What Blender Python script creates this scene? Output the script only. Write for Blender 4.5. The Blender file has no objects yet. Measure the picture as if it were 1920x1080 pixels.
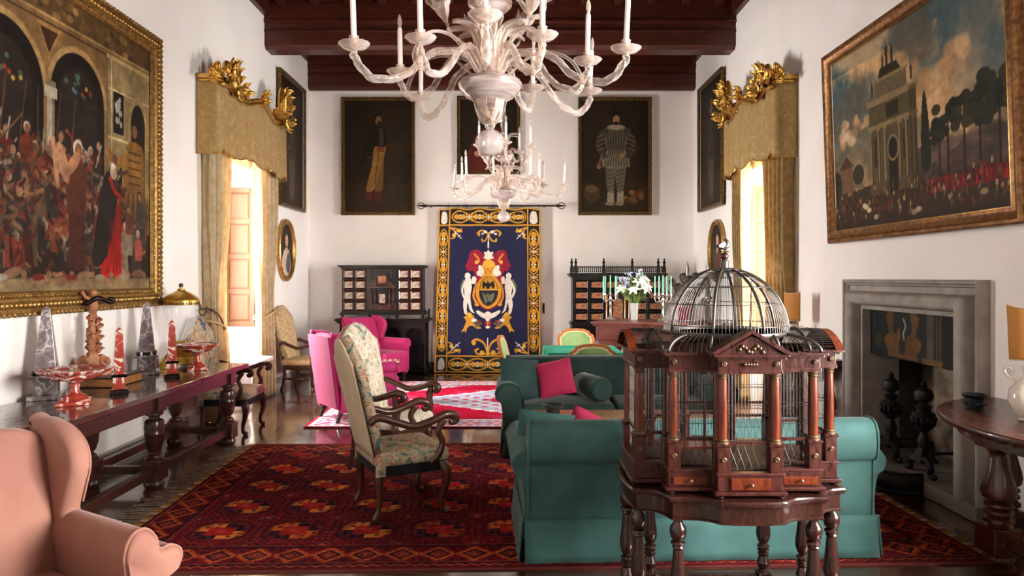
import bpy, bmesh, math, random
import numpy as np
from mathutils import Vector, Matrix
PI = math.pi
S = bpy.context.scene
COL = S.collection
# ---------------------------------------------------------------- camera
cd = bpy.data.cameras.new('camera'); cam = bpy.data.objects.new('camera', cd); COL.objects.link(cam)
cam.location = (0, 0, 1.65); cam.rotation_euler = (PI/2, 0, 0)
cd.sensor_width = 36; cd.lens = 36*1300/1920; cd.shift_x = 5/1920; cd.shift_y = -20/1920
cd.clip_start = .05; cd.clip_end = 200
S.camera = cam
# ---------------------------------------------------------------- sky, daylight through the windows, exposure
XL, XR, YB, YF, ZC = -3.48, 3.22, 12.1, -3.6, 5.36      # walls, far wall, wall behind the camera, ceiling line
w = bpy.data.worlds.new('World'); S.world = w; w.use_nodes = True
bg = w.node_tree.nodes['Background']; bg.inputs[0].default_value = (1.0, .985, .96, 1); bg.inputs[1].default_value = 42.0
WINDOWS = [(-1, 8.0, 9.18), (1, 8.0, 8.98), (1, .6, 2.7)]   # side, y0, y1
for sd, y0, y1 in WINDOWS:                               # sky portals in the window openings
    l = bpy.data.lights.new('window_daylight', 'AREA'); l.shape = 'RECTANGLE'; l.size = 2.2; l.size_y = y1-y0
    l.cycles.is_portal = True
    o = bpy.data.objects.new('window_daylight', l); COL.objects.link(o)
    o.location = ((XL-.62) if sd < 0 else (XR+.62), (y0+y1)/2, 1.98)
    o.rotation_euler = (0, -PI/2 if sd < 0 else PI/2, 0)
S.view_settings.view_transform = 'Standard'; S.view_settings.look = 'None'
S.view_settings.gamma = 1; S.view_settings.use_curve_mapping = False
S.view_settings.exposure = 1.1
S.cycles.max_bounces = 10; S.cycles.diffuse_bounces = 6; S.cycles.glossy_bounces = 3
S.cycles.transmission_bounces = 6; S.cycles.transparent_max_bounces = 12
S.cycles.caustics_reflective = False; S.cycles.caustics_refractive = False
S.cycles.use_denoising = True
# ---------------------------------------------------------------- colour and materials
def lin(c): return c/12.92 if c <= .04045 else ((c+.055)/1.055)**2.4
def C3(h):
    if isinstance(h, str):
        h = h.lstrip('#'); return tuple(int(h[i:i+2], 16)/255 for i in (0, 2, 4))
    return tuple(h)
def CL(h): return tuple(lin(x) for x in C3(h)) + (1,)
_M = {}
def mat(name, col=None, rough=.5, metal=0, spec=.5, c2=None, nscale=8, ncontrast=(.35, .65), c3=None, wood=None, bump=0, bscale=60,
        coat=0, sheen=0, trans=0, ior=1.45, attr=False, alpha=1, emit=None, estr=0, stretch=(1, 1, 1), r2=None, translucent=0, subs=0):
    if name in _M: return _M[name]
    m = bpy.data.materials.new(name); m.use_nodes = True; _M[name] = m
    nt = m.node_tree; N = nt.nodes; L = nt.links
    b = N['Principled BSDF']
    b.inputs['Roughness'].default_value = rough; b.inputs['Metallic'].default_value = metal
    b.inputs['Specular IOR Level'].default_value = spec; b.inputs['IOR'].default_value = ior
    b.inputs['Coat Weight'].default_value = coat; b.inputs['Coat Roughness'].default_value = .08
    if sheen: b.inputs['Sheen Weight'].default_value = sheen; b.inputs['Sheen Roughness'].default_value = .4
    b.inputs['Transmission Weight'].default_value = trans; b.inputs['Alpha'].default_value = alpha
    if subs: b.inputs['Subsurface Weight'].default_value = subs
    if emit is not None:
        b.inputs['Emission Color'].default_value = CL(emit); b.inputs['Emission Strength'].default_value = estr
    tc = N.new('ShaderNodeTexCoord'); mp = N.new('ShaderNodeMapping'); L.new(tc.outputs['Object'], mp.inputs[0])
    mp.inputs['Scale'].default_value = stretch
    out = None
    if attr:
        a = N.new('ShaderNodeAttribute'); a.attribute_name = 'Col'; out = a.outputs['Color']
    elif c2 is not None:
        if wood:
            wv = N.new('ShaderNodeTexNoise'); wv.inputs['Scale'].default_value = nscale; wv.inputs['Detail'].default_value = 5
            wv.inputs['Distortion'].default_value = 1.2
            mp.inputs['Scale'].default_value = wood
        else:
            wv = N.new('ShaderNodeTexNoise'); wv.inputs['Scale'].default_value = nscale; wv.inputs['Detail'].default_value = 4
        L.new(mp.outputs[0], wv.inputs['Vector'])
        rp = N.new('ShaderNodeValToRGB'); e = rp.color_ramp.elements
        e[0].position = ncontrast[0]; e[0].color = CL(col); e[1].position = ncontrast[1]; e[1].color = CL(c2)
        if c3 is not None:
            e3 = e.new(ncontrast[1]+.08); e3.color = CL(c3)
        L.new(wv.outputs['Fac'], rp.inputs[0]); out = rp.outputs[0]
        if r2 is not None:
            mr = N.new('ShaderNodeMapRange'); mr.inputs[1].default_value = .3; mr.inputs[2].default_value = .7
            mr.inputs[3].default_value = rough; mr.inputs[4].default_value = r2
            L.new(wv.outputs['Fac'], mr.inputs[0]); L.new(mr.outputs[0], b.inputs['Roughness'])
    if out is not None: L.new(out, b.inputs['Base Color'])
    elif col is not None: b.inputs['Base Color'].default_value = CL(col)
    if bump:
        nz = N.new('ShaderNodeTexNoise'); nz.inputs['Scale'].default_value = bscale; nz.inputs['Detail'].default_value = 3
        L.new(mp.outputs[0] if wood else tc.outputs['Object'], nz.inputs['Vector'])
        bp = N.new('ShaderNodeBump'); bp.inputs['Strength'].default_value = bump; bp.inputs['Distance'].default_value = .01
        L.new(nz.outputs['Fac'], bp.inputs['Height']); L.new(bp.outputs[0], b.inputs['Normal'])
    if translucent:
        tr = N.new('ShaderNodeBsdfTranslucent'); mx = N.new('ShaderNodeMixShader'); mx.inputs[0].default_value = translucent
        if out is not None: L.new(out, tr.inputs[0])
        else: tr.inputs[0].default_value = CL(col)
        L.new(b.outputs[0], mx.inputs[1]); L.new(tr.outputs[0], mx.inputs[2]); L.new(mx.outputs[0], N['Material Output'].inputs[0])
    return m
def ramp_mat(name, stops, scale=9, detail=5, rough=.9, kind='noise', distort=0, bump=0, bscale=120, stretch=(1, 1, 1), interp='LINEAR', metal=0, coat=0, sheen=0):
    """material from one texture through a colour ramp of several stops"""
    if name in _M: return _M[name]
    m = bpy.data.materials.new(name); m.use_nodes = True; _M[name] = m
    nt = m.node_tree; N = nt.nodes; L = nt.links; b = N['Principled BSDF']
    b.inputs['Roughness'].default_value = rough; b.inputs['Metallic'].default_value = metal; b.inputs['Coat Weight'].default_value = coat
    b.inputs['Coat Roughness'].default_value = .1
    if sheen: b.inputs['Sheen Weight'].default_value = sheen
    tc = N.new('ShaderNodeTexCoord'); mp = N.new('ShaderNodeMapping'); mp.inputs['Scale'].default_value = stretch
    L.new(tc.outputs['Object'], mp.inputs[0])
    if kind == 'voronoi':
        t = N.new('ShaderNodeTexVoronoi'); t.inputs['Scale'].default_value = scale
        nz = N.new('ShaderNodeTexNoise'); nz.inputs['Scale'].default_value = scale*1.5; L.new(mp.outputs[0], nz.inputs['Vector'])
        ad = N.new('ShaderNodeMixRGB'); ad.blend_type = 'ADD'; ad.inputs[0].default_value = distort
        L.new(mp.outputs[0], ad.inputs[1]); L.new(nz.outputs['Color'], ad.inputs[2]); L.new(ad.outputs[0], t.inputs['Vector'])
        sp = N.new('ShaderNodeSeparateColor'); L.new(t.outputs['Color'], sp.inputs[0]); fac = sp.outputs[0]
    else:
        t = N.new('ShaderNodeTexNoise'); t.inputs['Scale'].default_value = scale; t.inputs['Detail'].default_value = detail
        t.inputs['Distortion'].default_value = distort; L.new(mp.outputs[0], t.inputs['Vector']); fac = t.outputs['Fac']
    rp = N.new('ShaderNodeValToRGB'); rp.color_ramp.interpolation = interp; e = rp.color_ramp.elements
    e[0].position = stops[0][0]; e[0].color = CL(stops[0][1]); e[1].position = stops[1][0]; e[1].color = CL(stops[1][1])
    for p, c in stops[2:]:
        x = e.new(p); x.color = CL(c)
    L.new(fac, rp.inputs[0]); L.new(rp.outputs[0], b.inputs['Base Color'])
    if bump:
        nz = N.new('ShaderNodeTexNoise'); nz.inputs['Scale'].default_value = bscale; L.new(tc.outputs['Object'], nz.inputs['Vector'])
        bp = N.new('ShaderNodeBump'); bp.inputs['Strength'].default_value = bump; bp.inputs['Distance'].default_value = .01
        L.new(nz.outputs['Fac'], bp.inputs['Height']); L.new(bp.outputs[0], b.inputs['Normal'])
    return m
# ---------------------------------------------------------------- mesh building
def cr(pts, n=6, closed=False):
    """Catmull-Rom through the points"""
    P = [np.array(p, float) for p in pts]; m = len(P); out = []
    for i in range(m if closed else m-1):
        if closed: a, b, c, d = P[i-1], P[i], P[(i+1) % m], P[(i+2) % m]
        else:
            b, c = P[i], P[i+1]; a = P[i-1] if i else 2*b-c; d = P[i+2] if i+2 < m else 2*c-b
        for k in range(n):
            t = k/n
            out.append(tuple(.5*((2*b)+(c-a)*t+(2*a-5*b+4*c-d)*t*t+(3*b-a-3*c+d)*t**3)))
    if not closed: out.append(tuple(P[-1]))
    return out
def lerp(a, b, t): return a+(b-a)*t
def interp(x, xs, ys): return float(np.interp(x, xs, ys))
class MB:
    def __init__(s): s.v = []; s.f = []
    def add(s, vs, fs):
        o = len(s.v); s.v += [tuple(map(float, p)) for p in vs]; s.f += [tuple(i+o for i in f) for f in fs]; return s
    def box(s, c, d, rz=0, taper=1):
        x, y, z = d[0]/2, d[1]/2, d[2]/2; ca, sa = math.cos(rz), math.sin(rz); vs = []
        for k in (-1, 1):
            t = 1 if k < 0 else taper
            for a, b in ((-1, -1), (1, -1), (1, 1), (-1, 1)):
                px, py = a*x*t, b*y*t
                vs.append((c[0]+px*ca-py*sa, c[1]+px*sa+py*ca, c[2]+k*z))
        return s.add(vs, [(3, 2, 1, 0), (4, 5, 6, 7), (0, 1, 5, 4), (1, 2, 6, 5), (2, 3, 7, 6), (3, 0, 4, 7)])
    def bx(s, x0, x1, y0, y1, z0, z1): return s.box(((x0+x1)/2, (y0+y1)/2, (z0+z1)/2), (x1-x0, y1-y0, z1-z0))
    def lathe(s, prof, n=20, c=(0, 0, 0), sx=1, sy=1, square=False, rot=0):
        rings = []
        for r, z in prof:
            ring = []
            for k in range(n):
                a = 2*PI*k/n+rot
                if square:
                    ca, sa = math.cos(a), math.sin(a); q = max(abs(ca), abs(sa)); ca /= q; sa /= q
                else: ca, sa = math.cos(a), math.sin(a)
                ring.append((c[0]+r*ca*sx, c[1]+r*sa*sy, c[2]+z))
            rings.append(ring)
        return s.loft(rings)
    def loft(s, rings, caps=True, closed=True):
        n = len(rings[0]); vs = [p for r in rings for p in r]; fs = []
        for i in range(len(rings)-1):
            for k in range(n if closed else n-1):
                a = i*n+k; b = i*n+(k+1) % n; fs.append((a, b, b+n, a+n))
        if caps and closed:
            fs.append(tuple(range(n-1, -1, -1))); o = (len(rings)-1)*n; fs.append(tuple(range(o, o+n)))
        return s.add(vs, fs)
    def tube(s, pts, r, n=8, closed=False, caps=True, flat=1, lobes=0, twist=0, amp=.14):
        P = [Vector(p) for p in pts]; m = len(P)
        R = list(r) if hasattr(r, '__len__') else [r]*m
        if len(R) != m: R = [interp(i/(m-1), np.linspace(0, 1, len(R)), R) for i in range(m)]
        rings = []; up = None
        for i in range(m):
            t = (P[(i+1) % m]-P[i-1]) if closed else (P[min(i+1, m-1)]-P[max(i-1, 0)])
            if t.length < 1e-9: t = Vector((0, 0, 1))
            t.normalize()
            if up is None:
                up = Vector((0, 0, 1)) if abs(t.z) < .9 else Vector((1, 0, 0))
            up = up-t*up.dot(t)
            if up.length < 1e-6: up = t.orthogonal()
            up.normalize(); sd = t.cross(up)
            rings.append([tuple(P[i]+(up*math.cos(2*PI*k/n)*flat+sd*math.sin(2*PI*k/n))*R[i]*(1+amp*math.cos(lobes*2*PI*k/n+twist*i) if lobes else 1)) for k in range(n)])
        if closed:
            rings.append(rings[0]); return s.loft(rings, caps=False)
        return s.loft(rings, caps=caps)
    def prism(s, pts, a, b, plane='xy'):
        """extrude a 2-D outline from a to b along the third axis"""
        def p3(p, h):
            return {'xy': (p[0], p[1], h), 'xz': (p[0], h, p[1]), 'yz': (h, p[0], p[1])}[plane]
        return s.loft([[p3(p, a) for p in pts], [p3(p, b) for p in pts]])
    def grid(s, fn, nu, nv):
        vs = [fn(i/nu, j/nv) for j in range(nv+1) for i in range(nu+1)]
        return s.add(vs, [(j*(nu+1)+i, j*(nu+1)+i+1, (j+1)*(nu+1)+i+1, (j+1)*(nu+1)+i) for j in range(nv) for i in range(nu)])
    def sphere(s, c, r, n=12, m=8, sx=1, sy=1, sz=1):
        return s.lathe([(max(r*math.sin(PI*k/m), 1e-4), -r*sz*math.cos(PI*k/m)) for k in range(m+1)], n, c, sx, sy)
    def merge(s, other, M=None):
        vs = other.v if M is None else [tuple(M @ Vector(p)) for p in other.v]
        return s.add(vs, other.f)
    def mesh(s, name='m', smooth=35):
        me = bpy.data.meshes.new(name); me.from_pydata(s.v, [], s.f)
        bm = bmesh.new(); bm.from_mesh(me); bmesh.ops.recalc_face_normals(bm, faces=bm.faces); bm.to_mesh(me); bm.free()
        if smooth:
            me.shade_smooth()
            if smooth < 180: me.set_sharp_from_angle(angle=math.radians(smooth))
        return me
    def build(s, name, m, parent=None, loc=(0, 0, 0), rot=(0, 0, 0), smooth=35, bevel=0, seg=2, sub=0, solid=0):
        me = s.mesh(name, smooth)
        if m: me.materials.append(m)
        return put(me, name, parent, loc, rot, bevel, seg, sub, solid)
def put(me, name, parent=None, loc=(0, 0, 0), rot=(0, 0, 0), bevel=0, seg=2, sub=0, solid=0):
    o = bpy.data.objects.new(name, me); COL.objects.link(o); o.parent = parent; o.location = loc; o.rotation_euler = rot
    if solid:
        d = o.modifiers.new('thickness', 'SOLIDIFY'); d.thickness = solid; d.offset = 0
    if bevel:
        d = o.modifiers.new('edges', 'BEVEL'); d.width = bevel; d.segments = seg; d.limit_method = 'ANGLE'; d.angle_limit = math.radians(40)
        d.harden_normals = False
    if sub:
        d = o.modifiers.new('smooth', 'SUBSURF'); d.levels = sub; d.render_levels = sub
    return o
def tag(o, label, cat, group=None, kind=None):
    if label: o['label'] = label
    if cat: o['category'] = cat
    if group: o['group'] = group
    if kind: o['kind'] = kind
    return o
def thing(name, label, cat, loc=(0, 0, 0), rz=0, group=None):
    o = bpy.data.objects.new(name, None); COL.objects.link(o); o.location = loc; o.rotation_euler = (0, 0, rz); o.empty_display_size = .1
    return tag(o, label, cat, group)
def struct(o): o['kind'] = 'structure'; return o
def stuff(o): o['kind'] = 'stuff'; return o
def copy_tree(o, loc=None, rz=None, label=None, parent=None, top=True):
    c = o.copy(); COL.objects.link(c)
    if not top: c.parent = parent
    else:
        if loc is not None: c.location = loc
        if rz is not None: c.rotation_euler = (0, 0, rz)
        if label: c['label'] = label
    for ch in list(o.children): copy_tree(ch, parent=c, top=False)
    return c
def arc(cx, cy, r, a0, a1, n, ry=None):
    ry = r if ry is None else ry
    return [(cx+r*math.cos(lerp(a0, a1, k/n)), cy+ry*math.sin(lerp(a0, a1, k/n))) for k in range(n+1)]
def spiral(cx, cy, r0, r1, a0, turns, n=24):
    return [(cx+lerp(r0, r1, k/n)*math.cos(a0+2*PI*turns*k/n), cy+lerp(r0, r1, k/n)*math.sin(a0+2*PI*turns*k/n)) for k in range(n+1)]
rnd = random.Random(7)
# ================================================================ the room
M_wall = mat('plaster', '#f9f5f0', .9, c2='#f4eee7', nscale=1.3, bump=.06, bscale=25)
M_ceil = mat('ceiling_wood', '#5e2412', .45, c2='#83391b', nscale=5, wood=(1, 8, 8), bump=.15, bscale=20)
M_beam = mat('beam_wood', '#34130b', .4, c2='#4f1f10', nscale=4, wood=(.6, 8, 8), bump=.2, bscale=14)
M_white_paint = mat('white_paint', '#efe9e2', .5)
M_base_grey = mat('skirting_grey', '#b5aba3', .5)
M_base_dark = mat('skirting_dark', '#5a4640', .45)
M_black = mat('black_paint', '#1a1614', .4)
def floor_material():
    m = bpy.data.materials.new('waxed_terracotta'); m.use_nodes = True; nt = m.node_tree; N = nt.nodes; L = nt.links
    b = N['Principled BSDF']; b.inputs['Coat Weight'].default_value = 1; b.inputs['Coat Roughness'].default_value = .1; b.inputs['Coat IOR'].default_value = 1.6; tc = N.new('ShaderNodeTexCoord'); mp = N.new('ShaderNodeMapping')
    mp.inputs['Rotation'].default_value = (0, 0, PI/4); L.new(tc.outputs['Object'], mp.inputs[0])
    br = N.new('ShaderNodeTexBrick'); L.new(mp.outputs[0], br.inputs['Vector'])
    br.inputs['Color1'].default_value = CL('#5c382b'); br.inputs['Color2'].default_value = CL('#442b22'); br.inputs['Mortar'].default_value = CL('#33201a')
    br.offset = 0; br.inputs['Scale'].default_value = 1; br.inputs['Brick Width'].default_value = .42; br.inputs['Row Height'].default_value = .42
    br.inputs['Mortar Size'].default_value = .004; br.inputs['Mortar Smooth'].default_value = .6; br.inputs['Bias'].default_value = -.1
    nz = N.new('ShaderNodeTexNoise'); nz.inputs['Scale'].default_value = 2.2; nz.inputs['Detail'].default_value = 6; L.new(tc.outputs['Object'], nz.inputs['Vector'])
    mx = N.new('ShaderNodeMixRGB'); mx.blend_type = 'OVERLAY'; mx.inputs[0].default_value = .75
    L.new(br.outputs['Color'], mx.inputs[1]); L.new(nz.outputs['Fac'], mx.inputs[2]); L.new(mx.outputs[0], b.inputs['Base Color'])
    mr = N.new('ShaderNodeMapRange'); mr.inputs[1].default_value = .35; mr.inputs[2].default_value = .7; mr.inputs[3].default_value = .14; mr.inputs[4].default_value = .34
    L.new(nz.outputs['Fac'], mr.inputs[0]); L.new(mr.outputs[0], b.inputs['Roughness'])
    n2 = N.new('ShaderNodeTexNoise'); n2.inputs['Scale'].default_value = 6; L.new(tc.outputs['Object'], n2.inputs['Vector'])
    bp = N.new('ShaderNodeBump'); bp.inputs['Strength'].default_value = .06; bp.inputs['Distance'].default_value = .01
    L.new(n2.outputs['Fac'], bp.inputs['Height']); L.new(bp.outputs[0], b.inputs['Normal'])
    return m
WT = .62                                                  # wall thickness
def side_wall(name, x0, x1, holes):
    mb = MB(); ys = YF; top = ZC+.3
    for y0, y1, z0, z1 in sorted(holes):
        mb.bx(x0, x1, ys, y0, 0, top)
        if z0 > 0: mb.bx(x0, x1, y0, y1, 0, z0)
        mb.bx(x0, x1, y0, y1, z1, top); ys = y1
    mb.bx(x0, x1, ys, YB, 0, top)
    return struct(mb.build(name, M_wall, smooth=0))
FY0, FY1, FZ = 4.90, 6.27, 1.37                           # fireplace opening
lh = []; rh = [(FY0, FY1, 0, FZ)]
for i, (sd, y0, y1) in enumerate(WINDOWS):
    (lh if sd < 0 else rh).append((y0, (9.55, 9.3, y1)[min(i, 2)], 0 if i < 2 else .95, 3.08))
side_wall('wall_left', XL-WT, XL, lh); side_wall('wall_right', XR, XR+WT, rh)
struct(MB().bx(XL-WT, XR+WT, YB, YB+.4, 0, ZC+.3).build('wall_back', M_wall, smooth=0))
struct(MB().bx(XL-WT, XR+WT, YF-.4, YF, 0, ZC+.3).build('wall_front', M_wall, smooth=0))
fl = struct(MB().bx(XL-WT, XR+WT+.3, YF-.4, YB+.4, -.1, 0).build('floor', floor_material(), smooth=0))
# parapets under the tall window niches; unseen fillers added to cut daylight on shutters
for i, (sd, y0, y1) in enumerate(WINDOWS[:2]):
    xa = XL-WT if sd < 0 else XR+WT-.2
    o = struct(MB().bx(xa, xa+.2, y0, y1, 0, .95).bx(xa, xa+.2, y1, (9.55, 9.3)[i], 0, 3.08).build('parapet_filler_%d' % (i+1), M_wall, smooth=0))
# windows
M_glass = bpy.data.materials.new('window_glass'); M_glass.use_nodes = True
_n = M_glass.node_tree.nodes; _l = M_glass.node_tree.links; _n.remove(_n['Principled BSDF'])
_t = _n.new('ShaderNodeBsdfTransparent'); _g = _n.new('ShaderNodeBsdfGlossy'); _g.inputs['Roughness'].default_value = .02
_x = _n.new('ShaderNodeMixShader'); _x.inputs[0].default_value = .05
_l.new(_t.outputs[0], _x.inputs[1]); _l.new(_g.outputs[0], _x.inputs[2]); _l.new(_x.outputs[0], _n['Material Output'].inputs[0])
for i, (sd, y0, y1) in enumerate(WINDOWS):
    xp = (XL-.52) if sd < 0 else (XR+.52); ym = (y0+y1)/2
    fr = MB()
    for a, b in ((y0, y0+.07), (y1-.07, y1), (ym-.05, ym+.05)): fr.bx(xp-.03, xp+.03, a, b, .95, 3.08)
    for a, b in ((.95, 1.03), (3.0, 3.08)): fr.bx(xp-.03, xp+.03, y0, y1, a, b)
    wo = struct(fr.build('window_%d' % (i+1), M_white_paint, smooth=0))
    for s0, s1 in ((y0+.07, ym-.05), (ym+.05, y1-.07)):
        for k in (1, 2):
            z = 1.03+k*(3.0-1.03)/3
            MB().bx(xp-.015, xp+.015, s0, s1, z-.012, z+.012).build('glazing_bar', M_white_paint, wo, smooth=0)
        for k in range(3):
            z0 = 1.03+k*(3.0-1.03)/3; z1 = z0+(3.0-1.03)/3
            MB().bx(xp-.002, xp+.002, s0, s1, z0, z1).build('pane', M_glass, wo, smooth=0)
# ceiling: boards, wall plates, main beams, joists
ce = struct(MB().bx(XL-WT, XR+WT, YF-.4, YB+.4, ZC+.28, ZC+.34).build('ceiling', M_ceil, smooth=0))
for sd in (-1, 1):
    x = XL if sd < 0 else XR-.07
    MB().bx(x, x+.07, YF, YB, ZC, ZC+.28).build('wall_plate', M_beam, ce, smooth=0)
beam_y = [11.97] + [9.85-2.12*k for k in range(7)]
for y in beam_y:
    z0 = 4.9; t = .34 if y < 11 else .13
    mb = MB()
    prof = [(y+.05, z0), (y, z0+.05), (y, 5.13), (y-.02, 5.14), (y-.02, 5.16), (y, 5.18), (y, 5.26), (y-.035, 5.27), (y-.035, 5.30), (y-.02, 5.32), (y-.02, ZC+.02), (y-.02, ZC+.28)]
    if y < 11: prof += [(2*y+t-a, b) for a, b in prof[::-1]]
    else: prof += [(y+.128, ZC+.28), (y+.128, z0)]
    mb.prism(prof, XL+.001, XR-.001, 'yz')
    MB.build(mb, 'beam', M_beam, ce, smooth=0)
jm = {}
nj = 14
for y in (9.85, 7.73, 5.61):                              # joists of the bays in view
    ya, yb = y+.36, min(y+2.12, 11.97)-.02
    me = jm.get(round(yb-ya, 3))
    if me is None:
        mb = MB().bx(-.055, .055, 0, yb-ya, 0, .13); me = mb.mesh('joist', 0); me.materials.append(M_beam); jm[round(yb-ya, 3)] = me
    for k in range(nj):
        x = XL+.25+(XR-XL-.5)*k/(nj-1)
        put(me, 'joist', ce, (x, ya, ZC+.15), bevel=.012, seg=1)
    # small boards across the joists make the coffers
    for k in range(2):
        MB().bx(XL+.07, XR-.07, ya+.45+k*.62, ya+.57+k*.62, ZC+.22, ZC+.28).build('ceiling_batten', M_beam, ce, smooth=0)
# skirtings
def skirt(name, x0, x1, y0, y1, z, m): return struct(MB().bx(x0, x1, y0, y1, 0, z).build(name, m, smooth=0, bevel=.006))
skirt('baseboard_left', XL, XL+.02, YF, 8.0, .15, M_base_grey)
skirt('baseboard_left', XL, XL+.02, 9.55, YB, .15, M_base_grey)
skirt('baseboard_back', XL, XR, YB-.025, YB, .17, M_base_dark)
skirt('baseboard_right', XR-.02, XR, 6.55, 8.0, .15, M_base_grey)
skirt('baseboard_right', XR-.02, XR, 9.3, YB, .15, M_base_grey)
skirt('baseboard_right', XR-.02, XR, YF, 4.55, .15, M_base_grey)
# wooden shutters folded against the far side of each window niche
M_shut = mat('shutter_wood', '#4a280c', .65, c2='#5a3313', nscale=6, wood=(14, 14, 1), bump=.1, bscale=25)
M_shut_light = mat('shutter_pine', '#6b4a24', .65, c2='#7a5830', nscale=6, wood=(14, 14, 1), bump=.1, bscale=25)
def shutter(label, x0, x1, y, m):
    t = thing('window_shutter', label, 'shutter', ((x0+x1)/2, y, .98), group='window shutters')
    wd = x1-x0; H = 1.9; st = .065
    for s in (-1, 1): MB().bx(s*wd/2-(st if s > 0 else 0), s*wd/2+(0 if s > 0 else st), -.02, .02, 0, H).build('stile', m, t, smooth=0, bevel=.004)
    zs = [0, .44, .92, 1.40, H-.07]
    for z in zs: MB().bx(-wd/2+st, wd/2-st, -.02, .02, z, z+.07).build('rail', m, t, smooth=0, bevel=.004)
    for a, b in zip(zs[:-1], zs[1:]):
        mb = MB(); q = .03
        mb.loft([[(-wd/2+st, -.006, a+.07), (wd/2-st, -.006, a+.07), (wd/2-st, -.006, b), (-wd/2+st, -.006, b)],
                 [(-wd/2+st+q, -.016, a+.07+q), (wd/2-st-q, -.016, a+.07+q), (wd/2-st-q, -.016, b-q), (-wd/2+st+q, -.016, b-q)]])
        mb.build('panel', m, t, smooth=0)
    return t
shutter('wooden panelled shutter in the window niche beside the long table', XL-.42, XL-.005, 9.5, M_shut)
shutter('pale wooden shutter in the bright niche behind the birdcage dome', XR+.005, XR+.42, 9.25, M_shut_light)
# white stone seat in the niche on the left
t = thing('stone_bench', 'white stone slab on a small pedestal before the window niche', 'bench', (-3.38, 8.75, 0))
M_marble = mat('white_stone', '#ece7e0', .35, c2='#d9d2c9', nscale=5)
MB().prism(cr([(-.26, -.42), (.2, -.44), (.27, -.3), (.27, .3), (.2, .44), (-.26, .42)], 4, True), .56, .61).build('slab', M_marble, t, bevel=.01)
MB().lathe([(.13, 0), (.13, .05), (.09, .08), (.07, .14), (.11, .26), (.12, .36), (.08, .44), (.09, .5), (.14, .56)], 20).build('pedestal', M_marble, t)
# ================================================================ painted and woven surfaces (colours stored per vertex of a fine grid)
def vnoise(ny, nx, cells, seed, oct=4):
    r = np.random.default_rng(seed); out = np.zeros((ny, nx)); amp = 1; tot = 0
    for k in range(oct):
        cy = max(2, int(cells*2**k*ny/max(nx, ny))); cx = max(2, int(cells*2**k*nx/max(nx, ny)))
        g = r.random((cy+1, cx+1)); yy = np.linspace(0, cy-1e-6, ny); xx = np.linspace(0, cx-1e-6, nx)
        yi = yy.astype(int); xi = xx.astype(int); fy = (yy-yi)[:, None]; fx = (xx-xi)[None, :]
        fy = fy*fy*(3-2*fy); fx = fx*fx*(3-2*fx)
        out += amp*((g[yi][:, xi]*(1-fx)+g[yi][:, xi+1]*fx)*(1-fy)+(g[yi+1][:, xi]*(1-fx)+g[yi+1][:, xi+1]*fx)*fy)
        tot += amp; amp *= .55
    return out/tot
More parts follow.
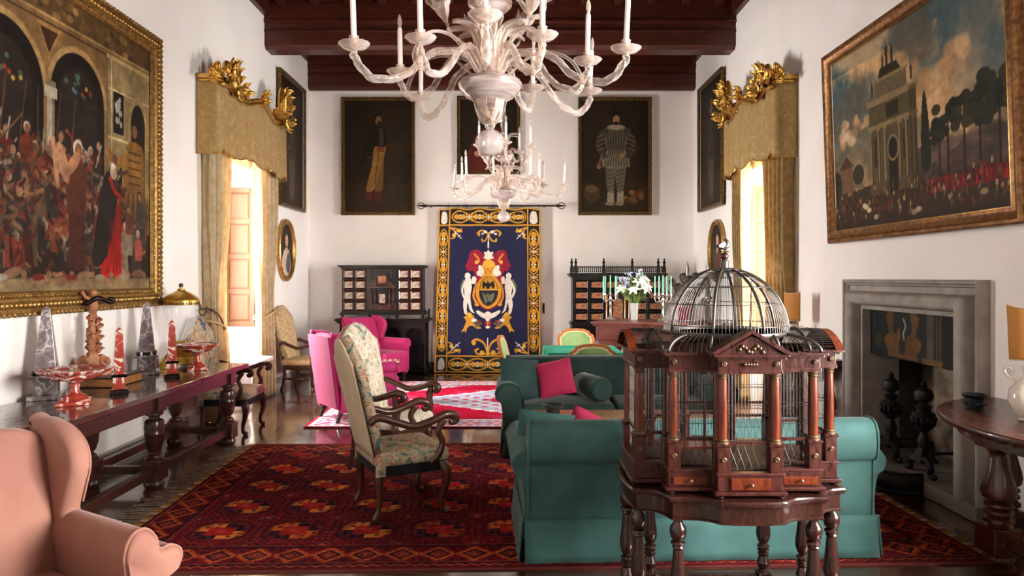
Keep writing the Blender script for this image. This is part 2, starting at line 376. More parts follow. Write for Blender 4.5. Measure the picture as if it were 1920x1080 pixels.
class Canvas:
    def __init__(s, w, h, nx, ny, bg):
        s.w, s.h, s.nx, s.ny = w, h, nx, ny
        s.x = np.linspace(0, w, nx); s.y = np.linspace(0, h, ny); s.X, s.Y = np.meshgrid(s.x, s.y)
        s.A = np.empty((ny, nx, 3)); s.A[:] = C3(bg); s.px = w/nx
    def win(s, x0, x1, y0, y1):
        p = 2*s.px
        a, b = np.searchsorted(s.x, [x0-p, x1+p]); c, d = np.searchsorted(s.y, [y0-p, y1+p]); return slice(c, d), slice(a, b)
    def mix(s, sl, al, col):
        al = al[..., None]; s.A[sl] = s.A[sl]*(1-al)+np.array(C3(col))*al
    def full(s, al, col): s.mix((slice(None), slice(None)), np.clip(al, 0, 1), col)
    def ell(s, cx, cy, rx, ry, col, a=1, rot=0, soft=None, ring=None):
        R = max(rx, ry); sl = s.win(cx-R, cx+R, cy-R, cy+R); X = s.X[sl]-cx; Y = s.Y[sl]-cy
        if rot:
            c, d = math.cos(rot), math.sin(rot); X, Y = X*c+Y*d, -X*d+Y*c
        q = np.sqrt((X/rx)**2+(Y/ry)**2); m = min(rx, ry); e = soft if soft is not None else s.px/m
        al = np.clip((1-q)/e+.5, 0, 1)
        if ring: al *= np.clip((q-(1-ring))/e+.5, 0, 1)
        s.mix(sl, al*a, col); return s
    def poly(s, pts, col, a=1, smooth=0):
        if smooth: pts = cr(pts, smooth, True)
        P = np.array(pts, float); sl = s.win(P[:, 0].min(), P[:, 0].max(), P[:, 1].min(), P[:, 1].max())
        X = s.X[sl]; Y = s.Y[sl]; ins = np.zeros(X.shape, bool)
        for (x0, y0), (x1, y1) in zip(P, np.roll(P, -1, 0)):
            if y0 == y1: continue
            c = ((y0 > Y) != (y1 > Y)) & (X < (x1-x0)*(Y-y0)/(y1-y0)+x0); ins ^= c
        s.mix(sl, ins*float(a), col); return s
    def rect(s, x0, x1, y0, y1, col, a=1):
        sl = s.win(x0, x1, y0, y1); X = s.X[sl]; Y = s.Y[sl]
        s.mix(sl, ((X >= x0) & (X <= x1) & (Y >= y0) & (Y <= y1))*float(a), col); return s
    def line(s, pts, wd, col, a=1, smooth=0, taper=None):
        if smooth: pts = cr(pts, smooth)
        n = len(pts)-1
        for i in range(n):
            (x0, y0), (x1, y1) = pts[i][:2], pts[i+1][:2]; w_ = wd if taper is None else lerp(wd, taper, i/max(n-1, 1))
            sl = s.win(min(x0, x1)-w_, max(x0, x1)+w_, min(y0, y1)-w_, max(y0, y1)+w_); X = s.X[sl]; Y = s.Y[sl]
            dx, dy = x1-x0, y1-y0; t = np.clip(((X-x0)*dx+(Y-y0)*dy)/max(dx*dx+dy*dy, 1e-12), 0, 1)
            d = np.hypot(X-x0-t*dx, Y-y0-t*dy); s.mix(sl, np.clip((w_/2-d)/s.px+.5, 0, 1)*a, col)
        return s
    def mottle(s, cells, amt, seed, oct=4):
        n = vnoise(s.ny, s.nx, cells, seed, oct)-.5; s.A *= (1+n*2*amt)[..., None]; return s
    def mesh(s, name, fn=None, m=None):
        """fn maps arrays (x, y) of canvas coordinates to 3-D; default: upright, centred, base at z=0"""
        X, Y = s.X.ravel(), s.Y.ravel()
        P = np.stack([X-s.w/2, np.zeros_like(X), Y], 1) if fn is None else np.stack([np.broadcast_to(q, X.shape) for q in fn(X, Y)], 1)
        me = bpy.data.meshes.new(name); nv = len(X); nx, ny = s.nx, s.ny
        i = (np.arange(ny-1)[:, None]*nx+np.arange(nx-1)[None, :]).ravel()
        F = np.stack([i, i+1, i+nx+1, i+nx], 1).ravel().astype(np.int32)
        me.vertices.add(nv); me.vertices.foreach_set('co', P.astype(np.float32).ravel())
        nf = len(F)//4; me.loops.add(len(F)); me.loops.foreach_set('vertex_index', F)
        me.polygons.add(nf); me.polygons.foreach_set('loop_start', np.arange(0, nf*4, 4, dtype=np.int32))
        me.update(calc_edges=True); me.validate()
        A = np.clip(s.A, 0, 1).reshape(-1, 3); Ln = np.where(A <= .04045, A/12.92, ((A+.055)/1.055)**2.4)
        at = me.color_attributes.new('Col', 'FLOAT_COLOR', 'POINT'); at.data.foreach_set('color', np.concatenate([Ln, np.ones((nv, 1))], 1).astype(np.float32).ravel())
        me.shade_smooth()
        if m: me.materials.append(m)
        return me
M_oil = mat('oil_paint', attr=True, rough=.5, spec=.2, bump=.12, bscale=90)
M_cloth_print = mat('applique_cloth', attr=True, rough=.85, bump=.1, bscale=300, sheen=.1)
M_rug = mat('knotted_wool', attr=True, rough=1, spec=.1, bump=.5, bscale=220)
SKIN = ['#8a6246', '#74492f', '#9c7456', '#5e3c28']
def person(cv, x, y, h, coat, low, skin='#b98b66', hair='#2a1a12', lean=0, arm=None, flip=1):
    """a small painted figure, feet at (x, y)"""
    hd = h*.06
    cv.poly([(x-h*.10, y), (x+h*.11, y), (x+h*.10+lean*h*.5, y+h*.5), (x-h*.09+lean*h*.5, y+h*.5)], low, .95)
    cv.poly([(x-h*.11+lean*h*.45, y+h*.42), (x+h*.11+lean*h*.45, y+h*.42), (x+h*.12+lean*h*.8, y+h*.78), (x+lean*h*.8, y+h*.86), (x-h*.12+lean*h*.8, y+h*.78)], coat)
    cv.ell(x+lean*h+h*.005, y+h*.92, hd*.95, hd*1.15, hair); cv.ell(x+lean*h+flip*hd*.2, y+h*.905, hd*.75, hd*.95, skin)
    if arm:
        cv.line([(x+flip*h*.1+lean*h*.8, y+h*.74), (x+flip*h*arm[0]*.6, y+h*arm[1]*.95), (x+flip*h*arm[0], y+h*arm[1])], h*.055, coat)
        cv.ell(x+flip*h*arm[0], y+h*arm[1], hd*.45, hd*.45, skin)
def frame_mesh(W, H, prof, lean=0):
    """mitred frame around an opening W x H (opening centred in x, base at z=0); prof: (distance outwards, height forwards)"""
    mb = MB(); rings = []
    for d, f in prof:
        rings.append([(-W/2-d, -f, -d), (W/2+d, -f, -d), (W/2+d, -f, H+d), (-W/2-d, -f, H+d)])
    n = 4; vs = [p for r in rings for p in r]; fs = []
    for i in range(len(rings)-1):
        for k in range(4):
            a = i*n+k; b = i*n+(k+1) % n; fs.append((a, b, b+n, a+n))
    return mb.add(vs, fs)
M_gilt = mat('gilt_frame', '#75552b', .4, .65, c2='#a88346', nscale=30, bump=.25, bscale=120)
M_gilt_bright = mat('gilt_bright', '#9a723a', .32, .75, c2='#c59c58', nscale=22, bump=.2, bscale=90)
M_gilt_dark = mat('gilt_dark', '#3a2a14', .4, .5, c2='#7d5d2a', nscale=30, bump=.2, bscale=90)
M_gilt_red = mat('gilt_red', '#5f3a1c', .38, .55, c2='#93683a', nscale=25, bump=.15, bscale=90)
def picture(name, label, cv, W, H, loc, rz, prof, fm, tilt=0, inner=None, group=None):
    """picture hanging on a wall: Empty at its lower centre, canvas facing local -Y"""
    t = thing(name, label, 'painting', loc, rz, group); t.rotation_euler = (tilt, 0, rz)
    put(cv.mesh('canvas', m=M_oil), 'canvas', t, (0, -.012, 0))
    MB().bx(-W/2-.01, W/2+.01, -.008, -.002, -.01, H+.01).build('backing', M_gilt_dark, t, smooth=0)
    fo = frame_mesh(W, H, prof).build('frame', fm, t, smooth=30)
    if inner: frame_mesh(W, H, inner).build('slip', M_gilt_bright, fo, smooth=30)
    return t
def portrait(kind, seed):
    W, H = 1.16, 1.93; cv = Canvas(W, H, 170, 280, '#21180f'); r = random.Random(seed)
    g = np.exp(-(((cv.X-W*.55)/.5)**2+((cv.Y-H*.45)/.8)**2)); cv.full(g*.35, '#4a3722')
    cv.full((cv.Y < H*.26)*.55, '#3a2b1a'); cv.mottle(7, .25, seed)
    if kind == 'breeches':
        for q, sh in ((.15, '#75562c'), (0, '#9a7136')):
            cv.poly([(.34+q, .12), (.50+q, .12), (.46+q, .24), (.36+q, .24)], '#3a2317', smooth=2); cv.poly([(.36+q, .22), (.47+q, .22), (.49+q, .40), (.38+q, .40)], '#5f2418')
            cv.poly([(.37+q, .38), (.50+q, .38), (.58+q*.6, .62), (.68, .95), (.70, 1.14), (.52, 1.14), (.47+q*.5, .8)], sh, smooth=3)
        cv.line([(.52, .5), (.60, 1.1)], .022, '#6b4a20'); cv.poly([(.56, 1.04), (.68, 1.04), (.69, 1.16), (.55, 1.16)], '#7d3320', .8)
        cv.poly([(.34, .88), (.47, 1.02), (.52, 1.14), (.70, 1.14), (.74, 1.36), (.66, 1.48), (.56, 1.52), (.44, 1.46), (.36, 1.30), (.32, 1.05)], '#161410', smooth=3)
        cv.poly([(.60, 1.16), (.68, 1.16), (.66, 1.44), (.60, 1.46)], '#6b5f4b', .5); cv.ell(.42, .98, .05, .045, '#7a5438')
        cv.line([(.44, 1.44), (.36, 1.2), (.42, 1.0)], .1, '#1b1812'); cv.ell(.56, 1.60, .075, .10, '#1a110a'); cv.ell(.585, 1.585, .055, .078, '#8a6345'); cv.ell(.60, 1.54, .035, .03, '#2c1a0f')
    elif kind == 'doublet':
        x = .60
        for q, e in ((-.1, 0), (.07, 1)):
            cv.poly([(x+q-.05, .14), (x+q+.06, .13), (x+q+.05, .40), (x+q-.03, .40)], '#a39880', smooth=3)
            cv.ell(x+q-.01, .14, .08, .03, '#8a7a5e')
            cv.poly([(x+q-.05, .38), (x+q+.05, .38), (x+q+.1, .85), (x+q-.07, .85)], '#6b6453', smooth=3)
            for k in range(6): cv.line([(x+q-.05, .42+k*.07), (x+q+.07, .46+k*.07)], .012, '#34302a')
        cv.poly([(x-.24, .78), (x+.24, .78), (x+.15, 1.1), (x-.14, 1.1)], '#857b66', smooth=2)
        for k in range(9): cv.line([(x-.2+k*.05, .79), (x-.11+k*.028, 1.08)], .014, '#3a342b')
        cv.poly([(x-.15, 1.06), (x+.15, 1.06), (x+.19, 1.44), (x, 1.5), (x-.19, 1.44)], '#5f5848', smooth=3)
        for k in range(7): cv.line([(x-.13+k*.043, 1.08), (x-.15+k*.05, 1.42)], .013, '#2e2a24')
        for s_ in (-1, 1):
            cv.line([(x+s_*.2, 1.40), (x+s_*.3, 1.18), (x+s_*.22, .98)], .11, '#423b30', smooth=4)
            for k in range(4): cv.line([(x+s_*.18, 1.36-k*.08), (x+s_*.32, 1.30-k*.08)], .012, '#867b66')
        cv.line([(x-.24, .98), (x-.3, .8)], .05, '#6b5c48'); cv.ell(x-.3, .78, .035, .04, '#a47a55'); cv.ell(x+.1, .98, .05, .035, '#a47a55')
        cv.ell(x, 1.47, .15, .05, '#a89d86'); cv.ell(x, 1.62, .085, .11, '#1c140d'); cv.ell(x+.005, 1.6, .06, .082, '#a97f5c'); cv.ell(x, 1.54, .04, .03, '#241509')
        cv.ell(x, 1.73, .13, .035, '#15110d'); cv.ell(x, 1.76, .08, .05, '#15110d')
        cv.ell(.18, .32, .14, .15, '#4d3a22'); cv.ell(.17, .40, .11, .07, '#6b5230')
        for k in range(14): cv.ell(.88+r.uniform(-.13, .16), .2+r.uniform(-.04, .16), .05, .045, r.choice(['#6e4a24', '#8a5a28', '#5d2f1b', '#6f5f30']))
    else:
        x = .58; rob = '#3b3326' if kind == 'dark' else '#43392a'
        cv.poly([(x-.16, .2), (x+.16, .2), (x+.2, 1.0), (x+.16, 1.45), (x-.16, 1.45), (x-.22, 1.0)], rob, smooth=3)
        cv.poly([(x-.08, .14), (x-.01, .14), (x+.0, .7), (x-.1, .7)], '#6d5f4a', smooth=2); cv.poly([(x+.04, .14), (x+.11, .14), (x+.12, .7), (x+.02, .7)], '#6d5f4a', smooth=2)
        cv.line([(x-.16, 1.35), (x-.25, 1.05), (x-.1, .9)], .09, rob); cv.ell(x-.1, .9, .04, .04, '#8b6a49')
        cv.line([(x, 1.0), (x, 1.4)], .05, '#8d7c60', .7); cv.ell(x, 1.5, .1, .05, '#9b8d74')
        cv.ell(x, 1.63, .08, .105, '#1b140e'); cv.ell(x, 1.61, .058, .08, '#a07b5a')
    cv.full(np.full(cv.X.shape, .22), '#24170c'); cv.mottle(40, .15, seed+1, 3); return cv, W, H
def bust(dark=False):
    W, H = .62, .80; cv = Canvas(W, H, 90, 116, '#1d1510'); x = .33
    cv.poly([(.08, 0), (.56, 0), (.5, .3), (.40, .42), (.26, .42), (.14, .3)], '#c9b9a0' if not dark else '#4a3f33', smooth=3)
    cv.poly([(.3, .12), (.52, .02), (.5, .3), (.38, .36)], '#3a3947' if not dark else '#6d2f2a', .8, smooth=3)
    cv.ell(x, .44, .05, .08, '#bb906c'); cv.ell(x, .57, .10, .13, '#2a1b12'); cv.ell(x+.005, .55, .07, .095, '#c49b78')
    cv.ell(x-.025, .56, .012, .007, '#2a1810'); cv.ell(x+.035, .56, .012, .007, '#2a1810'); cv.ell(x+.005, .50, .02, .007, '#8f4a3d')
    cv.mottle(14, .15, 5); return cv, W, H
PF = [(0, .02), (.006, .03), (.03, .034), (.042, .055), (.056, .055), (.06, .03), (.06, 0)]
# back wall
for kind, seed, X, lab in (('breeches', 1, -2.28, 'full-length portrait of a standing man in yellow breeches on the far wall'),
                           ('doublet', 2, 1.835, 'full-length portrait of a man in a slashed grey doublet on the far wall')):
    cv, W, H = portrait(kind, seed); picture('portrait_painting', lab, cv, W, H, (X, YB-.03, 2.79), 0, PF, M_gilt_dark, group='full-length portraits')
W, H = .98, 1.24; cv = Canvas(W, H, 130, 165, '#20160f'); x = .52
cv.poly([(.12, 0), (.9, 0), (.86, .5), (.7, .74), (.36, .74), (.2, .5)], '#4f1c15', smooth=3); cv.poly([(.4, .3), (.64, .3), (.6, .74), (.44, .74)], '#2b2019')
cv.poly([(.46, .5), (.56, .5), (.58, .76), (.45, .76)], '#b7a88c'); cv.ell(x, .92, .16, .2, '#332619'); cv.ell(x, .93, .09, .13, '#a67c5b'); cv.ell(.3, .3, .06, .05, '#a67c5b')
cv.mottle(20, .2, 9)
picture('portrait_painting', 'half-length portrait of a sitter in a red robe behind the far chandelier', cv, W, H, (-.36, YB-.03, 3.5), 0, PF, M_gilt_dark)
# side walls near the far corners
cv, W, H = portrait('robe', 3)
picture('portrait_painting', 'dark full-length portrait beyond the gilt pelmet above the oval picture, left wall', cv, W, H, (XL+.03, 10.96, 2.79), PI/2, PF, M_gilt_dark, group='full-length portraits')
cv, W, H = portrait('dark', 4)
picture('portrait_painting', 'dark full-length portrait beyond the gilt pelmet on the wall with the fireplace', cv, W, H, (XR-.03, 10.93, 2.79), -PI/2, PF, M_gilt_dark, group='full-length portraits')
def oval(label, dark, loc, rz):
    cv, W, H = bust(dark); t = thing('oval_portrait', label, 'painting', loc, rz, 'oval portraits')
    me = cv.mesh('canvas', lambda X, Y: ((lambda u, v: u*np.sqrt(np.clip(1-v*v/2, 0, 1))*W/2)((X-W/2)/(W/2), (Y-H/2)/(H/2)), np.full_like(X, -.02),
                 H/2+(lambda u, v: v*np.sqrt(np.clip(1-u*u/2, 0, 1))*H/2)((X-W/2)/(W/2), (Y-H/2)/(H/2))), M_oil)
    put(me, 'canvas', t)
    prof = [(0, .02), (.008, .035), (.03, .03), (.045, .055), (.065, .06), (.08, .045), (.085, .0), (0, 0)]
    rings = []
    for k in range(48):
        a = 2*PI*k/48; rings.append([((W/2+d)*math.cos(a), -f, H/2+(H/2+d)*math.sin(a)) for d, f in prof])
    rings.append(rings[0]); mb = MB(); mb.loft(rings, caps=False); mb.build('frame', M_gilt_bright, t)
    return t
oval('oval portrait of a woman in white with gilt frame, beyond the left window curtains', False, (XL+.01, 10.72, 1.67), PI/2)
oval('oval portrait with gilt frame seen just above the birdcage finial', True, (XR-.01, 10.66, 1.66), -PI/2)
# ---- large crowded scene with arches, left wall
def crowd_scene():
    W, H = 3.2, 2.25; cv = Canvas(W, H, 420, 300, '#2c1e15'); r = random.Random(3)
    cv.rect(0, W, 1.0, H, '#7d5c38'); cv.rect(0, W, 2.06, H, '#5f4427')
    for k in range(60): cv.ell(r.uniform(0, W), r.uniform(2.08, 2.22), r.uniform(.02, .06), .03, r.choice(['#8a673d', '#4a3520', '#71522e']))
    cv.line([(0, 2.05), (W, 2.05)], .02, '#a98754'); cv.line([(0, 2.0), (W, 2.0)], .012, '#3d2b1a')
    for cx, rx, top in ((.35, .42, 1.45), (1.28, .42, 1.45), (2.12, .34, 1.52)):          # arches
        cv.ell(cx, top, rx+.05, rx*1.05+.05, '#a2804f'); cv.rect(cx-rx-.05, cx+rx+.05, .8, top, '#8c6c42')
        cv.ell(cx, top, rx, rx*1.05, '#1a1310'); cv.rect(cx-rx, cx+rx, .7, top, '#1a1310')
        cv.ell(cx, top-.03, rx*.72, rx*.8, '#2a211b'); cv.rect(cx-rx*.72, cx+rx*.72, .7, top-.05, '#231b17')
        for k in range(14):
            a = r.uniform(.1, PI-.1); q = r.uniform(.15, .6); cv.ell(cx+rx*q*math.cos(a), top+.02+rx*q*math.sin(a)*.8, .02, .02, r.choice(['#8a3a2a', '#54708a', '#b08b4a', '#3f5a3f']))
    for cx in (1.78, .83):                                                                    # columns
        cv.rect(cx-.04, cx+.04, .75, 1.5, '#b7a88d'); cv.rect(cx+.01, cx+.04, .75, 1.5, '#7f7058'); cv.rect(cx-.07, cx+.07, 1.45, 1.53, '#c7b797'); cv.rect(cx-.06, cx+.06, 1.53, 1.58, '#8f7a57')
    cv.poly([(1.62, 1.98), (1.9, 1.98), (1.76, 1.72)], '#8f6a3c'); cv.poly([(1.66, 1.95), (1.86, 1.95), (1.76, 1.78)], '#3d2418')
    cv.rect(2.52, W, .5, 2.0, '#8e7750'); cv.rect(2.56, 2.58, .6, 1.98, '#c2ad80'); cv.rect(2.5, W, 1.98, 2.02, '#b99a62')
    for z in (.9, 1.3, 1.72): cv.rect(2.52, W, z, z+.018, '#bfa878')
    cv.rect(2.60, 2.76, 1.36, 1.72, '#171512'); cv.rect(2.60, 2.74, .85, 1.15, '#1d1814')
    for k in range(14): cv.ell(2.68+r.uniform(-.05, .05), 1.54+r.uniform(-.13, .13), .016, .03, '#a79f90')
    for k in range(8): cv.ell(2.67+r.uniform(-.04, .04), 1.0+r.uniform(-.09, .09), .018, .03, '#b3a68f')
    cv.ell(3.0, 1.5, .17, .26, '#a68a57'); cv.rect(2.83, 3.17, .8, 1.5, '#a68a57'); cv.ell(3.0, 1.48, .12, .21, '#211811'); cv.rect(2.88, 3.12, .8, 1.48, '#2b2017')
    # enthroned figure in a gold coat pointing left
    cv.poly([(2.72, .42), (3.14, .42), (3.1, .95), (2.76, .95)], '#7a5a2d', smooth=3); cv.poly([(2.78, .85), (3.08, .85), (3.1, 1.25), (2.95, 1.34), (2.8, 1.25)], '#8d622b', smooth=3)
    cv.line([(2.84, 1.2), (2.68, 1.1), (2.52, 1.16)], .09, '#8d622b'); cv.ell(2.5, 1.17, .03, .03, '#a9764f'); cv.ell(2.95, 1.45, .06, .09, '#231610'); cv.ell(2.94, 1.43, .045, .06, '#8a5d3f')
    for k in range(5): cv.line([(2.84, .95+k*.07), (3.04, .95+k*.07)], .016, '#4f3414')
    for k in range(6): cv.line([(2.8+k*.05, .5), (2.84+k*.04, .85)], .02, r.choice(['#a07a3e', '#5b411e']))
    cols = ['#5a1d16', '#3b1a14', '#6e2a1a', '#2b2421', '#7a3a22', '#4a3526', '#812d20', '#33302c', '#5d4a37', '#8f6a45', '#6b5a49']
    for row in range(5):                                                                      # the crowd, back to front
        for k in range(22):
            x = r.uniform(.0, 2.6); y = .62-row*.11+r.uniform(-.03, .03); h = r.uniform(.5, .66)
            person(cv, x, y, h, r.choice(cols), r.choice(cols), r.choice(SKIN), r.choice(['#1c120c', '#3a2416', '#57392a', '#b9a88a']), r.uniform(-.15, .15),
                   (r.uniform(.2, .45), r.uniform(.7, 1.1)) if r.random() < .6 else None, r.choice([-1, 1]))
        if row in (1, 3):
            for k in range(9):
                x = r.uniform(.1, 2.5); y = r.uniform(.8, 1.1); cv.line([(x, y), (x+r.uniform(-.3, .3), y+r.uniform(.1, .3))], .014, r.choice(['#a8a292', '#8d8878', '#6e4a2c']))
    for k in range(10): cv.line([(.3+k*.19, 1.0), (.35+k*.19+r.uniform(-.05, .05), 1.5)], .01, '#5d3a22')
    for k in range(520):                                                                      # tangle of limbs, cloth and weapons
        x = r.uniform(.0, 2.75); y = r.uniform(.12, 1.02)*(1-.1*abs(x-1.8)); a = r.uniform(-1.6, 1.6); l = r.uniform(.03, .13)
        cv.line([(x, y), (x+l*math.cos(a)*.5, y+l*math.sin(a)*.5+.01), (x+l*math.cos(a+.5), y+l*math.sin(a+.5))], r.uniform(.012, .04), r.choice(cols+['#9a6d4c', '#7d5338', '#2a1a14', '#1d1512', '#3a1712', '#a99880']), r.uniform(.5, .95))
    person(cv, 2.08, .16, 1.05, '#5f2f1e', '#4a2119', '#8c5c3e', '#d6cbb8', .02, (-.28, .9))
    cv.ell(1.92, .98, .06, .16, '#b98560', rot=.4); cv.ell(2.05, 1.0, .05, .12, '#b07a55', rot=-.7); cv.line([(1.8, 1.15), (1.86, .8)], .05, '#b98560')
    cv.poly([(2.42, .12), (2.82, .10), (2.74, .55), (2.68, .75), (2.5, .6)], '#a71f18', smooth=3); cv.poly([(2.30, .2), (2.52, .3), (2.66, .8), (2.56, 1.0), (2.46, .95), (2.36, .6)], '#231d1a', smooth=3)
    for k in range(6): cv.line([(2.5+k*.05, .14), (2.56+k*.03, .6)], .016, '#7d130f')
    cv.line([(2.55, .95), (2.62, .85), (2.72, .8)], .05, '#b3211a'); cv.ell(2.6, 1.02, .05, .07, '#d5c8ae'); cv.ell(2.62, 1.0, .035, .05, '#c59a76')
    for x, y, s_ in ((2.78, .10, .5), (2.95, .12, .62), (3.08, .3, .6), (3.02, .04, .5), (2.86, .3, .45)):
        person(cv, x, y, s_, r.choice(['#6d3a2c', '#54483c', '#9d4b3e', '#7e6d57']), r.choice(['#3a332b', '#82715b', '#4d2a20']), '#b98b66', r.choice(['#d8ccb5', '#2a1a12']), r.uniform(-.1, .1), (.2, .6))
    cv.rect(0, W, 0, .09, '#8b7450'); cv.rect(0, W, .085, .1, '#5d4a31')
    for k in range(11):                                                                       # fallen children along the step
        x = .3+k*.27; cv.ell(x, .09+r.uniform(-.02, .05), .10, .035, r.choice(['#8f6a4c', '#a07a58', '#7d5a40']), rot=r.uniform(-.3, .3)); cv.ell(x+.11, .12, .03, .03, '#8a6447'); cv.line([(x-.08, .08), (x-.18, .06)], .02, '#8a6447')
    for k in range(7): cv.ell(.5+k*.38, .1, .07, .025, r.choice(['#9c9180', '#75251c', '#8d7d66']))
    cv.mottle(14, .3, 21); cv.mottle(80, .2, 22, 3); cv.full(np.clip(1-np.abs(cv.Y-.75)/.6, 0, 1)*.28, '#2a160f'); cv.A *= .86; return cv, W, H
cv, W, H = crowd_scene()
PB = [(0, .02), (.012, .045), (.035, .04), (.05, .06), (.07, .06), (.075, .05), (.115, .05), (.12, .065), (.15, .06), (.165, .04), (.17, 0)]
t = picture('history_painting', 'large crowded scene under dark arches in a carved beaded gilt frame', cv, W, H, (XL+.03, 5.02, 1.55), PI/2, PB, M_gilt, tilt=-.0)
fr = [c for c in t.children if c.name.startswith('frame')][0]
mb = MB(); d = .095
def bead_row(mb, W, H, d, f, r, step, n=6, m=4):
    pts = []
    for (x0, z0), (x1, z1) in (((-W/2-d, -d), (W/2+d, -d)), ((W/2+d, -d), (W/2+d, H+d)), ((W/2+d, H+d), (-W/2-d, H+d)), ((-W/2-d, H+d), (-W/2-d, -d))):
        L_ = math.hypot(x1-x0, z1-z0); k = int(L_/step)
        for i in range(k): pts.append((lerp(x0, x1, i/k), -f, lerp(z0, z1, i/k)))
    for p in pts: mb.sphere(p, r, n, m)
bead_row(mb, W, H, .095, .052, .021, .045, 8, 5)
stuff(mb.build('bead_moulding', M_gilt_bright, fr, smooth=180))
mb = MB(); bead_row(mb, W, H, .16, .045, .02, .05, 6, 4); bead_row(mb, W, H, .03, .042, .012, .027, 5, 3); stuff(mb.build('leaf_moulding', M_gilt, fr, smooth=60))
# ---- landscape with a triumphal arch, right wall
def arch_scene():
    W, H = 2.36, 1.60; cv = Canvas(W, H, 330, 224, '#5b6a66'); r = random.Random(5)
    n1 = vnoise(224, 330, 4, 31, 5); n2 = vnoise(224, 330, 5, 32, 5)
    cv.full(np.clip((cv.Y-.5)/1.2, 0, 1)*.8, '#3f5356'); cv.full(np.clip(1-(cv.Y-.3)/.75, 0, 1)*.9, '#c28f58')
    cv.full(np.clip((n1-.47)*7, 0, 1)*.85*(cv.Y < 1.45), '#c49a6a'); cv.full(np.clip((n1-.56)*8, 0, 1)*.7, '#d3ae7e'); cv.full(np.clip((n2-.52)*7, 0, 1)*.75, '#5c5446')
    q = np.clip(1-np.abs(cv.X-1.95-.25*(cv.Y-.8))/.3, 0, 1)*np.clip((cv.Y-.6)*2, 0, 1); cv.full(q*.75, '#6b6d66'); cv.full(np.clip((n2-.45)*5, 0, 1)*np.clip((cv.X-1.3), 0, 1)*np.clip(cv.Y-.9, 0, 1)*1.2, '#2f302c')
    for cx, cy, s_ in ((1.08, 1.28, .16), (1.3, 1.12, .2), (.3, .92, .13), (.22, .85, .16), (.5, .95, .12), (1.72, 1.1, .22), (1.6, .95, .2)):
        for k in range(9): cv.ell(cx+r.uniform(-s_, s_), cy+r.uniform(-s_*.5, s_*.5), s_*r.uniform(.25, .5), s_*r.uniform(.18, .35), r.choice(['#cfa677', '#b98c5f', '#d8b58a', '#a37b55']), .6, soft=.6)
    cv.poly([(0, 0), (W, 0), (W, .42), (1.9, .50), (1.5, .40), (1.2, .34), (.5, .36), (.2, .38), (0, .34)], '#3b2a1d')
    cv.full(((cv.X > 1.35) & (cv.Y < .55) & (cv.Y > .3))*.6, '#4a3d3a')
    for k in range(40): cv.ell(r.uniform(1.3, W), r.uniform(.34, .56), .09, .05, r.choice(['#5a4842', '#4a3a38', '#6b5349', '#3a2f2c']), .6, soft=.5)
    # farm tower on the left
    cv.rect(.12, .34, .34, .56, '#6d5138'); cv.poly([(.08, .56), (.38, .56), (.23, .68)], '#4c3524'); cv.rect(.34, .52, .34, .45, '#7a6249'); cv.ell(.44, .48, .1, .09, '#33301f'); cv.ell(.05, .42, .08, .14, '#29271a')
    # the arch
    x0, x1 = .66, 1.36; st = '#54482f'; dk = '#2e2618'; lt = '#84704e'
    cv.rect(x0, x1, .26, 1.06, st); cv.rect(x0-.03, x1+.03, 1.02, 1.08, lt); cv.rect(x0-.02, x1+.02, .82, .86, lt)
    cv.rect(x0+.1, x1-.12, 1.08, 1.22, '#665841'); cv.rect(x0+.08, x1-.1, 1.21, 1.24, lt); cv.poly([(x0+.16, 1.24), (x1-.2, 1.24), (x1-.26, 1.32), (x0+.2, 1.32)], dk)
    for xx, hh in ((x0+.06, .14), (x1-.06, .14), (x0+.3, .2), (x0+.38, .16), (x0+.24, .12)): person(cv, xx, 1.1 if hh == .14 else 1.31, hh, '#3a3023', '#3a3023', '#453a2b')
    for xx in (x0+.02, x0+.14, x0+.24, x0+.46, x0+.56, x0+.66):
        cv.rect(xx-.018, xx+.018, .36, .82, lt); cv.rect(xx+.004, xx+.018, .36, .82, dk); cv.rect(xx-.03, xx+.03, .26, .36, st); cv.rect(xx-.03, xx+.03, .80, .84, lt)
    cv.rect(x0+.29, x0+.42, .26, .62, '#1d1813'); cv.ell(x0+.355, .62, .065, .09, '#1d1813'); cv.ell(x0+.355, .62, .085, .11, lt, ring=.2)
    cv.rect(x0+.07, x0+.11, .5, .74, dk); cv.rect(x0+.50, x0+.53, .5, .74, dk); cv.rect(x0+.27, x0+.45, .88, 1.0, dk); cv.rect(x0+.6, x1, .26, 1.06, dk, .45)
    # cypress, trees
    cv.poly([(1.40, .4), (1.52, .4), (1.50, .8), (1.46, .98), (1.42, .8)], '#23251a', smooth=3)
    for cx, cy, s_ in ((1.72, .68, .13), (1.90, .72, .12), (2.06, .68, .14), (2.25, .78, .17), (1.62, .60, .08)):
        cv.line([(cx, .2), (cx+.01, cy)], .022, '#2b1d12')
        for k in range(16): cv.ell(cx+r.uniform(-s_, s_), cy+r.uniform(-s_*.7, s_), s_*.42, s_*.32, r.choice(['#1f2118', '#2a2a1c', '#33301f', '#1a1b14']))
    # red ranks and the crowd
    cv.rect(1.45, W, .18, .29, '#6e1a18')
    for k in range(46): cv.ell(1.46+k*.02, .24+r.uniform(-.03, .04), .012, .035, r.choice(['#9a2420', '#7d1d1a', '#531412']))
    for k in range(150):
        x = r.uniform(.02, W-.02); y = r.uniform(.03, .3); person(cv, x, y, r.uniform(.06, .10), r.choice(['#7d2a1f', '#3e2d22', '#8c7350', '#54442f', '#2b211a', '#a5875c']), r.choice(['#3a2a1e', '#6b5336', '#2a1d15']), r.choice(SKIN), '#1e1510')
    for k in range(10): cv.ell(r.uniform(.1, 2.2), r.uniform(.05, .2), .04, .022, r.choice(['#c9b896', '#8d7a5c', '#4a3424']))
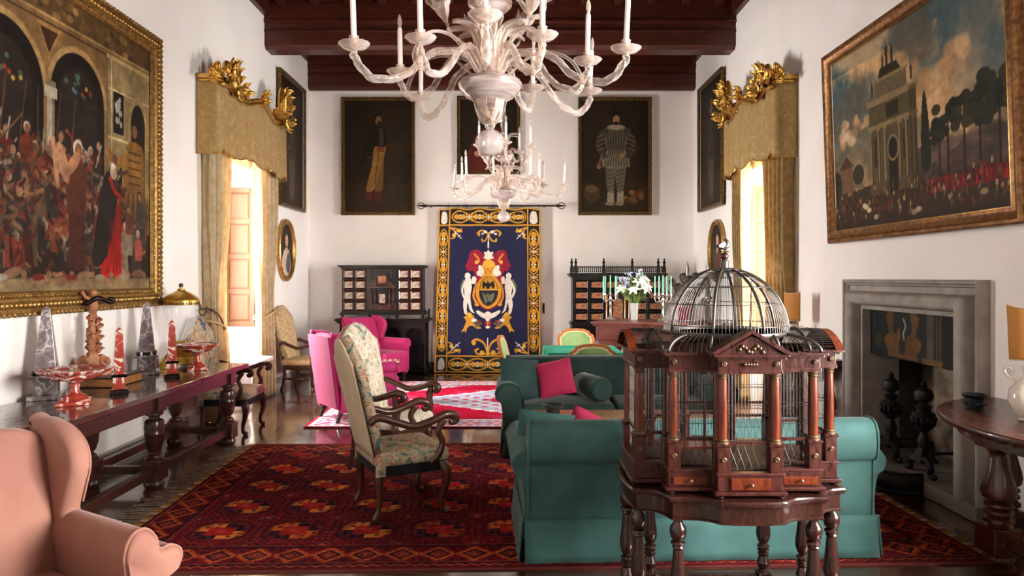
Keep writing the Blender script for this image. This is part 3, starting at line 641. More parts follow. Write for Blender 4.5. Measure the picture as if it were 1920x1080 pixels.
    cv.full(np.clip(.12-cv.Y, 0, 1)*6, '#2a1d14'); cv.mottle(60, .12, 41, 3); return cv, W, H
cv, W, H = arch_scene()
picture('landscape_painting', 'wide landscape with a tall triumphal arch and cloudy sky above the stone fireplace', cv, W, H, (XR-.03, 5.54, 2.10), -PI/2,
        [(0, .02), (.006, .035), (.03, .03), (.07, .045), (.085, .062), (.105, .062), (.118, .05), (.12, 0)], M_gilt_red, tilt=.035, inner=[(-.004, .02), (0, .037), (.008, .034)])
# ================================================================ armorial hanging on the far wall
def armorial():
    W, H = 620, 980; cv = Canvas(W, H, 300, 470, '#15163a'); G = '#c98f22'; GL = '#dba93c'; WH = '#e6dccb'; BK = '#17131a'; RD = '#8c0f2c'; GR = '#5f6a4a'
    cx = 310
    def both(f):
        f(lambda x: x); f(lambda x: W-x)
    B, T, D = 76, 106, 100
    for r_ in ((0, B, 0, H), (W-B, W, 0, H), (0, W, H-T, H), (0, W, 0, D)): cv.rect(*r_, BK)
    for xx in (4, B-2): both(lambda f, xx=xx: cv.line([(f(xx), 0), (f(xx), H)], 8, G))
    cv.line([(0, D-2), (W, D-2)], 9, G); cv.line([(0, H-T+4), (W, H-T+4)], 9, G); cv.line([(0, 4), (W, 4)], 7, G); cv.line([(0, H-5), (W, H-5)], 8, G)
    def medal(x, y, v=True):
        rx, ry = (30, 60) if v else (50, 38)
        cv.ell(x, y, rx, ry, G); cv.ell(x, y, rx-8, ry-8, BK)
        for s_ in (-1, 1):
            if v:
                cv.ell(x, y+s_*22, 13, 22, GL); cv.ell(x-9, y+s_*26, 8, 12, G); cv.ell(x+9, y+s_*26, 8, 12, G); cv.ell(x+s_*9, y, 8, 8, BK); cv.ell(x+s_*9, y, 6, 6, WH)
            else:
                cv.ell(x+s_*18, y, 19, 13, GL); cv.ell(x+s_*22, y-8, 10, 8, G); cv.ell(x+s_*22, y+8, 10, 8, G); cv.ell(x, y+s_*9, 8, 8, BK); cv.ell(x, y+s_*9, 6, 6, WH)
    def knot(x, y, v=True):
        a, b = (22, 16) if v else (16, 22)
        for sx in (-1, 1):
            for sy in (-1, 1):
                cv.line([(x+sx*3, y+sy*3), (x+sx*a*.6, y+sy*b*.5), (x+sx*a, y+sy*b)] if v else [(x+sx*3, y+sy*3), (x+sx*a*.5, y+sy*b*.6), (x+sx*a, y+sy*b)], 6, G, smooth=3); cv.ell(x+sx*a, y+sy*b, 5, 5, G)
        cv.line([(x-24, y), (x+24, y)], 4, WH); cv.line([(x, y-20), (x, y+20)], 4, WH)
    for k in range(5):
        y = H-T-78-k*153; both(lambda f: medal(f(B/2), y))
        if k < 4: both(lambda f: knot(f(B/2), y-76.5))
    for k in range(4): medal(B+58+k*117.5, D/2, False); medal(B+58+k*117.5, H-T/2, False)
    for k in range(3): knot(B+117+k*117.5, D/2, False); knot(B+117+k*117.5, H-T/2, False)
    both(lambda f: cv.poly([(f(22), H-90), (f(56), H-90), (f(60), H-50), (f(50), H-22), (f(30), H-20), (f(20), H-50)], WH, smooth=3))
    both(lambda f: cv.poly([(f(18), 20), (f(50), 18), (f(60), 50), (f(44), 84), (f(22), 76)], '#b8b4ae', smooth=3))
    # scrolls above and below, corners
    for s_ in (-1, 1):
        cv.line([(cx, 720+105), (cx+s_*18, 800+40), (cx+s_*48, 846), (cx+s_*66, 832), (cx+s_*60, 815)], 10, G, smooth=6); cv.line([(cx, 825), (cx+s_*18, 790), (cx+s_*40, 782), (cx+s_*44, 796)], 9, G, smooth=6)
        cv.ell(cx+s_*22, 838, 12, 9, WH); cv.ell(cx+s_*40, 826, 8, 6, WH); cv.ell(cx+s_*66, 828, 9, 9, G)
        cv.line([(cx, 110), (cx+s_*22, 170), (cx+s_*60, 198), (cx+s_*84, 186), (cx+s_*80, 170)], 13, G, smooth=6); cv.ell(cx+s_*78, 176, 11, 11, G)
        cv.line([(cx, 118), (cx+s_*26, 110), (cx+s_*58, 112), (cx+s_*70, 134), (cx+s_*56, 142)], 10, G, smooth=6); cv.ell(cx+s_*36, 120, 13, 13, GL)
    cv.line([(cx, 770), (cx, 820)], 6, WH); cv.line([(cx, 745), (cx, 775)], 10, WH, taper=2); cv.line([(cx, 130), (cx, 205)], 8, WH, taper=3); cv.ell(cx, 120, 10, 20, GL)
    for sy, y0 in ((1, D+8), (-1, H-T-6)):
        def corner(f):
            cv.line([(f(B+6), y0+sy*8), (f(B+30), y0+sy*30), (f(B+26), y0+sy*64), (f(B+8), y0+sy*70)], 8, G, smooth=5); cv.line([(f(B+6), y0+sy*6), (f(B+40), y0+sy*14), (f(B+68), y0+sy*30), (f(B+64), y0+sy*10)], 8, G, smooth=5)
            cv.ell(f(B+24), y0+sy*50, 10, 13, GL); cv.ell(f(B+50), y0+sy*24, 13, 10, GL); cv.line([(f(B+28), y0+sy*30), (f(B+66), y0+sy*70)], 5, WH); cv.line([(f(B+46), y0+sy*60), (f(B+60), y0+sy*46)], 4, WH)
        both(corner)
    # coat of arms
    ox, oy = cx, 470
    for s_ in (-1, 1):
        cv.poly([(ox+s_*20, oy+210), (ox+s_*60, oy+258), (ox+s_*105, oy+250), (ox+s_*118, oy+200), (ox+s_*138, oy+160), (ox+s_*100, oy+150), (ox+s_*75, oy+90), (ox+s_*84, oy-20), (ox+s_*70, oy-60), (ox+s_*30, oy-40), (ox+s_*20, oy+100)], RD, smooth=4)
        cv.line([(ox+s_*84, oy+235), (ox+s_*60, oy+200), (ox+s_*76, oy+180)], 9, G, smooth=4); cv.ell(ox+s_*72, oy+188, 11, 11, GL); cv.ell(ox+s_*104, oy+150, 24, 16, RD)
        cv.line([(ox+s_*72, oy+60), (ox+s_*86, oy-10), (ox+s_*68, oy-60)], 10, G, smooth=4); cv.ell(ox+s_*66, oy-62, 13, 13, G)
    cv.poly([(ox, oy+262), (ox+12, oy+246), (ox+30, oy+250), (ox+24, oy+226), (ox+34, oy+210), (ox+12, oy+206), (ox, oy+194), (ox-12, oy+206), (ox-34, oy+210), (ox-24, oy+226), (ox-30, oy+250), (ox-12, oy+246)], WH)
    cv.ell(ox, oy+160, 42, 46, GL); cv.ell(ox-26, oy+130, 26, 30, G); cv.ell(ox+26, oy+130, 26, 30, G)
    for s_ in (-1, 1):
        cv.ell(ox+s_*46, oy+142, 14, 30, WH, rot=-s_*.4); cv.ell(ox+s_*58, oy+122, 14, 16, WH); cv.line([(ox+s_*20, oy+112), (ox+s_*50, oy+106)], 9, WH)
    cv.ell(ox, oy+146, 5, 5, RD); cv.ell(ox-12, oy+130, 4, 4, RD); cv.ell(ox+12, oy+130, 4, 4, RD)
    cv.ell(ox, oy+10, 78, 108, RD); cv.ell(ox, oy+14, 74, 104, G); cv.ell(ox, oy+14, 58, 88, '#3c2a10'); cv.ell(ox, oy+16, 54, 84, '#b5821f')
    sl = (((cv.X-ox)/54)**2+((cv.Y-oy-16)/84)**2 < 1) & (cv.Y < oy+22); cv.full(sl*1., '#1c1d2e')
    cv.poly([(ox, oy+78), (ox+10, oy+60), (ox+34, oy+76), (ox+40, oy+46), (ox+34, oy+28), (ox+16, oy+46), (ox+8, oy+28), (ox-8, oy+28), (ox-16, oy+46), (ox-34, oy+28), (ox-40, oy+46), (ox-34, oy+76), (ox-10, oy+60)], '#0d0b0c')
    cv.line([(ox-56, oy+22), (ox+56, oy+22)], 4, GL)
    cv.poly([(ox-38, oy+12), (ox-22, oy-6), (ox-6, oy-4), (ox, oy+8), (ox+10, oy-8), (ox+38, oy+4), (ox+34, oy-26), (ox+20, oy-50), (ox+2, oy-44), (ox-14, oy-58), (ox-28, oy-34)], GR, smooth=3); cv.line([(ox-6, oy-20), (ox+4, oy-48)], 5, '#2a2d20')
    for s_ in (-1, 1):   # white supporters
        q = lambda *p: [(ox+s_*a, oy+b) for a, b in p]
        cv.line(q((148, 80), (164, 40), (150, -14)), 12, GR, smooth=5)
        cv.poly(q((104, 92), (136, 88), (146, 40), (140, -10), (150, -60), (138, -118), (110, -126), (124, -98), (116, -50), (104, -96), (78, -116), (92, -86), (102, -20), (96, 30), (98, 66)), WH, smooth=3)
        cv.ell(ox+s_*122, oy+106, 19, 19, WH); cv.line(q((110, 74), (84, 66), (86, 96)), 15, WH, smooth=4); cv.ell(ox+s_*84, oy+86, 12, 16, WH); cv.line(q((140, 70), (158, 20), (146, -20)), 12, WH, smooth=4)
        cv.ell(ox+s_*30, oy-130, 34, 14, WH, rot=s_*.5); cv.ell(ox+s_*54, oy-114, 20, 10, WH, rot=s_*.7)
        cv.poly(q((96, -120), (128, -106), (122, -130), (146, -140), (128, -160), (140, -196), (160, -228), (138, -222), (130, -236), (118, -206), (92, -188), (64, -208), (42, -204), (76, -180), (88, -160), (78, -140)), G, smooth=3)
        cv.ell(ox+s_*104, oy-126, 13, 14, GL); cv.ell(ox+s_*80, oy-158, 14, 11, WH); cv.ell(ox+s_*58, oy-170, 15, 12, RD); cv.line(q((40, -176), (70, -196), (60, -160)), 9, GR, smooth=3)
    cv.ell(ox, oy-132, 26, 26, WH); cv.ell(ox, oy-150, 16, 16, WH); cv.rect(ox-22, ox+22, oy-196, oy-164, RD); cv.rect(ox-4, ox+4, oy-190, oy-168, G); cv.rect(ox-10, ox+10, oy-176, oy-168, G); cv.ell(ox, oy-200, 16, 8, WH)
    cv.mottle(90, .08, 51, 2); return cv
cv = armorial()
def drape(X, Y):
    u = X/620; v = Y/980
    x = lerp(-1.295, -1.225, v)+u*lerp(1.835, 1.755, v)+.012*np.sin(u*31+v*2)*(1-.3*v)
    y = 11.93+.028*np.sin(u*27+.6*np.sin(v*3))*(.45+.55*v)+.03*np.sin(u*9+1+v)*(.5+.5*(1-v))-.05*np.clip(.1-u, 0, .1)*10*(1-v)
    return x, y, .012+v*2.83-.012*np.sin(u*27)*(v > .98)
t = thing('armorial_hanging', 'navy and gold armorial hanging with coat of arms on the far wall', 'tapestry', (0, 0, 0))
put(cv.mesh('cloth', drape, M_cloth_print), 'cloth', t, solid=.006)
M_iron = mat('wrought_iron', '#241d1a', .5, .7, c2='#3a302a', nscale=30)
r_ = thing('curtain_rod', 'black iron rod with spear end above the armorial hanging', 'rod', (0, 11.93, 2.88))
MB().tube([(-1.42, 0, 0), (.8, 0, 0)], .014, 8).build('rod', M_iron, r_)
for s_, x in ((-1, -1.42), (1, .8)):
    MB().lathe([(.014, 0), (.03, .02), (.014, .04), (.02, .06), (.004, .19)], 8).build('spear_tip', M_iron, r_, (x, 0, 0), (0, s_*PI/2, 0))
    mb = MB()
    for q in (-1, 1): mb.tube([(p[0]*s_+x+s_*.02, 0, q*p[1]) for p in cr([(0, 0), (.06, .05), (.12, .04), (.13, .015)], 5)], .007, 6)
    mb.build('scroll', M_iron, r_)
for k in range(12): MB().tube([(-1.2+k*.155+.0*math.cos(a), .026*math.cos(a), .026*math.sin(a)) for a in np.linspace(0, 2*PI, 13)[:-1]], .004, 5, closed=True).build('ring', M_iron, r_)
for x in (-1.35, .6): MB().tube([(x, .16, .0), (x, 0, -.02)], .01, 6).build('bracket', M_iron, r_)
for lab, x, z in (('small black iron hook on the wall between ebony cabinet and hanging', -1.40, 1.02), ('small black iron hook on the wall at the outer edge of the hanging', .60, 1.12)):
    h = thing('wall_hook', lab, 'hook', (x, YB-.005, z)); h['group'] = 'iron wall hooks'
    MB().box((0, -.006, 0), (.03, .01, .16)).build('plate', M_iron, h, bevel=.003)
    MB().tube(cr([(0, -.01, .05), (0, -.09, .03), (0, -.11, -.04), (0, -.06, -.1), (0, -.02, -.06)], 5), .011, 6).build('hook', M_iron, h)
# ================================================================ rugs
def rug_slab(name, label, cv, x0, y0, th=.012, rz=0):
    t = thing(name, label, 'rug', (x0+cv.w/2, y0+cv.h/2, 0), rz)
    n = vnoise(cv.ny, cv.nx, 6, 77, 3).ravel()
    put(cv.mesh('pile', lambda X, Y: (X-cv.w/2, Y-cv.h/2, th+.006*n), M_rug), 'pile', t)
    MB().bx(-cv.w/2, cv.w/2, -cv.h/2, cv.h/2, .001, th-.002).build('backing', mat('rug_back', '#5a1f1c', .95), t, smooth=0)
    return t
def turkmen():
    W, H = 5.30, 2.95; cv = Canvas(W, H, 760, 450, '#6a0f18'); X, Y = cv.X, cv.Y; r = np.random.default_rng(4)
    n = vnoise(450, 760, 14, 61, 4); nf = vnoise(450, 760, 160, 62, 2); nx_ = vnoise(450, 760, 5, 63, 3)
    cv.full(np.clip((n-.4)*3, 0, 1)*.6, '#86151f'); cv.full(np.clip((nx_-.45)*4, 0, 1)*.35, '#98221f')
    px, py = .47, .485; b = .36
    fx = (X-b-.02)/px; fy = (Y-b)/py; ix = np.floor(fx); iy = np.floor(fy); p = (fx-ix-.5)*2; q = (fy-iy-.5)*2
    inside = (X > b) & (X < W-b) & (Y > b) & (Y < H-b*.9)
    rv = r.random((20, 20)); cell = rv[np.clip(iy, 0, 19).astype(int), np.clip(ix, 0, 19).astype(int)]
    oc = np.maximum(np.maximum(np.abs(p)/.82, np.abs(q)/.72), (np.abs(p)+np.abs(q))/1.22)
    sx = np.abs(p); sy = np.abs(q)
    cv.full(inside*((oc < 1.0)*.95), '#2a1320'); cv.full(inside*((oc < .93)*.9), '#5d151d')
    quad = p*q < 0
    bars = (np.sin(p*24) > .1) & (np.abs((sy-.36)) < .24); bars2 = (np.sin(q*28) > -.1) & (np.abs(sx-.42) < .28)
    inn = inside & (oc < .84)
    cv.full((inn & quad)*(.55+.4*(cell > .3)), '#c9632a'); cv.full((inn & quad & (cell > .62))*.6, '#d9933a'); cv.full((inn & ~quad)*.9, '#1c1426')
    cv.full((inn & quad & bars & bars2)*.85, '#2b1420'); cv.full((inn & ~quad & bars & bars2)*.75, '#7d2a2a'); cv.full((inn & quad & ((oc > .74)))*.7, '#8a3420'); cv.full((inn & ~quad & (oc > .76))*.8, '#6e1f22')
    cen = inside & (np.maximum(sx/.36, sy/.30) < 1); cv.full(cen*.95, '#a01f22'); cv.full((inside & (np.maximum(sx/.14, sy/.12) < 1))*.6, '#b8422f')
    # lattice lines and small crosses between
    cv.full(inside*((sx > .96) | (sy > .955))*.45, '#23121f')
    p2 = np.where(p > 0, p-1, p+1); q2 = np.where(q > 0, q-1, q+1); d2 = np.abs(p2)/.42+np.abs(q2)/.34
    cv.full(inside*(d2 < 1)*.95, '#241322'); cv.full(inside*(d2 < .8)*.9, '#8a2426'); cv.full(inside*(d2 < .5)*.9, '#2b1626'); cv.full(inside*(d2 < .26)*.9, '#b85a30')
    chain = inside & (oc > 1.04) & (d2 > 1.15) & ((np.sin(p*34) > .25) ^ (np.sin(q*30) > .3)); cv.full(chain*.6, '#2a1420'); ch2 = inside & (oc > 1.04) & (d2 > 1.15) & (np.sin(p*34+1.5) > .75) & (np.sin(q*30) > .3); cv.full(ch2*.6, '#a2432c')
    # borders
    def border(t, s, n_):          # t: distance from the edge, s: running coordinate
        m = (t < b) & ~inside
        cv.full(m*.9, '#660f17'); k = s/.215; f = (k-np.floor(k)-.5)*2; g = (t-.20)/.105; dd = np.abs(f)+np.abs(g)
        band = m & (np.abs(g) < 1.05)
        saw = .10*np.sign(np.sin(f*40))
        cv.full(band*((dd < 1.02+saw) & (dd > .74))*.9, '#c25f28'); cv.full(band*((dd <= .74))*.85, '#341520'); cv.full(band*((dd < .46) & (dd > .3))*.9, '#9a3c28'); cv.full(band*(dd < .18)*.9, '#b7472f')
        cv.full(band*((dd > 1.3) & (np.sin(s*110) > .2))*.6, '#2a1320')
        for t0 in (.07, .325): cv.full(m*(np.abs(t-t0) < .012)*.85, '#241220'); cv.full(m*(np.abs(t-t0-.016) < .005)*.8, '#a3542e')
        z = np.abs(((s/.07) % 1)-.5)*.09; cv.full(m*(np.abs(t-.03-z*.6) < .008)*.85, '#a8502c'); cv.full(m*(np.abs(t-.015-z*.6) < .007)*.7, '#20121e')
    dl = np.minimum(X, W-X); db = np.minimum(Y, H-Y)
    sel = db < dl
    A0 = cv.A.copy(); border(db, X, 0); A1 = cv.A.copy(); cv.A = A0; border(dl, Y, 0); cv.A = np.where(sel[..., None], A1, cv.A)
    # flat-woven end strip on the short ends
    e = dl < .05; cv.full(e*.9, '#7a5a3c'); cv.full(e*(np.sin(Y*45) > .5)*.8, '#c08a2e'); cv.full(e*(np.sin(Y*45+2.5) > .6)*.7, '#e0cfae')
    cv.full(np.clip((nf-.5)*3, 0, 1)*.35, '#1d0d12'); cv.full(np.clip((.42-nf)*3, 0, 1)*.25, '#b4523a'); cv.mottle(9, .22, 64); return cv
cv = turkmen()
t = rug_slab('turkmen_rug', 'large dark red knotted rug with rows of octagonal medallions', cv, -2.50, 3.92, rz=0)
t.rotation_euler = (0, 0, .028)
M_fringe = mat('fringe', '#7d6a57', .95, c2='#a6927b', nscale=30)
mb = MB()
for sd in (-1, 1):
    for k in range(260 if sd < 0 else 130):
        y = -1.46+2.92*k/(260 if sd < 0 else 130)+rnd.uniform(-.004, .004); l = rnd.uniform(.16, .24) if sd < 0 else rnd.uniform(.03, .06); d = rnd.uniform(-.03, .03); x0 = sd*2.65
        mb.add([(x0, y-.005, .010), (x0, y+.005, .010), (x0+sd*l, y+.004+d, .003), (x0+sd*l, y-.004+d, .003)], [(0, 1, 2, 3)])
stuff(mb.build('fringe', M_fringe, t, smooth=0))
def bright_rug():
    W, H = 4.5, 3.36; cv = Canvas(W, H, 330, 250, '#c20e38'); X, Y = cv.X, cv.Y; dl = np.minimum(X, W-X); db = np.minimum(Y, H-Y); d = np.minimum(dl, db)
    n = vnoise(250, 330, 30, 71, 3); run = np.where(dl < db, Y, X)
    cv.full((d < .42)*1., '#d9d3d6'); cv.full((d < .42)*(np.abs(d-.21) < .09)*.8, '#b9b4cc')
    k = run/.28; f = np.abs((k-np.floor(k)-.5)*2); g = np.abs(d-.21)/.09
    cv.full((d < .42)*(f+g < .95)*.95, '#d8506b'); cv.full((d < .42)*(f+g < .5)*.95, '#e9e3e0'); cv.full((d < .42)*((np.abs(d-.09) < .02) | (np.abs(d-.34) < .02))*(np.sin(run*60) > -.2)*.8, '#c63a55')
    cv.full((d < .035)*1., '#b30d34'); cv.full((np.abs(d-.43) < .02)*1., '#8d0f28')
    cx, cy = W/2, H/2; st = lambda a: np.floor(a/.06)*.06
    u = st(np.abs(X-cx)); v = st(np.abs(Y-cy)); ins = d > .45
    cor = u/2.05+v/1.52 > 1.08; cv.full((ins & cor)*1., '#d5d0d8'); cv.full((ins & cor & (np.sin(X*34)*np.sin(Y*34) > .25))*.75, '#9fa0c2'); cv.full((ins & cor & (np.sin(X*26+1)*np.sin(Y*26+2) > .55))*.9, '#cf3f58')
    med = u/1.42+v/1.0; cv.full((ins & (med < .92))*1., '#e2dbdc'); cv.full((ins & (med < .84))*.9, '#a9adc9'); cv.full((ins & (med < .7) & (np.sin(X*30)*np.sin(Y*30) > .1))*.8, '#dfd6d6'); cv.full((ins & (med < .7) & (np.sin(X*23+1)*np.sin(Y*23) > .45))*.9, '#c33a55'); cv.full((ins & (med < .22))*.9, '#b3122f')
    cv.full(np.clip((n-.5)*4, 0, 1)*.18, '#f0e6e2'); cv.mottle(8, .1, 72); return cv
rug_slab('medallion_rug', 'crimson rug with pale stepped lozenge medallion in front of the far wall', bright_rug(), -2.25, 7.58)
# ================================================================ pelmets and curtains
M_damask = ramp_mat('gold_damask', [(.36, '#97753c'), (.47, '#9d7c44'), (.54, '#a18149'), (.62, '#ad9058')], scale=9, detail=3, rough=.6, distort=2.2, bump=.08, bscale=300, sheen=.2)
M_damask_backlit = mat('backlit_damask_curtain', '#9c7c46', .65, c2='#ad8e58', nscale=12, ncontrast=(.42, .58), bump=.06, bscale=250, translucent=.3, sheen=.2)  # same cloth as the left curtains, backlit darkness painted into the colour
M_damask_lit = mat('lit_damask_curtain', '#c6ae84', .65, c2='#d3c19b', nscale=12, ncontrast=(.42, .58), bump=.06, bscale=250, translucent=.35, sheen=.2)  # left curtains: light from the facing window painted into the colour
M_leafgold = mat('carved_giltwood', '#a97626', .28, .85, c2='#e0b25c', nscale=14, bump=.2, bscale=60)
def acanthus(L=.3, Wd=.14, curl=1.1, lobes=5):
    """carved leaf rising along +z, bending towards -y"""
    mb = MB(); nu, nv = 12, 14
    def P(u, v):
        s_ = v; a = curl*s_*s_; z = L*(s_*(1-.25*a*s_)); y = -L*.45*a*s_
        wv = Wd/2*(math.sin(PI*min(1, .12+s_*.88))**.6)*(.72+.28*abs(math.sin(lobes*PI*s_)))
        if s_ > .97: wv *= .3
        x = (u*2-1)*wv; y += .035*math.cos((u*2-1)*PI/2)*-1*(1-.4*s_)+.018*math.cos((u*2-1)*9)*(1-s_)
        return (x, y, z)
    return mb.grid(P, nu, nv)
LEAF = acanthus(.3, .17, .75, 5).mesh('acanthus_leaf', 180); LEAF.materials.append(M_leafgold)
LEAF2 = acanthus(.17, .11, .9, 4).mesh('acanthus_leaf', 180); LEAF2.materials.append(M_leafgold)
def leaf(parent, loc, ang, sc=1, me=None, yaw=0, lean=0):
    o = put(me or LEAF, 'acanthus_leaf', parent, loc, (lean, ang, yaw), solid=.012); o.scale = (sc, sc, sc); return o
def pelmet(label, yc, L, side, zh):
    """local x along the wall, -y into the room; z absolute"""
    rz = PI/2 if side < 0 else -PI/2; X = XL if side < 0 else XR; dp = .26
    t = thing('window_pelmet', label, 'pelmet', (X, yc, 0), rz, 'window pelmets')
    top = 3.86
    path = [(-L/2, -.005)] + [(-L/2, -dp+.03), (-L/2+.03, -dp)] + [(x, -dp-.05*math.cos(PI*x/L)**2) for x in np.linspace(-L/2+.12, L/2-.12, 40)] + [(L/2-.03, -dp), (L/2, -dp+.03), (L/2, -.005)]
    ln = [0]
    for a, b in zip(path[:-1], path[1:]): ln.append(ln[-1]+math.hypot(b[0]-a[0], b[1]-a[1]))
    def topz(x): return top+.06*math.cos(4*PI*x/L)-.04
    def Pv(u, v):
        s_ = u*ln[-1]; x = interp(s_, ln, [p[0] for p in path]); y = interp(s_, ln, [p[1] for p in path])
        zb = zh+.05*abs(math.sin(3*PI*x/L))**1.5*(1 if abs(x) < L/2-.05 else 0)+.006*math.sin(s_*30)
        return (x, y-.012*math.sin(s_*23)*(1-v), lerp(zb, topz(x), v))
    MB().grid(Pv, 110, 8).build('valance', M_damask, t, smooth=180, solid=.015)
    MB().tube([tuple(np.array(Pv(u, 0))-np.array((0, .006, 0))) for u in np.linspace(0, 1, 90)], .008, 6).build('braid', M_leafgold, t, smooth=180)
    rail = [Pv(u, 1) for u in np.linspace(0, 1, 90)]
    MB().tube([(p[0], p[1]-.006, p[2]+.01) for p in rail], .03, 10).build('gilt_rail', M_leafgold, t, smooth=180)
    MB().tube([(p[0], p[1]-.022, p[2]-.035) for p in rail], .014, 8).build('gilt_rail', M_leafgold, t, smooth=180)
    for s_ in (-1, 1):                                           # carved crest at each end: C-scrolls, leaves, corner spray
        cx = s_*(L/2-.34); y = -dp-.03; fs = 1.4 if s_*side < 0 else 1.0
        def sc2(p): return (cx+s_*p[0], y-.05*(fs-1), topz(cx)+p[1]*fs)
        mb = MB(); mb.tube([sc2(p) for p in cr([(-.42, -.02), (-.32, .06), (-.18, .03), (-.1, .12), (-.08, .26), (.0, .33), (.08, .28), (.05, .2)], 7)], [.028, .04, .036, .034, .036, .034, .03, .018], 8); mb.build('c_scroll', M_leafgold, t, smooth=180)
        mb = MB(); mb.tube([sc2(p) for p in cr([(.34, .0), (.22, .02), (.12, .10), (.14, .22), (.22, .26), (.26, .2), (.22, .16)], 7)], [.03, .04, .045, .04, .035, .03, .018], 8); mb.build('c_scroll', M_leafgold, t, smooth=180)
        for dx, dz, ang, k in ((-.05, .10, -.75, .62), (-.02, .13, -.35, .72), (.01, .15, .05, .8), (.05, .14, .45, .74), (.08, .10, .9, .64), (-.08, .04, -1.3, .6), (.11, .03, 1.5, .6), (.0, .04, 2.5, .55), (.05, .02, 2.9, .5), (-.05, .03, 3.6, .5), (-.2, .06, -.6, .55), (-.27, .05, -1.3, .5), (.2, .12, .6, .55), (.26, .06, 1.2, .5), (.0, .0, .3, .5), (.03, .26, -.3, .45), (.05, .27, .6, .45)):
            leaf(t, (cx+s_*dx, y-.02-.1*(fs-1), topz(cx)+dz*fs), s_*ang, k*(1+.6*(fs-1)), yaw=rnd.uniform(-.3, .3))
        for dx, dz, ang, k in ((.0, .02, .2, 1.0), (.02, .0, .9, .9), (-.03, .02, -.6, .8), (.03, -.03, 1.7, .8)):
            leaf(t, (s_*(L/2-.01)+s_*dx, -dp+.02, topz(L/2)+dz), s_*ang, k, LEAF2, yaw=s_*.8)
    for ang, k in ((-1.3, .9), (-.6, 1), (0, 1.05), (.6, 1), (1.3, .9)): leaf(t, (0, -dp-.07, topz(0)+.02), ang, k, LEAF2)
    mb = MB()
    for k in range(7): mb.sphere((.035*math.cos(k), -dp-.11, topz(0)+.03+.035*math.sin(k)), .025, 8, 6)
    mb.build('rosette', M_leafgold, t, smooth=180)
    return t
pelmet('gold damask pelmet with carved gilt crest over the left window', 8.86, 2.32, -1, 3.03)
pelmet('gold damask pelmet with carved gilt crest over the window near the birdcage', 8.66, 1.84, 1, 3.0)
def curtain(label, side, a0, a1, t0, t1, b0, b1, ztie, seed, cord=True):
    """a0..a1 extent along the wall at the top, t0..t1 at the tie-back, b0..b1 at the floor"""
    X = XL if side < 0 else XR; sg = -side; r = random.Random(seed); ph = r.uniform(0, 6); nf = 5
    t = thing('window_curtain', label, 'curtain', (X, (a0+a1)/2, 0), 0, 'gold damask window curtains')
    yc = (a0+a1)/2; zt = 3.4
    def P(u, v):
        z = lerp(.02, zt, v); k = 1-abs(z-ztie)/.9; e = max(0, k)
        if z >= ztie:
            q = (z-ztie)/(zt-ztie); q = q*q*(3-2*q) if q < .5 else q; q = min(1, q*1.15); lo, hi = lerp(t0, a0, q), lerp(t1, a1, q)
        else:
            q = (ztie-z)/ztie; lo, hi = lerp(t0, b0, q**.7), lerp(t1, b1, q**.7)
        y = lerp(lo, hi, u)
        d = .105+.07*math.sin(u*nf*2*PI+ph+.4*math.sin(z*2))*(1-.35*e)+.022*math.sin(u*nf*4*PI+ph*2+z)
        return (sg*d, y-yc, z)
    MB().grid(P, 84, 40).build('drape', M_damask_lit if side < 0 else M_damask_backlit, t, smooth=180, solid=.006)
    if cord:
        ym = (t0+t1)/2-yc; h = (t1-t0)/2+.02; pts = [(sg*(.09+.10*math.cos(a)), ym+h*math.sin(a), ztie+.06*math.sin(a)*(1 if (t0+t1) > (a0+a1) else -1)) for a in np.linspace(0, 2*PI, 29)[:-1]]
        MB().tube(pts, .012, 6, closed=True).build('tieback_cord', mat('cord', '#c9ae78', .7), t, smooth=180)
    return t
curtain('pleated gold damask curtain hanging beside the gilt oil lamp', -1, 7.74, 8.32, 7.78, 8.16, 7.78, 8.24, 1.1, 1)
curtain('pale sunlit gold curtain tied back beside the beige armchair', -1, 9.16, 9.98, 9.3, 9.9, 9.2, 9.9, 1.15, 2)
curtain('gold damask curtain hanging behind the shield-shaped lamp shade at the birdcage', 1, 7.72, 8.38, 7.74, 8.3, 7.74, 8.32, 1.0, 3)
curtain('narrow gold curtain at the bright window beside the oval portrait', 1, 9.1, 9.52, 9.16, 9.5, 9.14, 9.5, 1.0, 4)
M_bronze = mat('old_bronze', '#5a4636', .4, .8, c2='#7a6450', nscale=30)
for lab, y, sg in (('spiral bronze holdback beside the curtain at the gilt oil lamp', 7.70, 1),):
    h = thing('curtain_holdback', lab, 'holdback', (XL+.01, y, 1.28))
    MB().tube([(0.01+.13*(i/30), p[0], p[1]) for i, p in enumerate(spiral(0, 0, .075, .012, 0, 2.2, 40))], .009, 6).build('spiral', M_bronze, h, smooth=180)
    MB().tube(cr([(0, 0, 0), (.1, .02, .02), (.17, .12, -.03), (.18, .25, -.14), (.16, .36, -.24)], 6), .010, 6).build('arm', M_bronze, h, smooth=180)
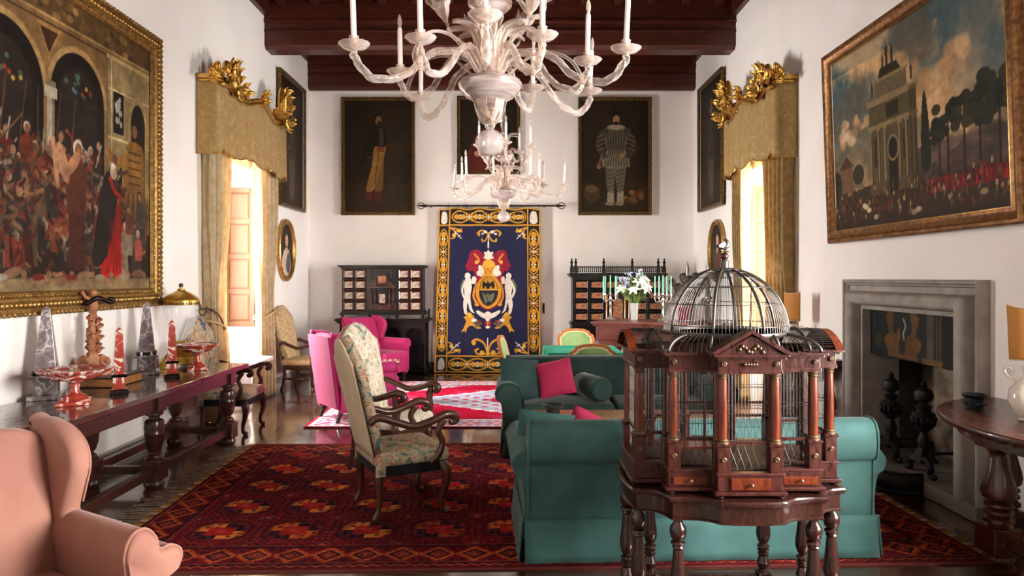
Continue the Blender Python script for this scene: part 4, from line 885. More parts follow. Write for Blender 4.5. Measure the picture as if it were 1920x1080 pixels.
# ================================================================ fireplace
M_pietra = mat('grey_sandstone', '#8d867e', .75, c2='#a39b92', nscale=7, bump=.25, bscale=40)
M_soot = mat('sooty_stone', '#211d1b', .9, c2='#4a423d', nscale=2.5, bump=.3, bscale=20)
M_soot_light = mat('scorched_stone', '#1d1917', .9, c2='#8a7663', nscale=2.2, ncontrast=(.4, .55), bump=.3, bscale=20)
M_cast = mat('black_cast_iron', '#1b1a1c', .5, .6, c2='#2c2826', nscale=40, bump=.3, bscale=60)
fyc = (FY0+FY1)/2; fw = FY1-FY0
t = thing('fireplace', 'grey sandstone fireplace with rolled surround in the right wall', 'fireplace', (XR, fyc, 0), -PI/2)
prof = [(-.004, -.3), (-.004, .03), (.03, .03), (.032, .055)] + [(.095-.06*math.cos(a), .06+.075*math.sin(a)) for a in np.linspace(0, PI, 9)] + [(.158, .045), (.175, .035), (.205, .04), (.215, .062), (.225, .065), (.235, .085), (.252, .088), (.26, .08), (.262, 0)]
mb = MB(); rings = []
for d, f in prof: rings.append([(-fw/2-d, -f, .11), (-fw/2-d, -f, FZ+d), (fw/2+d, -f, FZ+d), (fw/2+d, -f, .11)])
mb.loft(rings, caps=False, closed=False); mb.build('surround', M_pietra, t, smooth=40)
MB().bx(-fw/2+.002, fw/2-.002, .5, .56, .11, 2.2).build('fireback', M_soot_light, t, smooth=0)
for s_ in (-1, 1): MB().bx(s_*fw/2-.02 if s_ > 0 else -fw/2-.0+.001, s_*fw/2-.001 if s_ > 0 else -fw/2+.02, .30, .56, .11, FZ-.002).build('firebox_cheek', M_soot, t, smooth=0)
MB().bx(-fw/2+.002, fw/2-.002, .32, .5, FZ-.06, FZ-.01).build('throat', M_soot, t, smooth=0)
mb = MB(); mb.prism([(-fw/2-.27, -.10), (fw/2+.27, -.10), (fw/2+.27, -.001), (fw/2-.003, -.001), (fw/2-.003, .56), (-fw/2+.003, .56), (-fw/2+.003, -.001), (-fw/2-.27, -.001)], .001, .11)
mb.build('hearth', mat('hearth_stone', '#6d665f', .8, c2='#857d75', nscale=4, bump=.2, bscale=30), t, smooth=0, bevel=.008)
# painted board hanging behind the lintel
W, H = 1.34, .41; cv = Canvas(W, H, 150, 48, '#1a1c1e'); r = random.Random(11)
cv.rect(.06, W-.3, .02, H, '#20211f'); cv.line([(.06, 0), (.06, H)], .012, '#4a4638')
for s_ in (-1, 1):
    cv.poly([(.5+s_*.05, .04), (.5+s_*.2, .05), (.5+s_*.27, .16), (.5+s_*.2, .22), (.5+s_*.24, .36), (.5+s_*.12, .4), (.5+s_*.14, .24), (.5+s_*.06, .18)], '#6e4a24', smooth=3); cv.ell(.5+s_*.2, .14, .07, .05, '#83582a')
cv.line([(.52, .34), (.55, .28), (.52, .22), (.53, .17)], .018, '#b9b6ad', smooth=4); cv.ell(.45, .2, .02, .06, '#8a5a2c'); cv.rect(.28, .72, .015, .05, '#7a4f28'); cv.ell(.14, .14, .05, .06, '#4a4030')
cv.rect(.84, .93, .05, H, '#5a544a'); cv.rect(.96, 1.02, .02, H, '#6d4c22'); cv.rect(.975, 1.005, .04, H, '#2b2419'); cv.rect(.78, 1.04, .0, .05, '#7a5a2d'); cv.mottle(12, .3, 12); cv.A *= .75
put(cv.mesh('painted_board', lambda X, Y: (X-W/2, np.full_like(X, .045)-.0*X, .965+Y), M_oil), 'painted_board', t, solid=.012)
# andirons
def andiron(label, Y, X):
    o = thing('andiron', label, 'andiron', (X, Y, .111), PI/2*0, 'andirons')
    MB().lathe([(r_*.84, z_) for r_, z_ in [(.02, .20), (.05, .22), (.06, .26), (.035, .31), (.03, .33), (.075, .36), (.095, .42), (.1, .47), (.085, .485), (.06, .49), (.06, .515), (.07, .53), (.04, .545), (.03, .56), (.075, .585), (.085, .62), (.07, .655), (.03, .675), (.02, .685), (.03, .70), (.018, .72), (.002, .73)]], 20).build('urn_finial', M_cast, o)
    MB().lathe([(.11, .10), (.105, .12), (.075, .145), (.05, .2), (.03, .225)], 4, square=False, rot=PI/4).build('pedestal', M_cast, o, bevel=.006)
    for s_ in (-1, 1):
        mb = MB(); pts = [(-.03, s_*.07+s_*p[0], p[1]) for p in cr([(-.03, .12), (.03, .13), (.07, .08), (.06, .03), (.1, .015), (.12, .03), (.105, .045)], 6)]; mb.tube(pts, [.03, .03, .025, .02, .02, .02, .015], 8); mb.build('scroll_foot', M_cast, o, smooth=180)
    MB().tube(cr([(.02, 0, .16), (.2, 0, .16), (.32, 0, .15), (.36, 0, .1), (.36, 0, .01)], 6), .012, 8).build('log_bar', M_cast, o, smooth=180)
    mb = MB()
    for k in range(14): a = 2*PI*k/14; mb.tube([(.074*math.cos(a), .074*math.sin(a), .385), (.086*math.cos(a), .086*math.sin(a), .45)], .010, 5)
    mb.build('gadroons', M_cast, o, smooth=180); return o
andiron('black iron andiron with urn finial near the far cheek of the fireplace', 5.92, 3.26)
andiron('black iron andiron with urn finial near the half-round table', 5.42, 3.24)
# low iron fender
fo = thing('fender', 'low dark iron fender in front of the fireplace hearth', 'fender', (3.12, 5.75, 0), -PI/2)
pts = cr([(-.52, 0), (-.5, -.16), (-.36, -.26), (0, -.28), (.36, -.26), (.5, -.16), (.52, 0)], 6)
rings = [[(x, y, z) for x, y in pts] for z in (.001, .16)]
MB().loft(rings, caps=False, closed=False).build('band', M_cast, fo, smooth=60, solid=.02)
for z in (.02, .16): MB().tube([(x, y, z) for x, y in pts], .012, 6).build('rail', M_cast, fo, smooth=180)
mb = MB(); mb.prism([(x*.96, y*.94) for x, y in pts], .10, .13); mb.build('ash_tray', mat('ash', '#5d5a5c', .9), fo, smooth=0)
# ================================================================ seating
def rrect(cx, cy, hx, hy, r, z, n=5):
    r = min(r, hx*.999, hy*.999); out = []
    for sx, sy, a in ((1, 1, 0), (-1, 1, PI/2), (-1, -1, PI), (1, -1, 3*PI/2)):
        for k in range(n+1):
            b = a+PI/2*k/n; out.append((cx+sx*(hx-r)+r*math.cos(b), cy+sy*(hy-r)+r*math.sin(b), z))
    return out
def pad(mb, cx, cy, hx, hy, z0, z1, r=.05, e=.025, dome=.0):
    """upholstered block with rounded edges, slightly domed top"""
    rings = []
    for k in range(5):
        a = PI/2*k/4; rings.append(rrect(cx, cy, hx-e*(1-math.sin(a)), hy-e*(1-math.sin(a)), r, z0+e*(1-math.cos(a))))
    for k in range(5):
        a = PI/2*k/4; rings.append(rrect(cx, cy, hx-e*(1-math.cos(a)), hy-e*(1-math.cos(a)), r, z1-e+e*math.sin(a)))
    for k, q in ((1, .75), (2, .45), (3, .05)): rings.append(rrect(cx, cy, (hx-e)*q, (hy-e)*q, r*q, z1+dome*(1-q*q)))
    return mb.loft(rings)
def plate(mb, outline, y0, y1, e=.02, n=4):
    """outline in (x, z), thickness along y from y0 to y1, edges rounded"""
    P = np.array(outline, float); c = P.mean(0); rings = []
    d = P-np.roll(P, 1, 0); d2 = np.roll(P, -1, 0)-P; t = d/np.maximum(np.linalg.norm(d, axis=1), 1e-6)[:, None]+d2/np.maximum(np.linalg.norm(d2, axis=1), 1e-6)[:, None]
    nrm = np.stack([t[:, 1], -t[:, 0]], 1); nrm /= np.maximum(np.linalg.norm(nrm, axis=1), 1e-6)[:, None]
    ar = np.sum(P[:, 0]*np.roll(P[:, 1], -1)-np.roll(P[:, 0], -1)*P[:, 1])
    if ar < 0: nrm = -nrm
    for k in range(n+1):
        a = PI/2*k/n; Q = P-nrm*e*(1-math.sin(a)); rings.append([(p[0], y0+e*(1-math.cos(a)), p[1]) for p in Q])
    for k in range(n+1):
        a = PI/2*k/n; Q = P-nrm*e*(1-math.cos(a)); rings.append([(p[0], y1-e*(1-math.sin(a)), p[1]) for p in Q])
    return mb.loft(rings)
def velvet(name, c1, c2, rough=.8): return mat(name, c1, rough, c2=c2, nscale=5, ncontrast=(.35, .7), bump=.05, bscale=400, sheen=.15)
M_pink = velvet('magenta_velvet', '#a8195a', '#b52866'); M_salmon = velvet('salmon_velvet', '#87594b', '#946757')
M_teal = velvet('teal_velvet', '#305653', '#3e6763'); M_green_dk = velvet('dark_green_velvet', '#112a24', '#1a3831'); M_crimson = velvet('crimson_velvet', '#99153f', '#a92049')
M_darkleg = mat('dark_leg', '#2a1712', .35, c2='#3d2318', nscale=20)
M_walnut = mat('dark_walnut', '#3a1f16', .32, c2='#55301f', nscale=12, wood=(8, 8, 1.5), coat=.3, bump=.06, bscale=40)
def wing_chair(name, label, m, loc, rz, group=None, s=1, flare=False):
    t = thing(name, label, 'armchair', loc, rz, group); t.scale = (s, s, s)
    pad(MB(), -.0, 0, .36, .31, .15, .36, .04, .02).build('seat_base', m, t, smooth=60)
    pad(MB(), .06, 0, .36, .268, .362, .475, .06, .04, .02).build('seat_cushion', m, t, smooth=60)
    MB().tube([(p[0], p[1], .44) for p in rrect(.06, 0, .357, .267, .06, 0)], .006, 6, closed=True).build('piping', m, t, smooth=180)
    rings = []                                                  # back, leaning, arched top
    for k in range(17):
        v = k/16; z = lerp(.34, 1.0, v); cx = lerp(-.28, -.40, v); hx = lerp(.085, .065, v); hy = lerp(.315, .325, v)
        if v > .78: q = (v-.78)/.22; hy *= math.sqrt(max(0, 1-(q*.93)**2.2))**.55; hx *= 1-.55*q*q
        rings.append(rrect(cx, 0, hx, hy, .06, z+.03*math.sin(PI*v)*0))
    MB().loft(rings).build('backrest', m, t, smooth=60, sub=1)
    rings = []
    for k in range(10):
        v = k/9; z = lerp(.16, .97, v); cx = lerp(-.365, -.475, v); rings.append(rrect(cx, 0, .022, lerp(.315, .335, v)*(1 if v < .95 else .96), .02, z))
    MB().loft(rings).build('outside_back', m, t, smooth=50)
    wo = cr([(-.37, .42), (-.465, .965), (-.40, 1.01), (-.28, 1.0), (-.17, .94), (-.14, .85), (-.18, .74), (-.20, .66), (-.12, .60), (-.10, .42)], 5, True)
    for sd in (-1, 1):
        a, b = (.275, .355) if sd > 0 else (-.355, -.275)
        wg = plate(MB(), wo, a, b, .035).build('wing', m, t, smooth=60)
        MB().tube([(-.27+(p[0]+.27)*.84, sd*.354, .77+(p[1]-.77)*.9) for p in wo[6:34]], .005, 6).build('piping', m, wg, smooth=180)
        out = [(sd*(.325+p[0]), p[1]) for p in cr([(-.055, .16), (-.055, .52), (-.06, .59), (-.03, .655), (.04, .66), (.085, .61), (.07, .55), (.035, .52), (.03, .16)] if not flare else [(-.055, .16), (-.055, .5), (-.062, .6), (-.035, .665), (.015, .672), (.052, .63), (.066, .585), (.11, .585), (.15, .555), (.145, .51), (.09, .485), (.04, .46), (.035, .16)], 4, True)]
        rings = []
        for x, k in ((-.36, .99), (-.2, 1), (.1, 1), (.28-.09*flare, 1), (.31-.09*flare, .97), (.32-.09*flare, .9)):
            cy = sd*.33; rings.append([(x, cy+(p[0]-cy)*k, .4+(p[1]-.4)*(k if k < 1 else 1)) for p in out])
        ar = MB().loft(rings).build('arm', m, t, smooth=60)
        MB().tube([(.30-.09*flare, p[0], p[1]) for p in out], .006, 6, closed=True).build('piping', m, ar, smooth=180)
    for x, y in ((.29, .25), (.29, -.25), (-.30, .25), (-.30, -.25)):
        b = -.06 if x < 0 else 0
        MB().loft([[(x+b+q*math.cos(a), y+q*math.sin(a), z) for a in np.linspace(0, 2*PI, 5)[:-1]+PI/4] for z, q, b in ((.0, .022, b), (.17, .034, 0))]).build('leg', M_darkleg, t, smooth=0)
    return t
wing_chair('wing_chair', 'magenta wing chair with its lit back turned to the long table', M_pink, (-1.78, 8.17, .016), math.radians(36), 'magenta wing chairs')
wing_chair('wing_chair', 'magenta wing chair standing before the ebony cabinet', M_pink, (-2.06, 10.92, .016), math.radians(-34), 'magenta wing chairs')
wing_chair('wing_chair', 'salmon pink wing chair in the corner nearest the viewer', M_salmon, (-1.73, 2.385, 0), math.radians(-30), s=1.06, flare=True)
# ---------------------------------------------------------------- carved armchairs
M_tap = ramp_mat('floral_tapestry', [(.30, '#3f5a5c'), (.37, '#7d8f78'), (.42, '#b8aa8c'), (.49, '#c2b396'), (.53, '#9a4630'), (.56, '#b8a688'), (.62, '#8a9a86'), (.68, '#35465c')], scale=8, detail=4, rough=.9, distort=1.6, bump=.12, bscale=350)
M_tap_light = ramp_mat('pale_tapestry', [(.26, '#6d8068'), (.34, '#b5ad90'), (.42, '#dcd3bd'), (.50, '#e4dccb'), (.54, '#c99478'), (.57, '#dcd2ba'), (.66, '#a0ab95'), (.72, '#5d6d70')], scale=8, detail=4, rough=.9, distort=1.8, bump=.12, bscale=350)
M_cream = mat('cream_cloth', '#c9b596', .9, c2='#d3c1a4', nscale=6, bump=.05, bscale=300)
M_beige = ramp_mat('beige_brocade', [(.38, '#a58a5c'), (.48, '#b79d70'), (.56, '#c4ad83')], scale=16, rough=.85, distort=1.5)
M_navy = mat('navy_cloth', '#10111c', .85)
def back_shape(u, v, w0, w1, z0, zs, zt, lean0, lean1, camel=True):
    hw = lerp(w0, w1, v); a = abs(u)
    if camel: top = zs+(zt-zs)*(max(0, math.cos(min(1, a/.78)*PI/2))**.9) if a < .78 else zs-.035*((a-.78)/.22)**2
    else: top = zt-(zt-zs)*(a**2.4)
    z = lerp(z0, top, v); q = (z-z0)/(zt-z0)
    return (lerp(lean0, lean1, q), u*hw, z)
def carved_chair(label, loc, rz, fab, style='cabriole', rear=None, group='carved high-back armchairs'):
    t = thing('carved_armchair', label, 'armchair', loc, rz, group)
    # frame: seat rails and legs
    mb = MB(); pad(mb, 0, 0, .25, .27, .30, .41, .03, .01); mb.build('seat_rail', M_navy if style == 'cabriole' else M_walnut, t, smooth=50)
    rings = []
    for z, q in ((.375, 1.02), (.40, 1.05), (.43, 1.04), (.452, .97), (.465, .8), (.472, .5), (.475, .05)): rings.append(rrect(.0, 0, .255*q, .275*q, .05*q, z))
    MB().loft(rings).build('seat_cushion', fab, t, smooth=60)
    if style == 'cabriole':                                      # tapestry wraps the rail at back corners and along the lower edge
        for sd in (-1, 1): MB().bx(-.262, -.195, sd*.268-.008, sd*.268+.008, .305, .40).build('tapestry_edge', fab, t, smooth=0, bevel=.004)
    for sd in (-1, 1):
        if style == 'cabriole':
            MB().tube(cr([(.20, sd*.235, .36), (.235, sd*.262, .30), (.235, sd*.265, .2), (.205, sd*.25, .09), (.215, sd*.255, .03), (.25, sd*.265, .012)], 6), [.036, .04, .028, .019, .02, .026], 10).build('leg', M_walnut, t, smooth=180)
            MB().tube(cr([(-.22, sd*.225, .36), (-.235, sd*.235, .28), (-.225, sd*.235, .18), (-.235, sd*.235, .08), (-.265, sd*.24, .012)], 6), [.032, .032, .024, .018, .022], 10).build('leg', M_walnut, t, smooth=180)
        else:
            MB().lathe([(.022, 0), (.03, .015), (.022, .03), (.016, .045), (.03, .075), (.034, .12), (.022, .16), (.03, .17), (.03, .2), (.022, .21), (.035, .26), (.024, .3), (.034, .31), (.034, .39), (.02, .40), (.028, .43), (.018, .46), (.03, .52), (.02, .58), (.026, .62)], 12, (.22, sd*.25, 0)).build('leg', M_walnut, t)
            MB().tube(cr([(-.22, sd*.235, .42), (-.225, sd*.235, .2), (-.27, sd*.235, .0)], 5), [.024, .022, .02], 8, flat=1).build('leg', M_walnut, t, smooth=180)
    if style != 'cabriole':
        tp = [(.012, 0), (.02, .03), (.012, .06), (.022, .11), (.012, .16), (.02, .20), (.022, .25), (.02, .3), (.012, .34), (.022, .39), (.012, .44), (.012, .48)]
        for z, a in ((.19, 0),): MB().lathe([(r, h-.24) for r, h in tp], 8, (0, 0, 0)).build('stretcher', M_walnut, t, (0, 0, z), (PI/2, 0, 0))
        for sd in (-1, 1): MB().lathe([(r, h-.24) for r, h in tp], 8).build('stretcher', M_walnut, t, (-.01, sd*.245, .17), (0, PI/2, 0))
    # back
    w0, w1 = .235, .265; fb = lambda u, v: back_shape(u*2-1, v, w0, w1, .43, 1.09, 1.22, -.225, -.41)
    def pf(u, v):
        p = fb(u, v); e = (1-(u*2-1)**4)*(1-(v*2-1)**6); return (p[0]+.025*e, p[1], p[2])
    MB().grid(pf, 28, 22).build('backrest', fab, t, smooth=60, solid=.07)
    MB().grid(lambda u, v: (lambda p: (p[0]-.042, p[1]*.985, p[2]-.006))(fb(u, v)), 28, 12).build('back_cover', rear or M_cream, t, smooth=60, solid=.012)
    mb = MB()
    for k in range(52):
        for u in (0, 1):
            p = fb(u, (k+.5)/52); mb.sphere((p[0]-.034, p[1]*1.015, p[2]), .0065, 5, 3)
    stuff(mb.build('nail_trim', mat('brass_nails', '#4a3a26', .4, .8), t, smooth=180))
    for sd in (-1, 1):
        MB().tube(cr([(-.225, sd*.215, .38), (-.24, sd*.225, .5)], 2), [.026, .022], 8).build('back_post', M_walnut, t, smooth=180)
        y = sd*.275
        arm = cr([(-.30, sd*.25, .66), (-.24, sd*.262, .70), (-.12, y, .66), (.0, y+sd*.01, .625), (.12, y+sd*.015, .65), (.22, y+sd*.01, .685), (.29, y, .675), (.305, y, .64), (.275, y, .625), (.262, y, .645)], 6)
        a_ = MB().tube(arm, [.024, .026, .025, .026, .027, .03, .03, .026, .022, .014], 10).build('arm', M_walnut, t, smooth=180)
        if style == 'cabriole':
            MB().tube(cr([(.12, sd*.27, .36), (.175, sd*.285, .42), (.2, y+sd*.012, .5), (.17, y+sd*.015, .58), (.21, y+sd*.012, .655)], 6), [.03, .026, .022, .022, .026], 10).build('arm_support', M_walnut, t, smooth=180)
        else: MB().lathe([(.03, .36), (.03, .42), (.018, .44), (.03, .49), (.018, .55), (.025, .6), (.026, .66)], 10, (.22, y+sd*.008, 0)).build('arm_support', M_walnut, t)
    return t
c1 = carved_chair('tapestry armchair with cabriole legs alone on the dark red rug', (-.77, 4.94, .018), math.radians(27), M_tap)
carved_chair('pale floral tapestry armchair with turned arm posts behind the foremost armchair', (-1.02, 6.02, .016), math.radians(-24), M_tap_light, 'turned')
carved_chair('tapestry armchair half hidden behind the end of the long table', (-2.99, 7.5, 0), 0, M_tap)
carved_chair('beige upholstered armchair with turned stretchers under the oval portrait', (-3.03, 10.32, 0), math.radians(-8), M_beige, 'turned', M_beige)
# ---------------------------------------------------------------- sofas (local: facing +x)
def sofa(label, W, m, loc, rz):
    t = thing('sofa', label, 'sofa', loc, rz); hw = W/2
    MB().bx(-.36, .40, -hw+.14, hw-.14, .12, .33).build('seat_base', m, t, smooth=0, bevel=.02)
    sec = cr([(-.405, .22), (-.425, .58), (-.455, .60), (-.475, .66), (-.47, .77), (-.42, .83), (-.33, .825), (-.27, .77), (-.22, .6), (-.17, .36), (-.28, .24)], 4, True)
    rings = []
    for y, k in ((-hw+.015, .94), (-hw+.03, 1), (-hw+.3, 1), (0, 1), (hw-.3, 1), (hw-.03, 1), (hw-.015, .94)):
        c = np.array((-.36, .55)); fl = 1
        rings.append([(c[0]+(p[0]-c[0])*k, y, c[1]+(p[1]-c[1])*k) for p in sec])
    b = MB().loft(rings).build('back', m, t, smooth=50)
    MB().tube([(-.432, y, .592) for y in np.linspace(-hw+.02, hw-.02, 12)], .007, 6).build('piping', m, b, smooth=180)
    for sd in (-1, 1): MB().tube([(p[0], sd*(hw-.022), p[1]) for p in sec], .008, 6, closed=True).build('piping', m, b, smooth=180)
    MB().tube([(-.30, 0, .815), (-.265, 0, .77), (-.215, 0, .6), (-.165, 0, .38)], .005, 5).build('seam', m, b, smooth=180)
    for sd in (-1, 1):
        out = [(sd*(hw+p[0]), p[1]) for p in cr([(-.16, .13), (-.155, .5), (-.15, .6), (-.08, .66), (.02, .655), (.075, .59), (.06, .52), (.02, .48), (.0, .3), (.01, .13)], 4, True)]
        rings = []
        for x, k in ((-.40, .97), (-.38, 1), (0, 1), (.36, 1), (.40, .985), (.415, .93)):
            cy = sd*(hw-.06); rings.append([(x, cy+(p[0]-cy)*k, .45+(p[1]-.45)*k) for p in out])
        a_ = MB().loft(rings).build('arm', m, t, smooth=60)
        MB().tube([(.40, p[0], p[1]) for p in out], .007, 6, closed=True).build('piping', m, a_, smooth=180)
    for sd in (-1, 1):
        pad(MB(), .12, sd*(hw-.15)/2, .30, (hw-.16)/2, .33, .475, .07, .05, .025).build('seat_cushion', m, t, smooth=60)
    # skirt panels with kick pleats at the corners
    def panel(p0, p1, nx):
        def P(u, v):
            x, y = lerp(p0[0], p1[0], u), lerp(p0[1], p1[1], u); o = .022*(1-v)+.004*math.sin(u*40)*(1-v)
            return (x+nx[0]*o, y+nx[1]*o, lerp(.008, .25, v))
        return MB().grid(P, 40, 5).build('skirt', m, t, smooth=180, solid=.01)
    q = hw+.012
    panel((-.425, -q+.01), (-.425, q-.01), (-1, 0)); panel((.42, -q+.01), (.42, q-.01), (1, 0)); panel((-.42, q), (.415, q), (0, 1)); panel((-.42, -q), (.415, -q), (0, -1))
    MB().tube([(-.424, -q, .25), (.42, -q, .25), (.42, q, .25), (-.424, q, .25)], .006, 6, closed=True).build('piping', m, t)
    return t
sofa('teal velvet sofa with its back to the viewer behind the birdcage', 2.06, M_teal, (1.10, 4.43, .016), math.radians(92.5)).scale = (1, 1, .968)
sofa('dark green velvet sofa facing the viewer beyond the coffee table', 2.06, M_green_dk, (.98, 6.72, .016), math.radians(-90))
def cushion(label, m, loc, rot, s=.42, th=.13, group='velvet sofa cushions'):
    def P(sign):
        def f(u, v):
            a, b = u*2-1, v*2-1; e = ((1-a*a)*(1-b*b))**.45; pin = 1-.09*(1-abs(a*b))*(a*a+b*b)/2
            return (a*s/2*pin, sign*th/2*e, b*s/2*pin)
        return f
    mb = MB(); mb.grid(P(1), 16, 16); mb.grid(P(-1), 16, 16)
    o = mb.build('cushion', m, None, loc, rot, smooth=180); tag(o, label, 'cushion', group); return o
cushion('dark green square cushion against the arm of the dark green sofa', velvet('deep_teal_velvet', '#17302e', '#21403c'), (.10, 6.60, .68), (-.35, .1, .35), .40)
cushion('crimson square cushion leaning on the dark green sofa', M_crimson, (.44, 6.60, .69), (-.38, -.22, -.1), .35)
cushion('teal cushion peeping over the back of the teal sofa', M_teal, (.22, 4.38, .645), (.35, .12, 0), .36)
cushion('crimson cushion peeping over the back of the teal sofa', M_crimson, (.50, 4.38, .64), (.35, .45, 0), .34)
o = MB().lathe([(.01, -.22), (.09, -.225), (.108, -.21), (.112, -.19), (.112, .19), (.108, .21), (.09, .225), (.01, .22)], 24).build('bolster', M_green_dk, None, (.78, 6.56, .615), (PI/2, 0, .35)); tag(o, 'round dark green bolster lying on the dark green sofa', 'bolster')
# ---------------------------------------------------------------- small green card chairs
M_cherry = mat('cherry_wood', '#9c5a2c', .35, c2='#b87440', nscale=10, wood=(6, 6, 1), coat=.2); M_cream_p = mat('cream_moulding', '#dcc9a0', .4); M_sage = velvet('sage_velvet', '#6f8a52', '#86a066')
def card_chair(label, loc, rz):
    t = thing('card_chair', label, 'chair', loc, rz, 'card table chairs')
    pad(MB(), 0, 0, .22, .24, .40, .48, .04, .025, .015).build('seat', M_sage, t, smooth=60)
    MB().bx(-.22, .22, -.24, .24, .36, .41).build('seat_rail', M_cherry, t, bevel=.01)
    for x in (-.19, .19):
        for y in (-.2, .2): MB().loft([rrect(x+(0 if x > 0 else -.05), y, .014, .014, .004, 0), rrect(x, y, .022, .022, .004, .38)]).build('leg', M_cherry, t)
    def bo(k): return [(p[0]*k, .70+(p[1]-.70)*k) for p in [(-.24, .5), (-.26, .78), (-.245, .83), (-.205, .85), (-.19, .88), (-.12, .91), (0, .92), (.12, .91), (.19, .88), (.205, .85), (.245, .83), (.26, .78), (.24, .5)]]
    def ring(k0, k1, x0, x1, m, nm):
        mb = MB(); A, B = bo(k0), bo(k1); f = lambda p, x: (x-(p[1]-.5)*.28, p[0], p[1])
        mb.loft([[f(p, x0) for p in A], [f(p, x1) for p in A], [f(p, x1) for p in B], [f(p, x0) for p in B], [f(p, x0) for p in A]], caps=False); return mb.build(nm, m, t, smooth=30)
    ring(1, .86, -.225, -.185, M_cherry, 'back_frame'); ring(.87, .78, -.222, -.19, M_cream_p, 'moulding')
    f = lambda p, x: (x-(p[1]-.5)*.28, p[0], p[1]); MB().loft([[f(p, -.215) for p in bo(.79)], [f(p, -.195) for p in bo(.79)]]).build('back_pad', M_sage, t)
    for s_ in (-1, 1): MB().tube([(-.2, s_*.2, .4), (-.205, s_*.22, .52)], .02, 6).build('back_post', M_cherry, t)
    return t
card_chair('green and wood chair at the far side of the green card table', (.92, 9.42, .015), math.radians(-92))
card_chair('green and wood chair seen from behind, just above the dark green sofa back', (.90, 7.80, .015), math.radians(90))
card_chair('green and wood chair at the end of the card table beside the armorial hanging', (.20, 8.55, .015), math.radians(-8))
# ================================================================ tables and cabinets
M_oak = mat('dark_polished_oak', '#2c130d', .2, c2='#451f13', nscale=9, wood=(7, 1.2, 7), coat=.9, bump=.02, bscale=30, r2=.3)
M_oak_leg = mat('dark_turned_oak', '#2c1510', .3, c2='#43211a', nscale=9, wood=(6, 6, 1.5), coat=.25)
t = thing('refectory_table', 'long dark oak refectory table along the left wall', 'table', (-3.04, 5.43, 0))
MB().bx(-.39, .39, -1.63, 1.63, .735, .78).build('tabletop', M_oak, t, smooth=0, bevel=.008)
for x in (-.29, .275): MB().bx(x-.02, x+.02, -1.5, 1.5, .61, .734).build('apron', M_oak_leg, t, smooth=0, bevel=.006)
for y in (-1.42, 1.42): MB().bx(-.29, .275, y-.02, y+.02, .61, .734).build('apron', M_oak_leg, t, smooth=0)
urn = [(.05, .60), (.066, .595), (.066, .575), (.04, .56), (.04, .545), (.066, .53), (.072, .515), (.072, .48), (.076, .475), (.076, .465), (.072, .46), (.072, .43), (.075, .425), (.072, .42), (.068, .36), (.05, .30), (.036, .285), (.036, .27), (.055, .258), (.06, .24), (.072, .23), (.072, .21)]
for x in (-.26, .255):
    for y in (-1.40, .01, 1.42):
        l = MB().lathe(urn, 24, (x, y, 0)).build('leg', M_oak_leg, t)
        mb = MB(); mb.box((x, y, .14), (.15, .15, .15)); mb.build('leg_block', M_oak_leg, l, smooth=0, bevel=.006)
        MB().box((x, y, .665), (.13, .13, .13)).build('leg_block', M_oak_leg, l, smooth=0, bevel=.004)
        MB().lathe([(.04, .065), (.07, .06), (.08, .035), (.07, .008), (.04, 0)], 20, (x, y, 0)).build('foot', M_oak_leg, l)
for x in (-.26, .255):
    for y0, y1 in ((-1.325, -.065), (.085, 1.345)): MB().bx(x-.03, x+.03, y0, y1, .10, .17).build('stretcher', M_oak_leg, t, smooth=0, bevel=.006)
for y in (-1.40, .01, 1.42): MB().bx(-.185, .18, y-.03, y+.03, .11, .17).build('stretcher', M_oak_leg, t, smooth=0, bevel=.006)
